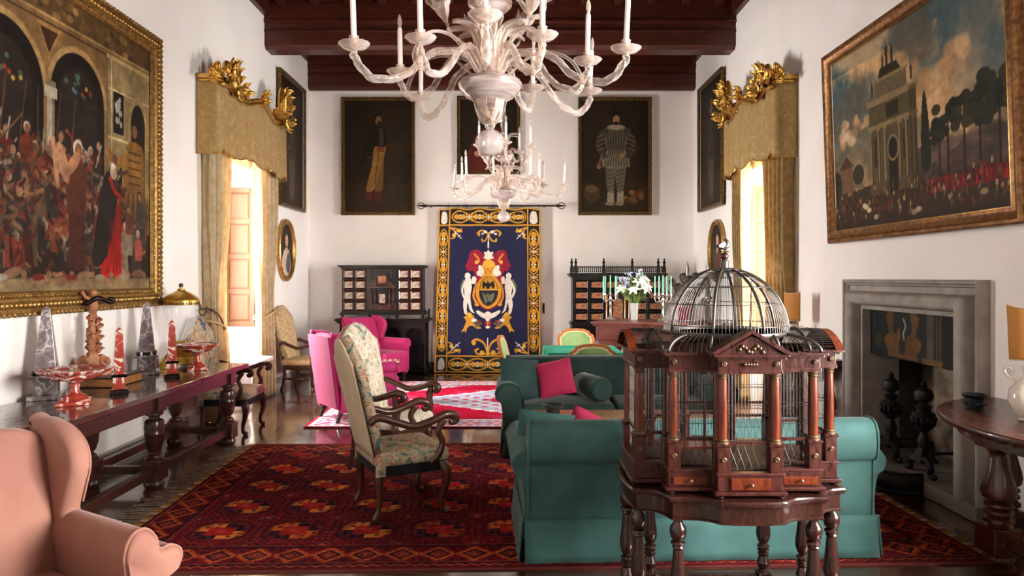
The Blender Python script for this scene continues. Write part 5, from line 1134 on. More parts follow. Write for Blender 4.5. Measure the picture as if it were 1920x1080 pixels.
# ---- half-round side tables with turned legs
M_mahog = mat('mahogany', '#35160e', .25, c2='#502215', nscale=8, wood=(6, 1.5, 6), coat=.3, r2=.35)
def demilune(label, loc):
    t = thing('half_round_table', label, 'table', loc, 0, 'half-round side tables')       # local: wall side at +x = 0, bulging towards -x
    out = [(.0, -.9)]+[(-.76*math.sin(a)-.0, -.9*math.cos(a)) for a in np.linspace(.0, PI, 41)][1:-1]+[(.0, .9)]
    rings = []
    for z, k in ((.815, .97), (.82, .985), (.835, 1), (.85, 1), (.86, .99)): rings.append([(x*k-.002, y*k, z) for x, y in out])
    MB().loft(rings).build('tabletop', M_mahog, t, smooth=40)
    ap = [(-.005, -.80)]+[(-.66*math.sin(a), -.80*math.cos(a)) for a in np.linspace(0, PI, 31)][1:-1]+[(-.005, .80)]
    MB().loft([[(x, y, z) for x, y in ap] for z in (.75, .814)]).build('apron', M_mahog, t, smooth=30)
    mb = MB()
    for x, y in ap[::1]: mb.sphere((x*1.01, y*1.01, .80), .012, 6, 4)
    stuff(mb.build('carved_edge', M_mahog, t, smooth=180))
    lp = [(.05, .66), (.065, .65), (.05, .635), (.045, .62), (.05, .60), (.055, .55), (.085, .45), (.092, .41), (.085, .375), (.055, .35), (.075, .34), (.075, .325), (.05, .315), (.075, .30), (.075, .285), (.05, .275), (.08, .255), (.08, .235), (.055, .225), (.07, .21)]
    for x, y in ((-.36, .36), (-.36, -.36), (-.10, .64), (-.10, -.64)):
        k = 1 if x < -.2 else .8
        l = MB().lathe([(r*k, z) for r, z in lp], 20, (x, y, 0)).build('leg', M_mahog, t)
        MB().box((x, y, .71), (.17*k, .17*k, .10)).build('leg_block', M_mahog, l, smooth=0, bevel=.006)
        MB().box((x, y, .13), (.17*k, .17*k, .16)).build('leg_block', M_mahog, l, smooth=0, bevel=.008)
        MB().lathe([(.05, .05), (.075*k, .045), (.085*k, .025), (.07*k, .003), (.03, .002)], 16, (x, y, 0)).build('foot', M_mahog, l)
    for s_ in (-1, 1):
        MB().tube([(-.36, s_*.36, .12), (-.10, s_*.62, .12)], .032, 4).build('stretcher', M_mahog, t, smooth=0)
    MB().tube([(-.36, -.30, .12), (-.36, .30, .12)], .032, 4).build('stretcher', M_mahog, t, smooth=0)
    return t
demilune('half-round mahogany table with baluster legs beside the fireplace, nearest the viewer', (XR-.016, 3.67, 0))
demilune('dark half-round table between the fireplace and the window, behind the birdcage', (XR-.024, 7.12, 0)).scale = (.85, .62, 1)
# shield-shade lamps on them
M_shade = mat('parchment_shade', '#d8a055', .7, c2='#e2ae66', nscale=4, translucent=.45); M_ceram = mat('cream_ceramic', '#e6e0d3', .15, c2='#d8d0c0', nscale=6, coat=.5)
M_brass = mat('aged_brass', '#8a6a32', .3, .9, c2='#a98845', nscale=25); M_silver = mat('old_silver', '#b9b4ab', .25, .9, c2='#8d8780', nscale=18)
def shield_lamp(label, loc, rz):
    t = thing('shield_lamp', label, 'lamp', loc, rz, 'lamps with shield shades')
    MB().lathe([(.05, 0), (.06, .008), (.055, .018), (.085, .05), (.108, .11), (.10, .17), (.06, .215), (.038, .24), (.034, .27), (.045, .285), (.042, .295), (.02, .295)], 28).build('vase_body', M_ceram, t)
    for s_ in (-1, 1): MB().tube([(0, s_*p[0], p[1]) for p in cr([(.07, .2), (.11, .24), (.125, .27), (.10, .285), (.085, .265), (.10, .25)], 6)], .009, 8).build('handle', M_ceram, t, smooth=180)
    MB().tube([(0, 0, .29), (0, 0, .42)], .007, 8).build('stem', M_brass, t); MB().lathe([(.02, .40), (.022, .43), (.014, .47), (.012, .5)], 12).build('candle_sleeve', M_ceram, t)
    def P(u, v):
        a = (u-.5)*1.5; z = lerp(.335, .62, v)+.018*abs(u*2-1)**2*(1 if v > .5 else -.3)*(v if v > .5 else 1-v); r = .125+.012*v
        return (-.085+r*math.cos(a)+.0, r*1.0*math.sin(a)*1.18, z)
    MB().grid(P, 24, 12).build('shade', M_shade, t, smooth=180, solid=.004)
    for v in (0, 1): MB().tube([P(u, v) for u in np.linspace(0, 1, 24)], .004, 5).build('shade_trim', M_cream, t, smooth=180)
    return t
shield_lamp('cream vase lamp with amber shield shade on the nearest half-round table', (2.86, 3.80, .861), math.radians(215))
shield_lamp('lamp with amber shield shade seen above the birdcage roof', (3.0, 7.33, .861), math.radians(205))
o = thing('bronze_bowl', 'small dark bronze bowl on the half-round table by the fireplace', 'bowl', (2.80, 4.17, .861))
M_verdi = mat('dark_patina', '#1c2a2a', .3, .5, c2='#2f4040', nscale=20, coat=.3)
MB().lathe([(.001, .004), (.045, .001), (.05, .004), (.052, .012), (.05, .05), (.055, .068), (.07, .08), (.072, .088), (.066, .088), (.05, .07), (.045, .02), (.001, .012)], 28).build('bowl', M_verdi, o)
mb = MB()
for k in range(10): a = 2*PI*k/10; mb.sphere((.052*math.cos(a), .052*math.sin(a), .032), .012, 7, 5)
mb.build('relief', M_verdi, o, smooth=180)
# ---- coffee table
t = thing('coffee_table', 'low wooden coffee table between the two green sofas', 'table', (1.05, 5.52, .016))
M_burl = ramp_mat('burl_wood', [(.3, '#6b4424'), (.45, '#93683a'), (.55, '#a97d4c'), (.7, '#7d5430')], scale=7, rough=.3, distort=3, coat=.3)
MB().bx(-.85, .85, -.42, .42, .47, .50).build('tabletop', M_burl, t, smooth=0, bevel=.008); MB().bx(-.78, .78, -.36, .36, .40, .469).build('apron', M_burl, t, smooth=0)
for x in (-.74, .74):
    for y in (-.32, .32): MB().lathe([(.02, 0), (.03, .02), (.022, .06), (.035, .2), (.025, .33), (.035, .36), (.035, .40)], 12, (x, y, 0)).build('leg', M_walnut, t)
o = thing('dark_bowl', 'small dark bowl on the coffee table beside the crimson cushion', 'bowl', (.36, 5.72, .517))
MB().lathe([(.001, .004), (.05, 0), (.055, .01), (.07, .06), (.09, .075), (.092, .085), (.08, .08), (.062, .06), (.05, .02), (.001, .015)], 24).build('bowl', M_verdi, o)
# ---- little games table between the magenta chairs
t = thing('games_table', 'small side table with striped marquetry top between the magenta chairs', 'table', (-1.64, 8.98, .015), math.radians(8)); t.scale = (.86, .86, 1)
cv = Canvas(.5, .42, 60, 50, '#a3705c'); r = random.Random(2)
for k in range(12): cv.poly([(.02+k*.04, .03), (.05+k*.04, .03), (.035+k*.04, .2)], '#e6d6c6' if k % 2 else '#7a2f2c'); cv.poly([(.02+k*.04, .39), (.05+k*.04, .39), (.035+k*.04, .22)], '#7a2f2c' if k % 2 else '#e6d6c6')
MB().bx(-.25, .25, -.21, .21, .51, .548).build('tabletop', mat('greyed_wood', '#6d5c58', .35), t, smooth=0, bevel=.005)
put(cv.mesh('marquetry', lambda X, Y: (X-.25, Y-.21, np.full_like(X, .5495)), mat('marquetry_top', attr=True, rough=.25)), 'marquetry', t)
MB().bx(-.21, .21, -.17, .17, .42, .51).build('apron', mat('red_brown_wood', '#8a4630', .35), t, smooth=0)
for x in (-.19, .19):
    for y in (-.15, .15): MB().lathe([(.014, 0), (.02, .02), (.014, .05), (.022, .15), (.014, .3), (.022, .34), (.014, .38), (.02, .42)], 10, (x, y, 0)).build('leg', M_walnut, t)
# ---- card table with green cloth
t = thing('card_table', 'square card table under a bright green cloth beyond the dark green sofa', 'table', (.90, 8.62, .015))
M_baize = mat('green_baize', '#0f7a5a', .9, c2='#15866a', nscale=5)
MB().bx(-.44, .44, -.44, .44, .70, .735).build('tabletop', M_walnut, t, smooth=0)
rings = [rrect(0, 0, .475, .475, .02, .58), rrect(0, 0, .462, .462, .02, .66), rrect(0, 0, .456, .456, .015, .735), rrect(0, 0, .45, .45, .015, .742), rrect(0, 0, .02, .02, .01, .742)]
mb = MB(); mb.loft(rings, caps=False); mb.build('cloth', M_baize, t, smooth=40, solid=.004)
for x in (-.4, .4):
    for y in (-.4, .4): MB().lathe([(.018, 0), (.025, .7)], 8, (x, y, 0)).build('leg', M_walnut, t)
# ---- ebony collector cabinets
M_ebony = mat('ebony', '#0c0908', .34, c2='#15100e', nscale=8, spec=.4); M_tort = mat('tortoiseshell', '#1d0805', .3, c2='#54200f', nscale=14, coat=.2)
M_ivory = mat('painted_panel', '#c9b8a6', .45, c2='#8d7768', nscale=26, ncontrast=(.42, .62)); M_amber = mat('inlaid_panel', '#b37b52', .45, c2='#7a4a30', nscale=30, ncontrast=(.4, .62))
def drawer_meshes(w, h, face):
    mb = MB(); e = .018; a = [(-w/2, -h/2), (w/2, -h/2), (w/2, h/2), (-w/2, h/2)]
    def rg(k, y): return [(x-math.copysign(k, x), y, z-math.copysign(k, z)) for x, z in a]
    mb.loft([rg(0, 0), rg(0, -.012), rg(e*.5, -.022), rg(e, -.016), rg(e*1.5, -.01)]); m1 = mb.mesh('drawer', 0); m1.materials.append(M_tort if face is M_ivory else M_ebony)
    m2 = MB().bx(-w/2+e*1.7, w/2-e*1.7, -.013, -.009, -h/2+e*1.7, h/2-e*1.7).mesh('panel', 0); m2.materials.append(face); return m1, m2
def drawers(t, xs, zs, w, h, y, face):
    m1, m2 = drawer_meshes(w, h, face)
    for x in xs:
        for z in zs:
            d = put(m1, 'drawer', t, (x, y, z)); put(m2, 'panel', d)
def moulding(mb, x0, x1, y0, y1, z0, prof):
    """stack of stepped slabs: (height, overhang)"""
    for h, o in prof: mb.bx(x0-o, x1+o, y0-o, y1, z0, z0+h); z0 += h
    return mb
t = thing('ebony_cabinet', 'ebony cabinet with rows of painted drawers left of the armorial hanging', 'cabinet', (-2.14, 11.66, 0), 0, 'ebony collector cabinets')
mb = MB(); moulding(mb, -.75, .75, 0, .40, .87, [(.02, .0), (.025, .02), (.03, .045), (.012, .03)]); mb.build('stand_top', M_ebony, t, smooth=0, bevel=.004)
arch = MB()
for k in range(4):
    xa, xb = -.72+k*.36, -.36+k*.36
    pts = [(xa, .87), (xa, .52), (xa+.03, .52)]+[((xa+xb)/2-.15*math.cos(a), .66+.14*math.sin(a)) for a in np.linspace(0, PI, 13)]+[(xb-.03, .52), (xb, .52), (xb, .87)]
    MB().prism(pts, .02, .06, 'xz').build('arcade_panel', M_ebony, t, smooth=30)
for x in (-.70, -.36, 0, .36, .70):
    c = MB().lathe([(.045, .10), (.05, .13), (.035, .15), (.032, .17), (.03, .46), (.035, .48), (.045, .50), (.045, .52)], 16, (x, .045, 0)).build('column', M_ebony, t)
    MB().lathe([(.03, 0), (.055, .02), (.06, .045), (.04, .065), (.055, .07), (.055, .10)], 14, (x, .045, 0)).build('bun_foot', M_ebony, c)
MB().bx(-.74, .74, .34, .39, .07, .87).build('stand_back', M_ebony, t, smooth=0); MB().bx(-.75, .75, .0, .39, .065, .10).build('base_shelf', M_ebony, t, smooth=0, bevel=.006)
for x in (-.68, -.22, .24, .68): MB().sphere((x, .06, .987), .03, 14, 8).build('ball_foot', M_ebony, t, smooth=180)
MB().bx(-.72, .72, .06, .37, .958, .972).build('foot_rail', M_silver, t, smooth=0)
mb = MB(); moulding(mb, -.70, .70, .02, .38, 1.017, [(.02, .025), (.025, .01), (.02, -.005)]); mb.build('plinth', M_ebony, t, smooth=0, bevel=.003)
MB().bx(-.68, .68, .025, .38, 1.08, 1.82).build('carcase', M_ebony, t, smooth=0)
mb = MB(); moulding(mb, -.69, .69, .02, .38, 1.80, [(.015, .01), (.02, .03), (.018, .055)]); mb.build('cornice', M_ebony, t, smooth=0, bevel=.003)
drawers(t, (-.565, -.365, .365, .565), (1.165, 1.345, 1.525, 1.705), .185, .165, .024, M_ivory)
MB().bx(-.23, .23, .0, .024, 1.10, 1.22).build('portal_base', M_tort, t, smooth=0, bevel=.005)
for x in (-.19, -.12, .12, .19):
    c = MB().lathe([(.02, 1.18), (.02, 1.2), (.014, 1.21), (.013, 1.44), (.02, 1.455), (.02, 1.47)], 10, (x, -.005, 0)).build('portal_column', M_tort, t); MB().box((x, -.005, 1.15), (.045, .03, .06)).build('pedestal', M_tort, c, smooth=0)
MB().prism([(-.08, 1.18), (-.08, 1.40), (0, 1.45), (.08, 1.40), (.08, 1.18)], .005, .024, 'xz').build('portal_door', M_ebony, t, smooth=0); MB().prism([(-.05, 1.19), (-.05, 1.37), (.05, 1.37), (.05, 1.19)], .0, .006, 'xz').build('niche_picture', M_ivory, t, smooth=0)
MB().bx(-.235, .235, -.02, .024, 1.47, 1.50).build('entablature', M_tort, t, smooth=0, bevel=.004); MB().prism([(-.22, 1.50), (-.09, 1.62), (-.09, 1.50)], -.01, .024, 'xz').build('broken_pediment', M_tort, t, smooth=0); MB().prism([(.22, 1.50), (.09, 1.62), (.09, 1.50)], -.01, .024, 'xz').build('broken_pediment', M_tort, t, smooth=0)
MB().bx(-.085, .085, -.012, .024, 1.52, 1.70).build('attic_panel', M_tort, t, smooth=0, bevel=.006); MB().bx(-.062, .062, -.016, -.011, 1.56, 1.67).build('attic_picture', M_amber, t, smooth=0)
for x in (-.19, -.15, .15, .19): MB().lathe([(.014, 1.64), (.01, 1.66), (.01, 1.77), (.014, 1.79)], 8, (x, .005, 0)).build('attic_column', M_tort, t)
# the second cabinet
t = thing('ebony_cabinet', 'ebony cabinet with baluster gallery behind the flowers and candelabra', 'cabinet', (1.83, 11.66, 0), 0, 'ebony collector cabinets')
MB().bx(-.76, .76, .03, .39, .90, 1.66).build('carcase', M_ebony, t, smooth=0)
mb = MB(); moulding(mb, -.77, .77, .02, .39, 1.64, [(.02, .01), (.025, .035), (.025, .06), (.012, .05)]); mb.build('cornice', M_ebony, t, smooth=0, bevel=.003)
mb = MB(); moulding(mb, -.78, .78, .0, .39, .70, [(.05, .03), (.06, .0), (.04, -.01), (.03, .02), (.02, 0)]); mb.build('plinth', M_ebony, t, smooth=0, bevel=.004)
drawers(t, (-.62, -.36, .36, .62), (.985, 1.165, 1.345, 1.525), .235, .155, .03, M_amber)
drawers(t, (0,), (1.525,), .42, .155, .03, M_amber)
mb = MB(); mb.prism([(-.08, .93), (-.08, 1.22)]+[(.08*-math.cos(a), 1.22+.08*math.sin(a)) for a in np.linspace(0, PI, 9)]+[(.08, 1.22), (.08, .93)], .015, .03, 'xz'); mb.build('niche_picture', M_amber, t, smooth=0)
for x in (-.19, -.12, .12, .19): MB().lathe([(.02, .94), (.016, .96), (.015, 1.33), (.022, 1.36)], 10, (x, .015, 0)).build('portal_column', mat('honey_column', '#b9823f', .3, coat=.3), t)
MB().bx(-.23, .23, .0, .03, 1.36, 1.40).build('entablature', M_ebony, t, smooth=0); MB().bx(-.23, .23, .005, .03, .90, .94).build('portal_base', M_ebony, t, smooth=0)
mb = MB()
for k in range(44):
    x = -.74+1.48*k/43; mb.lathe([(.006, 1.735), (.012, 1.755), (.005, 1.775), (.012, 1.795), (.006, 1.815)], 6, (x, .02, 0))
stuff(mb.build('gallery_balusters', M_ebony, t)); MB().bx(-.79, .79, .0, .045, 1.815, 1.835).build('gallery_rail', M_ebony, t, smooth=0)
for x in (-.78, -.71, -.24, .24, .68, .78):
    b = MB().box((x, .02, 1.775), (.055, .05, .10)).build('gallery_post', M_ebony, t, smooth=0); MB().lathe([(.02, 1.835), (.024, 1.85), (.012, 1.87), (.028, 1.90), (.012, 1.93), (.016, 1.95), (.003, 1.975)], 10, (x, .02, 0)).build('finial', M_ebony, b)
for x in (-.70, .70):
    for y in (.05, .34): MB().tube(cr([(x, y, .70), (x*1.05, y, .58), (x*.93, y, .42), (x*.98, y, .2), (x*1.06, y, .02)], 6), [.06, .055, .035, .03, .045], 10).build('scroll_leg', M_ebony, t, smooth=180)
MB().bx(-.76, .76, .03, .37, .62, .70).build('stand_frieze', M_ebony, t, smooth=0, bevel=.01); MB().bx(-.70, .70, .16, .22, .14, .18).build('stretcher', M_ebony, t, smooth=0)
# ---- harpsichord-like case with flowers
M_rose = mat('rosewood', '#5a3028', .35, c2='#744036', nscale=6, wood=(1.2, 6, 6), coat=.25)
t = thing('harpsichord', 'reddish wooden harpsichord case carrying flowers and candelabra', 'harpsichord', (1.22, 10.0, .016), math.radians(-25.5))
MB().bx(-.04, 1.74, -.04, .88, .965, 1.0).build('lid', M_rose, t, smooth=0, bevel=.008); MB().bx(-.015, 1.715, -.015, .855, .935, .964).build('lid_moulding', M_rose, t, smooth=0, bevel=.008)
MB().bx(0.02, 1.68, .02, .82, .74, .934).build('case', M_rose, t, smooth=0, bevel=.004); MB().bx(0.05, 1.65, .05, .79, .64, .739).build('frame_rail', M_rose, t, smooth=0, bevel=.01)
for x in (.14, 1.56):
    for y in (.14, .70): MB().lathe([(.03, 0), (.045, .03), (.03, .07), (.028, .1), (.06, .3), (.065, .38), (.04, .48), (.06, .52), (.065, .64)], 14, (x, y, 0)).build('leg', M_darkleg, t)
HZ = math.radians(-25.5)
def on_case(lx, ly): return (1.22+lx*math.cos(HZ)-ly*math.sin(HZ), 10.0+lx*math.sin(HZ)+ly*math.cos(HZ), 1.0165)
M_wax_g = mat('pale_green_wax', '#7fc7a4', .5, subs=.1); M_silver_l = mat('bright_silver', '#d9cfc6', .22, .85, c2='#b9aca2', nscale=20)
def candelabrum(label, loc, rz):
    t = thing('candelabrum', label, 'candelabrum', loc, rz, 'silver candelabra with green candles')
    MB().lathe([(.085, 0), (.09, .008), (.08, .018), (.04, .035), (.025, .05), (.03, .07), (.016, .09), (.014, .2), (.022, .22), (.014, .24), (.018, .29), (.024, .31), (.02, .33)], 18).build('stem', M_silver_l, t)
    for k in range(5):
        a = 2*PI*k/4; r = .125 if k < 4 else 0; z = .37 if k < 4 else .385
        if k < 4:
            A = MB().tube([(q*math.cos(a), q*math.sin(a), h) for q, h in cr([(.0, .26), (.04, .30), (.09, .27), (.125, .31), (.125, .355)], 5)], .008, 7).build('arm', M_silver_l, t, smooth=180)
        else: A = MB().lathe([(.012, .32), (.012, .36)], 8).build('arm', M_silver_l, t)
        x, y = r*math.cos(a), r*math.sin(a)
        MB().lathe([(.006, z-.02), (.03, z-.012), (.032, z-.006), (.013, z), (.013, z+.03), (.018, z+.035)], 12, (x, y, 0)).build('socket', M_silver_l, A); MB().lathe([(.0115, z+.025), (.0095, z+.27), (.003, z+.285)], 10, (x, y, 0)).build('candle', M_wax_g, A)
    return t
candelabrum('silver candelabrum with green candles on the end of the harpsichord nearest the hanging', on_case(.11, .44), .5); candelabrum('silver candelabrum with green candles between flowers and birdcage dome', on_case(.90, .42), .9)
# vase of flowers
x, y, z = on_case(.45, .52)
M_cglass = mat('cut_glass', '#f2f4f2', .05, alpha=.4, spec=1)
t = thing('flower_vase', 'clear cut glass vase holding the bouquet on the harpsichord', 'vase', (x, y, z))
MB().lathe([(.001, .004), (.05, 0), (.052, .01), (.055, .1), (.07, .25), (.073, .255), (.066, .25), (.05, .1), (.046, .02), (.001, .016)], 20).build('glass', M_cglass, t)
t = thing('bouquet', 'bouquet of white lilies and pale blue flowers in the glass vase', 'flowers', (x, y, z+.0))
M_stem = mat('green_stem', '#5d7a35', .6, c2='#7d9a4a', nscale=10); M_petal = mat('white_petal', '#f1ede6', .5, subs=.1); M_bluef = mat('pale_blue_petal', '#b4bbe0', .6, c2='#dcdff0', nscale=20)
def blade(L_, w_, bend): return MB().grid(lambda u, v: ((u-.5)*w_*math.sin(PI*min(1, .08+v*.92))**.7, -bend*v*v*L_, L_*v*(1-.3*bend*v)), 3, 8)
BL = blade(.2, .05, .5).mesh('leaf_blade', 180); BL.materials.append(M_stem); PT = blade(.085, .045, .8).mesh('petal', 180); PT.materials.append(M_petal)
r = random.Random(12)
def stem_to(p): return MB().tube(cr([(p[0]*.15, p[1]*.15, .02), (p[0]*.3, p[1]*.3, .25), p], 6), .004, 5).build('stem', M_stem, t, smooth=180)
for k in range(60):
    a = r.uniform(0, 2*PI); e = r.uniform(.2, 1.2); o = put(BL, 'leaf', t, (.05*math.cos(a), .05*math.sin(a), r.uniform(.24, .5)), (e*math.cos(a+PI/2)*-1, e*math.sin(a+PI/2)*-1, r.uniform(0, 6))); o.scale = (1, 1, r.uniform(.8, 1.4))
for dx, dy, h in ((-.30, -.02, .47), (.24, -.1, .46), (.30, .0, .50), (.16, -.15, .55), (-.05, -.14, .46), (.06, -.12, .56), (.24, -.05, .6)):
    dx *= .72; s_ = stem_to((dx*.9, dy, h))
    for k in range(6):
        o = put(PT, 'petal', s_, (dx*.9, dy, h), (1.1, 0, k*PI/3+.2)); o.rotation_euler = Matrix.Rotation(k*PI/3, 3, 'Z').to_euler(); o.rotation_euler = (Matrix.Rotation(-.4 if dx < 0 else .5, 3, 'Y') @ Matrix.Rotation(.7, 3, 'X') @ Matrix.Rotation(k*PI/3, 3, 'Z') @ Matrix.Rotation(.9, 3, 'X')).to_euler(); o.scale = (1.15, 1.15, 1.15)
for dx, dy, h in ((-.12, .0, .66), (-.19, .03, .62), (.10, .02, .72), (.05, -.06, .66), (.14, .05, .64), (-.05, .06, .68), (-.1, -.05, .6)):
    s_ = stem_to((dx, dy, h)); mb = MB()
    for k in range(26):
        mb.sphere((dx+r.uniform(-.035, .035), dy+r.uniform(-.035, .035), h-.06+r.uniform(-.08, .09)), r.uniform(.009, .017), 6, 4)
    stuff(mb.build('florets', M_bluef, s_, smooth=180))
# carved silver ornament on a draped stand in the corner behind the dome
t = thing('silver_ornament', 'carved silver leaf ornament rising behind the birdcage dome near the corner', 'ornament', (2.88, 11.2, 0))
M_cloth_w = mat('pale_cloth', '#d8cec4', .9)
MB().loft([rrect(0, 0, .24, .2, .03, .001), rrect(0, 0, .23, .19, .03, 1.2)]).build('draped_stand', M_cloth_w, t, bevel=.01)
for k in range(5): MB().bx(-.2+k*.045, -.17+k*.045, -.215, -.20, .85, 1.2).build('red_ribbon', M_crimson, t, smooth=0)
SL = acanthus(.28, .14, 1.2, 5).mesh('silver_leaf', 180); SL.materials.append(M_silver)
for dx, dz, a, k in ((-.18, 1.2, -.9, 1), (-.28, 1.36, -1.2, 1), (-.12, 1.35, -.4, 1.1), (.0, 1.4, 0, 1.4), (.12, 1.35, .4, 1.1), (.28, 1.36, 1.2, 1), (.18, 1.2, .9, 1), (-.06, 1.55, -.3, .9), (.06, 1.55, .3, .9), (-.2, 1.5, -.7, .8), (.2, 1.5, .7, .8)):
    o = put(SL, 'leaf', t, (dx, -.05, dz), (0, a, 0), solid=.01); o.scale = (k, k, k)
MB().lathe([(.10, 1.2), (.11, 1.23), (.05, 1.27), (.04, 1.4), (.07, 1.5), (.04, 1.62), (.05, 1.66), (.03, 1.72), (.035, 1.78), (.004, 1.92)], 16).build('stem', M_silver, t)
# ================================================================ objects on the long table (top at z = .78)
TZ = .781
M_greym = ramp_mat('grey_marble', [(.30, '#54484a'), (.45, '#7a6f70'), (.52, '#8d8384'), (.56, '#cfc8c6'), (.60, '#746a6c'), (.75, '#5c5254')], scale=9, detail=6, rough=.25, distort=1.8, coat=.3)
M_redm = ramp_mat('red_marble', [(.28, '#8c2f22'), (.46, '#a63e2d'), (.53, '#b34a37'), (.575, '#efe2d8'), (.63, '#e8d6ca'), (.66, '#9c3626')], scale=8, detail=4, rough=.2, distort=2.2, coat=.4)
M_blackm = mat('black_marble', '#121012', .15, coat=.4)
def obelisk(name, label, loc, rz, H, b, m, group, grey):
    t = thing(name, label, 'obelisk', loc, rz, group)
    sq = lambda k, z: [(-k, -k, z), (k, -k, z), (k, k, z), (-k, k, z)]
    if grey:
        MB().loft([sq(b, 0), sq(b, .03), sq(b*.98, .033)]).build('base_slab', m, t, smooth=0, bevel=.003)
        MB().loft([sq(b*.72, .033), sq(b*.70, .155)]).build('pedestal', m, t, smooth=0, bevel=.003); MB().loft([sq(b*.95, .155), sq(b*.95, .172)]).build('cap_slab', m, t, smooth=0, bevel=.004)
        for x in (-1, 1):
            for y in (-1, 1): MB().sphere((x*b*.62, y*b*.62, .19), .018, 12, 8).build('ball', M_blackm, t, smooth=180)
        MB().loft([sq(b*.66, .20), sq(b*.24, H-.03), sq(.002, H)]).build('shaft', m, t, smooth=0, bevel=.002); MB().loft([sq(b*.3, .173), sq(b*.3, .2)]).build('core', M_blackm, t, smooth=0)
    else:
        MB().loft([sq(b, 0), sq(b, .025), sq(b*.82, .035)]).build('base_slab', M_blackm, t, smooth=0, bevel=.003); MB().loft([sq(b*.68, .035), sq(b*.66, .125)]).build('pedestal', m, t, smooth=0, bevel=.002)
        MB().loft([sq(b*.78, .125), sq(b*.88, .135), sq(b*.78, .147)]).build('band', M_blackm, t, smooth=0); MB().loft([sq(b*.62, .147), sq(b*.36, H-.03), sq(.003, H)]).build('shaft', m, t, smooth=0, bevel=.002)
    return t
obelisk('marble_obelisk', 'tall grey marble obelisk on the long table, nearest the viewer', (-3.325, 4.98, TZ), .45, .665, .105, M_greym, 'grey marble obelisks', True)
obelisk('marble_obelisk', 'tall grey marble obelisk on the long table beside the gilt lamp', (-3.27, 6.25, TZ), .45, .655, .105, M_greym, 'grey marble obelisks', True)
obelisk('marble_obelisk', 'small red marble obelisk on the long table in front of the wooden box', (-2.92, 5.19, TZ), .5, .50, .062, M_redm, 'red marble obelisks', False)
obelisk('marble_obelisk', 'small red marble obelisk on the long table in front of the gilt lamp', (-2.93, 6.02, TZ), .5, .50, .062, M_redm, 'red marble obelisks', False)
def tazza(label, loc, R):
    t = thing('marble_tazza', label, 'bowl', loc, .5, 'red marble footed bowls')
    k = R/.21; sq = lambda a, z: [(-a, -a, z), (a, -a, z), (a, a, z), (-a, a, z)]
    MB().loft([sq(.095*k, 0), sq(.095*k, .022), sq(.09*k, .026)]).build('foot_slab', M_redm, t, smooth=0, bevel=.003)
    MB().lathe([(.085*k, .026), (.088*k, .035), (.07*k, .048), (.072*k, .055), (.045*k, .068), (.03*k, .085), (.026*k, .115), (.03*k, .122), (.03*k, .128), (.024*k, .14), (.05*k, .155), (.05*k, .162), (.03*k, .166)], 24).build('stem', M_redm, t)
    MB().lathe([(.03*k, .165), (.12*k, .172), (.15*k, .19), (.155*k, .2), (.165*k, .203), (.165*k, .208), (.2*k, .222), (R, .235), (R*1.0, .242), (R*.95, .243), (.15*k, .225), (.05*k, .205), (.001, .202)], 36).build('bowl', M_redm, t); return t
tazza('red marble footed bowl on the long table in front of the wooden box', (-2.99, 4.77, TZ), .23); tazza('red marble footed bowl at the far end of the long table', (-2.94, 6.53, TZ), .19)
t = thing('wooden_box', 'flat wooden box on the long table under the carved ornament', 'box', (-3.26, 5.66, TZ), math.radians(0))
M_box = mat('box_wood', '#8a5a30', .4, c2='#a8733f', nscale=8, wood=(1, 6, 6)); M_hide = mat('dark_leather', '#2c1a14', .4)
MB().bx(-.155, .155, -.2, .2, .004, .066).build('body', M_box, t, smooth=0, bevel=.003); MB().bx(-.165, .165, -.21, .21, .066, .08).build('lid', M_hide, t, smooth=0, bevel=.004); MB().bx(-.165, .165, -.21, .21, 0, .006).build('base', M_hide, t, smooth=0)
# carved wooden ornament standing on the box
M_carve = mat('carved_limewood', '#9a5e3e', .6, c2='#bf8460', nscale=14, bump=.3, bscale=50); M_bronze_dk = mat('dark_bronze', '#2b1b16', .45, .6)
t = thing('carved_ornament', 'carved wooden baroque ornament with putto standing on the wooden box', 'ornament', (-3.33, 5.54, TZ+.08), math.radians(52))
out = cr([(-.11, 0), (-.10, .08), (-.115, .12), (-.07, .17), (-.04, .155), (-.03, .19), (.03, .19), (.04, .155), (.07, .17), (.115, .12), (.10, .08), (.11, 0)], 4); MB().prism(out, -.03, .03, 'xz').build('cartouche', M_carve, t, smooth=40, bevel=.008)
for s_ in (-1, 1):
    MB().tube([(s_*(.075+p[0]), -.035, .115+p[1]) for p in spiral(0, 0, .038, .008, -1, 1.6, 26)], [.014, .008], 7).build('volute', M_carve, t, smooth=180); MB().tube([(s_*(.10+p[0]), -.01, .035+p[1]) for p in spiral(0, 0, .036, .008, 2, 1.6, 26)], [.016, .008], 7).build('volute', M_carve, t, smooth=180)
MB().lathe([(.05, .18), (.03, .2), (.045, .22), (.05, .25), (.03, .27), (.045, .3), (.05, .33), (.045, .37), (.03, .4), (.036, .43), (.03, .46), (.04, .48), (.025, .5)], 12, sy=.7).build('stem', M_carve, t)
CL_ = acanthus(.12, .07, 1.3, 4).mesh('carved_leaf', 180); CL_.materials.append(M_carve)
for k in range(12):
    s_ = -1 if k % 2 else 1; put(CL_, 'carved_leaf', t, (s_*.025, -.02, .19+.024*k), (.2, s_*(.5+.1*(k % 3)), rnd.uniform(-.5, .5)), solid=.008).scale = (.62, .62, .62)
mb = MB(); mb.sphere((0, 0, .665), .03, 10, 8); mb.tube([(0, 0, .5), (.01, 0, .56), (0, 0, .63)], [.03, .036, .022], 8); mb.tube([(0, 0, .61), (-.06, -.02, .63), (-.09, -.03, .68)], .014, 6); mb.build('putto', M_carve, t, smooth=180)
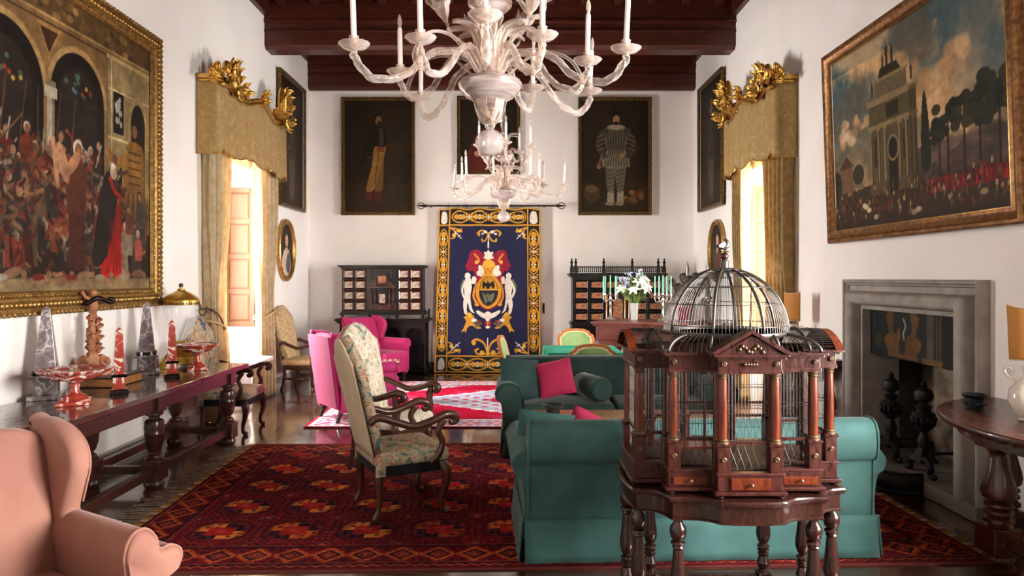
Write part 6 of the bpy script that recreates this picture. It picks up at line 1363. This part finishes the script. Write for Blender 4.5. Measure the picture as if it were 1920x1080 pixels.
MB().tube(cr([(-.06, .0, .57), (.02, -.03, .62), (.09, -.02, .60), (.14, -.0, .585), (.15, 0, .61), (.12, 0, .62)], 5), [.02, .022, .02, .018, .014], 7).build('drapery', M_bronze_dk, t, smooth=180)
# gilt lantern with glass bowl
M_giltm = mat('gilt_metal', '#b98a36', .32, .8, c2='#d2a852', nscale=18); M_clear = mat('thin_glass', '#ffffff', .03, alpha=.3, spec=1)
t = thing('gilt_lantern', 'gilt lantern with pierced lid and glass bowl on the long table', 'lantern', (-3.21, 6.78, TZ), .4)
sq = lambda k, z: [(-k, -k, z), (k, -k, z), (k, k, z), (-k, k, z)]
MB().loft([sq(.175, .035), sq(.175, .07), sq(.155, .08), sq(.15, .10), sq(.085, .185), sq(.075, .2), sq(.05, .235), sq(.05, .25)]).build('stepped_base', M_giltm, t, smooth=0, bevel=.005)
for x in (-1, 1):
    for y in (-1, 1): MB().box((x*.145, y*.145, .0175), (.055, .055, .035)).build('foot', M_giltm, t, smooth=0, bevel=.004)
MB().lathe([(.03, .25), (.05, .265), (.05, .28), (.09, .34), (.145, .47), (.16, .57), (.155, .61)], 32).build('glass_bowl', M_clear, t, smooth=180)
MB().lathe([(.15, .60), (.168, .602), (.17, .63), (.165, .65), (.168, .655), (.15, .675), (.09, .715), (.045, .735), (.035, .745), (.035, .755), (.012, .76), (.012, .775)], 36).build('lid', M_giltm, t)
mb = MB()
for k in range(40): a = 2*PI*k/40; mb.box((.1675*math.cos(a), .1675*math.sin(a), .616), (.006, .014, .022), a)
stuff(mb.build('pierced_band', M_hide, t, smooth=0)); MB().sphere((0, 0, .79), .022, 12, 8).build('knob', M_bronze, t, smooth=180)
# ================================================================ birdcage on its stand
CX, CY = 1.03, 3.32
M_cage = mat('cage_mahogany', '#2b0f0b', .24, c2='#421811', nscale=9, wood=(5, 5, 1.4), coat=.12, r2=.42); M_cage_l = mat('cage_mahogany_light', '#471b0f', .22, c2='#662c15', nscale=7, wood=(5, 5, 1), coat=.15)
M_stand = mat('stand_walnut', '#22100c', .26, c2='#351a13', nscale=9, wood=(5, 5, 1.4), coat=.15); M_wire = mat('cage_wire', '#4f4a46', .4, .8); M_rib = mat('pewter_rib', '#55504d', .35, .7); M_brass_c = mat('column_brass', '#6d5940', .4, .7)
t = thing('birdcage_stand', 'dark serpentine stand with eight turned legs under the birdcage', 'stand', (CX, CY, 0))
def top_outline(o=0):
    q = cr([(.0, -.405), (.07, -.403), (.136, -.395)], 4)+cr([(.136, -.395), (.19, -.352), (.26, -.335), (.333, -.335)], 5)[1:]+cr([(.333, -.335), (.355, -.27), (.40, -.225), (.471, -.205)], 5)[1:]+cr([(.471, -.205), (.49, -.1), (.497, 0)], 4)[1:]
    full = q+[(x, -y) for x, y in q[::-1][1:]]; full = full+[(-x, y) for x, y in full[::-1][1:-1]]
    P = np.array(full); r = np.hypot(P[:, 0], P[:, 1]); return [(x*(1+o/rr), y*(1+o/rr)) for (x, y), rr in zip(full, r)]
rg = []
for z, o in ((.678, .0), (.684, .008), (.697, .01), (.704, .004)): rg.append([(x, y, z) for x, y in top_outline(o)])
MB().loft(rg).build('top', M_stand, t, smooth=30); MB().loft([[(x, y, z) for x, y in top_outline(o)] for z, o in ((.60, -.012), (.602, -.006), (.608, -.006), (.612, -.014), (.678, -.014))]).build('apron', M_stand, t, smooth=30)
legp = [(.02, .60), (.02, .585), (.034, .565), (.037, .545), (.032, .52), (.02, .505), (.03, .50), (.032, .492), (.022, .484), (.026, .476), (.02, .468), (.022, .455), (.028, .39), (.036, .33), (.036, .305), (.026, .275), (.018, .262), (.03, .255), (.032, .247), (.02, .24), (.032, .23), (.02, .221), (.03, .212), (.022, .20), (.034, .165), (.026, .14), (.02, .132), (.028, .126), (.028, .118)]
LM = MB().lathe(legp, 18).mesh('leg'); LM.materials.append(M_stand); BM = MB().box((0, 0, .085), (.066, .066, .07)).mesh('leg_block', 0); BM.materials.append(M_stand); FM = MB().lathe([(.02, .05), (.034, .045), (.038, .025), (.03, .002), (.01, .0)], 14).mesh('foot'); FM.materials.append(M_stand)
lg = [(-.295, -.30), (.295, -.30), (.44, -.155), (.44, .155), (.295, .30), (-.295, .30), (-.44, .155), (-.44, -.155)]
for x, y in lg:
    l = put(LM, 'leg', t, (x, y, 0)); put(BM, 'leg_block', l, bevel=.004); put(FM, 'foot', l)
for (x0, y0), (x1, y1) in zip(lg, lg[1:]+lg[:1]):
    if y0 == y1 and y0 < 0: continue
    a = math.atan2(y1-y0, x1-x0); MB().box(((x0+x1)/2, (y0+y1)/2, .085), (math.hypot(x1-x0, y1-y0)-.066, .03, .04), a).build('stretcher', M_stand, t, smooth=0, bevel=.004)
# ---- the cage, local z = 0 on the stand
t = thing('birdcage', 'mahogany birdcage shaped like a domed temple with wire walls', 'birdcage', (CX, CY, .705)); cage = t
def plan(o=0):
    c, d, b, f, w_, v = .335+o, .29+o, .14+o, .36+o, .463+o, .165+o
    q = [(-b, -f), (b, -f), (b, -d), (c, -d), (c, -v), (w_, -v), (w_, v), (c, v), (c, d), (b, d), (b, f), (-b, f), (-b, d), (-c, d), (-c, v), (-w_, v), (-w_, -v), (-c, -v), (-c, -d), (-b, -d)]; return q
def slab(z0, z1, o, nm, m, par=t, inner=None, bev=.003):
    A = plan(o)
    if inner is None: return MB().loft([[(x, y, z0) for x, y in A], [(x, y, z1) for x, y in A]]).build(nm, m, par, smooth=0, bevel=bev)
    B = plan(inner); return MB().loft([[(x, y, z0) for x, y in A], [(x, y, z1) for x, y in A], [(x, y, z1) for x, y in B], [(x, y, z0) for x, y in B], [(x, y, z0) for x, y in A]], caps=False).build(nm, m, par, smooth=0, bevel=bev)
slab(.014, .030, .014, 'base_moulding', M_cage); slab(.030, .095, 0, 'base', M_cage); slab(.095, .108, .006, 'base_cap', M_cage)
for x, y in plan(-.01):
    if abs(x) > .12: MB().lathe([(.01, 0), (.02, .003), (.021, .009), (.014, .014)], 12, (x, y, .0)).build('bun_foot', M_stand, t)
# drawers
for x0, x1, y, m in ((-.085, .085, -.362, M_cage_l), (-.315, -.165, -.292, M_cage_l), (.165, .315, -.292, M_cage_l)):
    for sy in (1, -1):
        d = MB().bx(x0, x1, y-.006 if sy > 0 else -y-.006, y+.006 if sy > 0 else -y+.006, .036 if x1-x0 > .16 else .04, .088 if x1-x0 > .16 else .075).build('drawer', m, t, smooth=0, bevel=.003)
        MB().lathe([(.003, 0), (.003, .006), (.008, .010), (.008, .015), (.003, .019)], 12).build('knob', M_brass_c, d, ((x0+x1)/2, (y-.006)*sy, .06), (PI/2*sy, 0, 0))
# pedestals, columns with brass capitals, bosses
pos = [(-.113, -.333), (.113, -.333), (-.308, -.263), (.308, -.263), (-.436, -.138), (.436, -.138), (-.436, .138), (.436, .138), (-.308, .263), (.308, .263), (-.113, .333), (.113, .333)]
pm = MB().loft([rrect(0, 0, .027, .027, .002, .108), rrect(0, 0, .027, .027, .002, .218), rrect(0, 0, .032, .032, .002, .222), rrect(0, 0, .032, .032, .002, .232)]).mesh('pedestal', 30); pm.materials.append(M_cage)
cm = MB().lathe([(.0215, .248), (.0222, .30), (.0215, .40), (.019, .51)], 20).mesh('column'); cm.materials.append(M_cage_l)
km = MB().lathe([(.019, .508), (.022, .512), (.019, .516), (.02, .522), (.026, .530), (.026, .533)], 20).mesh('capital'); km.materials.append(M_brass_c)
bm_ = MB().lathe([(.028, .232), (.028, .238), (.023, .241), (.026, .245), (.0215, .250)], 20).mesh('column_base'); bm_.materials.append(M_brass_c)
bo = MB().lathe([(.001, .006), (.004, .006), (.005, .003), (.008, .006), (.011, .004), (.012, 0)], 16).mesh('boss'); bo.materials.append(M_brass_c)
for x, y in pos:
    p = put(pm, 'pedestal', t, (x, y, 0)); c = put(cm, 'column', t, (x, y, 0)); put(km, 'capital', c); put(bm_, 'column_base', c)
    if y < 0: put(bo, 'boss', p, (0, -.0275, .165), (PI/2, 0, 0)); put(bo, 'boss', t, (x, y-.0275, .575), (PI/2, 0, 0))
for x, y in ((-.318, -.148), (.318, -.148), (-.318, .148), (.318, .148), (-.123, -.273), (.123, -.273), (-.123, .273), (.123, .273)):     # re-entrant posts
    MB().lathe([(.017, .108), (.017, .225), (.013, .23), (.0125, .53)], 10, (x, y, 0)).build('post', M_cage, t)
slab(.532, .548, 0, 'architrave', M_cage, inner=-.045); slab(.548, .596, -.004, 'frieze', M_cage, inner=-.04); slab(.596, .606, .01, 'cornice', M_cage, inner=-.04); slab(.606, .616, .022, 'cornice', M_cage, inner=-.03)
# pediments front and back
for s_ in (-1, 1):
    y0, y1 = (-.382, -.29) if s_ < 0 else (.29, .382)
    pd = MB().prism([(-.135, .616), (.135, .616), (0, .695)], y0+.014 if s_ < 0 else y0, y1 if s_ < 0 else y1-.014, 'xz').build('pediment', M_cage, t, smooth=0)
    for q in (-1, 1): MB().prism([(q*.168, .616), (q*.165, .628), (0, .722), (0, .706), (q*.14, .622)], y0-.002, y1+.002, 'xz').build('raking_cornice', M_cage, pd, smooth=0)
    if s_ < 0:
        mb = MB()
        for k in range(9): mb.sphere((-.05+k*.0125, -.37, .638+.014*math.sin(k*1.3)), .009, 7, 5)
        mb.build('brass_mount', M_brass_c, pd, smooth=180)
mb = MB()
for k in range(5): mb.sphere((-.024+k*.012, -.362, .573), .008, 8, 5)
mb.build('brass_mount', M_brass_c, t, smooth=180)
# barrel roofs over the side wings: wooden arches with wires between
def vault(x, y0=-.178, y1=.178, z0=.616, h=.085, n=16):
    return [(x, lerp(y0, y1, k/n), z0+h*math.sin(PI*k/n)**.75) for k in range(n+1)]
for s_ in (-1, 1):
    a = vault(s_*.47); b = vault(s_*.47, -.16, .16, .616, .068)
    for x0, x1 in ((.452, .488),):
        mb = MB(); mb.loft([[(s_*x0, p[1], p[2]) for p in a], [(s_*x1, p[1], p[2]) for p in a], [(s_*x1, p[1], p[2]) for p in b], [(s_*x0, p[1], p[2]) for p in b], [(s_*x0, p[1], p[2]) for p in a]], caps=False, closed=False); mb.build('roof_arch', M_cage_l, t, smooth=40)
    MB().add([(s_*.456, p[1], p[2]) for p in b], [tuple(range(len(b)))]).build('tympanum', M_cage, t, smooth=0, solid=.006)
    MB().tube([(s_*.335, p[1], p[2]) for p in vault(0)], .008, 6).build('roof_rib', M_rib, t, smooth=180)
    mb = MB()
    for k in range(1, 30): p = vault(0, n=30)[k]; mb.tube([(s_*.335, p[1], p[2]), (s_*.455, p[1], p[2])], .0013, 4)
    mb.tube([(s_*.40, p[1], p[2]+.002) for p in vault(0)], .0016, 4); stuff(mb.build('roof_wires', M_wire, t))
# cove between cornice and dome ring
RZ, RR = .687, .286
def edge_pt(a):
    c, s_ = math.cos(a), math.sin(a); k = min(.335/max(abs(c), 1e-6), .29/max(abs(s_), 1e-6)); return (k*c, k*s_)
def cove(a, n=5):
    ex, ey = edge_pt(a); out = []
    for k in range(n+1):
        v = k/n; q = math.sin(v*PI/2); z = .616+(RZ-.616)*q; f = 1-math.cos(v*PI/2); out.append((lerp(ex, RR*math.cos(a), f), lerp(ey, RR*math.sin(a), f), z))
    return out
mb = MB()
for k in range(120): mb.tube(cove(2*PI*k/120), .0013, 4)
stuff(mb.build('cove_wires', M_wire, t))
for sx, sy in ((1, 1), (-1, 1), (-1, -1), (1, -1)):
    for a in (math.atan2(sy*.29, sx*.335), math.atan2(sy*.29, sx*.15)): MB().tube(cove(a, 8), .008, 6).build('roof_rib', M_rib, t, smooth=180)
# dome
MB().lathe([(RR-.008, RZ-.009), (RR+.008, RZ-.009), (RR+.010, RZ), (RR+.006, RZ+.009), (RR-.008, RZ+.009), (RR-.008, RZ-.009)], 64).build('dome_ring', M_rib, t)
DH = .30
def dome(a, r0=0, n=12, k0=0): return [(max(RR*math.cos(PI/2*k/n), .03)*math.cos(a), max(RR*math.cos(PI/2*k/n), .03)*math.sin(a), RZ+DH*math.sin(PI/2*k/n)) for k in range(n+1) if RR*math.cos(PI/2*k/n) > .02]
for k in range(8): MB().tube(dome(2*PI*k/8+.32), .0075, 6).build('dome_rib', M_rib, t, smooth=180)
mb = MB()
for k in range(112): mb.tube(dome(2*PI*k/112, n=9), .0011, 3)
stuff(mb.build('dome_wires', M_wire, t))
for e in (.12, .46, .78, 1.02, 1.2): MB().tube([(RR*math.cos(e)*math.cos(a), RR*math.cos(e)*math.sin(a), RZ+DH*math.sin(e)) for a in np.linspace(0, 2*PI, 61)[:-1]], .0022, 5, closed=True).build('dome_hoop', M_rib, t, smooth=180)
MB().lathe([(.07, .972), (.07, .982), (.045, .990), (.02, .992), (.02, 1.022), (.017, 1.026), (.012, 1.03)], 20).build('dome_cap', M_rib, t); MB().sphere((0, 0, 1.046), .019, 16, 10).build('finial_ball', M_cage, t, smooth=180)
mb = MB(); mb.lathe([(.024, 1.066), (.022, 1.069), (.004, 1.071)], 14); mb.tube([(-.02, 0, 1.088), (-.005, 0, 1.088), (.012, 0, 1.098), (.016, 0, 1.118), (.006, 0, 1.128), (-.006, 0, 1.122)], [.006, .014, .014, .006, .006, .002], 8); mb.tube([(0, 0, 1.07), (0, 0, 1.085)], .004, 5)
for s_ in (-1, 1): mb.add([(.01, s_*.01, 1.10), (-.005, s_*.014, 1.115), (-.034, s_*.02, 1.098), (-.028, s_*.018, 1.088), (-.005, s_*.013, 1.086)], [(0, 1, 2, 3, 4)])
mb.build('bird_finial', M_rib, t, smooth=60)
# wire walls
def wall_wires(p0, p1):
    L_ = math.hypot(p1[0]-p0[0], p1[1]-p0[1]); n = int(L_/.0135); mb = MB(); q = lambda u, z: (lerp(p0[0], p1[0], u), lerp(p0[1], p1[1], u), z)
    for k in range(1, n): mb.tube([q(k/n, .235), q(k/n, .533)], .0011, 3, caps=False)
    for z in (.24, .30, .38, .393, .47): mb.tube([q(0, z), q(1, z)], .0014, 4)
    m = max(2, int(L_/.03))
    for k in range(m):
        for a, b in ((0, 1), (1, 0)):
            pts = [q((k+lerp(a, b, .5+.5*math.sin(PI*(w_-.5)))*1.0)/m, lerp(.112, .228, w_)) for w_ in np.linspace(0, 1, 7)]; mb.tube(pts, .001, 3, caps=False)
    return mb
pl = plan(-.028)
for p0, p1 in zip(pl, pl[1:]+pl[:1]):
    stuff(wall_wires(p0, p1).build('wire_panel', M_wire, t)); a = math.atan2(p1[1]-p0[1], p1[0]-p0[0]); MB().box(((p0[0]+p1[0])/2, (p0[1]+p1[1])/2, .232), (math.hypot(p1[0]-p0[0], p1[1]-p0[1]), .012, .012), a).build('sill', M_cage, t, smooth=0)
slab(.1085, .113, -.05, 'floor_tray', mat('tray_wood', '#2c1c14', .5, c2='#3a261a', nscale=5, wood=(6, 1, 6)))
MB().tube([(-.1, -.02, .112), (-.1, -.02, .36)], .007, 6).build('perch_post', M_stand, t); MB().tube([(-.25, -.02, .35), (.25, -.02, .35)], .006, 6).build('perch', M_stand, t)
MB().box((-.2, -.1, .17), (.20, .14, .01), 0).build('ramp', M_cage_l, t, smooth=0).rotation_euler = (0, .0, 0)
# ================================================================ glass chandeliers
M_bglass = bpy.data.materials.new('blown_glass'); M_bglass.use_nodes = True
def _bg():
    nt = M_bglass.node_tree; N = nt.nodes; L = nt.links; b = N['Principled BSDF']
    b.inputs['Base Color'].default_value = CL('#e2d6cd'); b.inputs['Roughness'].default_value = .06; b.inputs['IOR'].default_value = 1.5; b.inputs['Specular IOR Level'].default_value = .9
    b.inputs['Coat Weight'].default_value = .6; b.inputs['Coat Roughness'].default_value = .03
    tr = N.new('ShaderNodeBsdfTransparent'); tr.inputs[0].default_value = CL('#fbf4ef'); fr = N.new('ShaderNodeLayerWeight'); fr.inputs[0].default_value = .55
    mr = N.new('ShaderNodeMapRange'); mr.inputs[3].default_value = .09; mr.inputs[4].default_value = .75; L.new(fr.outputs['Facing'], mr.inputs[0])
    mx = N.new('ShaderNodeMixShader'); L.new(mr.outputs[0], mx.inputs[0]); L.new(tr.outputs[0], mx.inputs[1]); L.new(b.outputs[0], mx.inputs[2]); L.new(mx.outputs[0], N['Material Output'].inputs[0])
_bg()
M_mercury = mat('silvered_glass', '#c9bcb6', .18, .35, c2='#9c8a86', nscale=6, stretch=(1, 1, 12), coat=.5); M_candle = mat('candle_tube', '#efe9e0', .4, subs=.1); M_bulb = mat('clear_bulb', '#f2e6d4', .05, alpha=.35, spec=.9); M_gold_in = mat('bulb_fitting', '#b08a3c', .3, .8)
def chandelier(label, loc, s=1.0, rz=0):
    t = thing('glass_chandelier', label, 'chandelier', loc, rz, 'blown glass chandeliers'); t.scale = (s, s, s)      # local z = 0 at the lower bowl rim
    MB().lathe([(.02, -.145), (.045, -.125), (.09, -.095), (.15, -.06), (.19, -.015), (.2, .015), (.19, .035), (.10, .05), (.04, .06)], 40).build('lower_bowl', M_mercury, t)
    MB().lathe([(.005, -.13), (.06, -.135), (.055, -.15), (.025, -.2), (.022, -.22), (.035, -.235), (.03, -.25), (.012, -.27)], 24).build('drop_stem', M_bglass, t, smooth=60)
    def ball():
        mb = MB(); n, m = 32, 16; rings = []
        for j in range(m+1):
            e = PI*j/m; rings.append([((.088*math.sin(e)+.004*(1 if (k+j) % 2 else -1)*math.sin(e))*math.cos(2*PI*k/n), (.088*math.sin(e)+.004*(1 if (k+j) % 2 else -1)*math.sin(e))*math.sin(2*PI*k/n), -.345-.084*math.cos(e)) for k in range(n)])
        return mb.loft(rings)
    ball().build('cut_ball', mat('cut_ball_glass', '#d8ccc6', .1, .2, alpha=.5, spec=.9, coat=.6), t, smooth=20)
    MB().lathe([(.035, .05), (.05, .09), (.045, .2), (.03, .3), (.05, .36), (.04, .42), (.05, .5), (.03, .56)], 20).build('shaft', M_bglass, t)
    MB().lathe([(.03, .44), (.09, .46), (.135, .50), (.14, .52), (.06, .54), (.03, .56)], 32).build('upper_bowl', M_mercury, t)
    MB().lathe([(.03, .56), (.045, .62), (.03, .7), (.06, .78), (.03, .9), (.05, .98), (.02, 1.1), (.03, 1.2), (.012, 1.3)], 20).build('shaft', M_bglass, t)
    top = ZC+.15-loc[2]; MB().tube([(0, 0, 1.3), (0, 0, top/s)], .008, 6).build('suspension_rod', M_brass, t)
    def ridged(pts, r, n=12, per=4):
        return MB().tube(cr(pts, 14), [q*.95 for q in r], 15, lobes=3, twist=.75, amp=.2)
    def set_of(R, zt, r, cl):
        A = ridged([(.06, 0, .02), (.16, 0, .13), (R*.45, 0, .10), (R*.66, 0, -.06), (R*.88, 0, -.10), (R, 0, .0), (R, 0, .03)] if zt else [(.05, 0, .0), (.12, 0, .12), (R*.5, 0, .09), (R*.75, 0, .0), (R*.95, 0, .02), (R, 0, .10), (R, 0, .12)], r, per=3).mesh('arm', 180); A.materials.append(M_bglass)
        return A
    zc = .045
    pan = MB(); n = 28; rings = []
    for rr, z in ((.012, -.01), (.02, .0), (.06, .008), (.085, .03), (.088, .036), (.078, .034), (.05, .02), (.02, .014), (.02, .03)):
        rings.append([((rr*(1+.02*math.cos(14*2*PI*k/n)*(rr > .05)))*math.cos(2*PI*k/n), (rr*(1+.02*math.cos(14*2*PI*k/n)*(rr > .05)))*math.sin(2*PI*k/n), z) for k in range(n)])
    PAN = pan.loft(rings).mesh('drip_pan', 180); PAN.materials.append(M_bglass)
    SOC = MB().lathe([(.016, .01), (.026, .03), (.024, .055), (.028, .075), (.02, .078)], 14).mesh('socket'); SOC.materials.append(M_bglass)
    CAN = MB().lathe([(.016, .04), (.0155, .30), (.010, .315)], 14).mesh('candle'); CAN.materials.append(M_candle)
    BUL = MB().lathe([(.008, .312), (.012, .325), (.016, .345), (.014, .37), (.006, .395), (.001, .405)], 12).mesh('bulb', 180); BUL.materials.append(M_bulb)
    FIL = MB().lathe([(.006, .312), (.007, .33), (.003, .36), (.001, .38)], 8).mesh('filament'); FIL.materials.append(M_gold_in)
    def arm(me, ang, R, z, zend, tilt=0):
        a = put(me, 'arm', t, (0, 0, z), (0, 0, ang)); h = zend
        for M_, nm in ((PAN, 'drip_pan'), (SOC, 'socket'), (CAN, 'candle'), (BUL, 'bulb'), (FIL, 'filament')): put(M_, nm, a, (R, 0, h), (tilt*.5, tilt, 0))
    AL = set_of(.86, True, [.022, .024, .022, .022, .024, .022, .016], 0); AS = set_of(.60, True, [.02, .022, .02, .02, .022, .02, .014], 0); AU = set_of(.40, False, [.016, .018, .016, .016, .018, .016, .012], 0)
    for d, tl in ((270, .0), (335, .06), (38, .05), (127, -.16), (210, .03)): arm(AL, math.radians(d), .86, .05, .04, tl)
    for d in (232, 300, 352, 62, 165): arm(AS, math.radians(d), .60, .07, .04, .02)
    for d in (250, 318, 30, 100, 185): arm(AU, math.radians(d), .40, .50, .12)
    GL = MB().grid(lambda u, v: (lambda w_: ((u-.5)*w_, -.16*v*v-.10*max(0, v-.7)*2, .34*math.sin(v*1.9)*.9-.012*math.cos((u-.5)*14)))(.095*math.sin(PI*min(1, .15+v*.85))**.6*(.8+.2*abs(math.sin(v*9)))), 8, 16).mesh('glass_leaf', 180); GL.materials.append(M_bglass)
    for k in range(10): put(GL, 'glass_leaf', t, (.05*math.cos(k*.628), .05*math.sin(k*.628), .06), (0, 0, k*.628+PI/2), solid=.006)
    for k in range(6): put(GL, 'glass_leaf', t, (.04*math.cos(k*1.05), .04*math.sin(k*1.05), .56), (0, 0, k*1.05+PI/2), solid=.006).scale = (.9, .9, .9)
    for k in range(5): o = put(GL, 'glass_leaf', t, (.10*math.cos(k*1.257+.4), .10*math.sin(k*1.257+.4), -.03), (PI, 0, k*1.257+.4+PI/2), solid=.006); o.scale = (.8, .8, .62)
    DR = MB().tube(cr([(.10, 0, .02), (.3, 0, .18), (.5, 0, .16), (.6, 0, .02), (.56, 0, -.06), (.51, 0, -.03)], 8), [.014, .016, .016, .02, .018, .012], 8, flat=.6).mesh('glass_scroll', 180); DR.materials.append(M_bglass)
    for k in range(5): put(DR, 'glass_scroll', t, (0, 0, .05), (0, 0, k*1.257+.2))
    FL = MB(); rings = []
    for rr, z in ((.008, 0), (.02, .03), (.035, .06), (.045, .1), (.06, .13)): rings.append([(rr*(1+.22*(rr/.06)**2*math.cos(6*2*PI*k/24))*math.cos(2*PI*k/24), rr*(1+.22*(rr/.06)**2*math.cos(6*2*PI*k/24))*math.sin(2*PI*k/24), z+.02*(rr/.06)**3*math.cos(12*PI*k/12)) for k in range(24)])
    FLM = FL.loft(rings, caps=False).mesh('glass_flower', 180); FLM.materials.append(M_bglass)
    ST = MB().tube(cr([(.05, 0, .05), (.14, 0, .22), (.24, 0, .30), (.27, 0, .38)], 6), .008, 6).mesh('flower_stem', 180); ST.materials.append(M_bglass)
    for k in range(5): s_ = put(ST, 'flower_stem', t, (0, 0, .02), (0, 0, k*1.257+.75)); put(FLM, 'glass_flower', s_, (.27, 0, .37), (0, .3, 0), solid=.004)
    return t
chandelier('large clear glass chandelier with candle bulbs, the one nearer the viewer', (-.12, 4.3, 2.83))
chandelier('clear glass chandelier hanging further back before the far wall', (-.08, 10.0, 2.87), 1.0, math.radians(25))
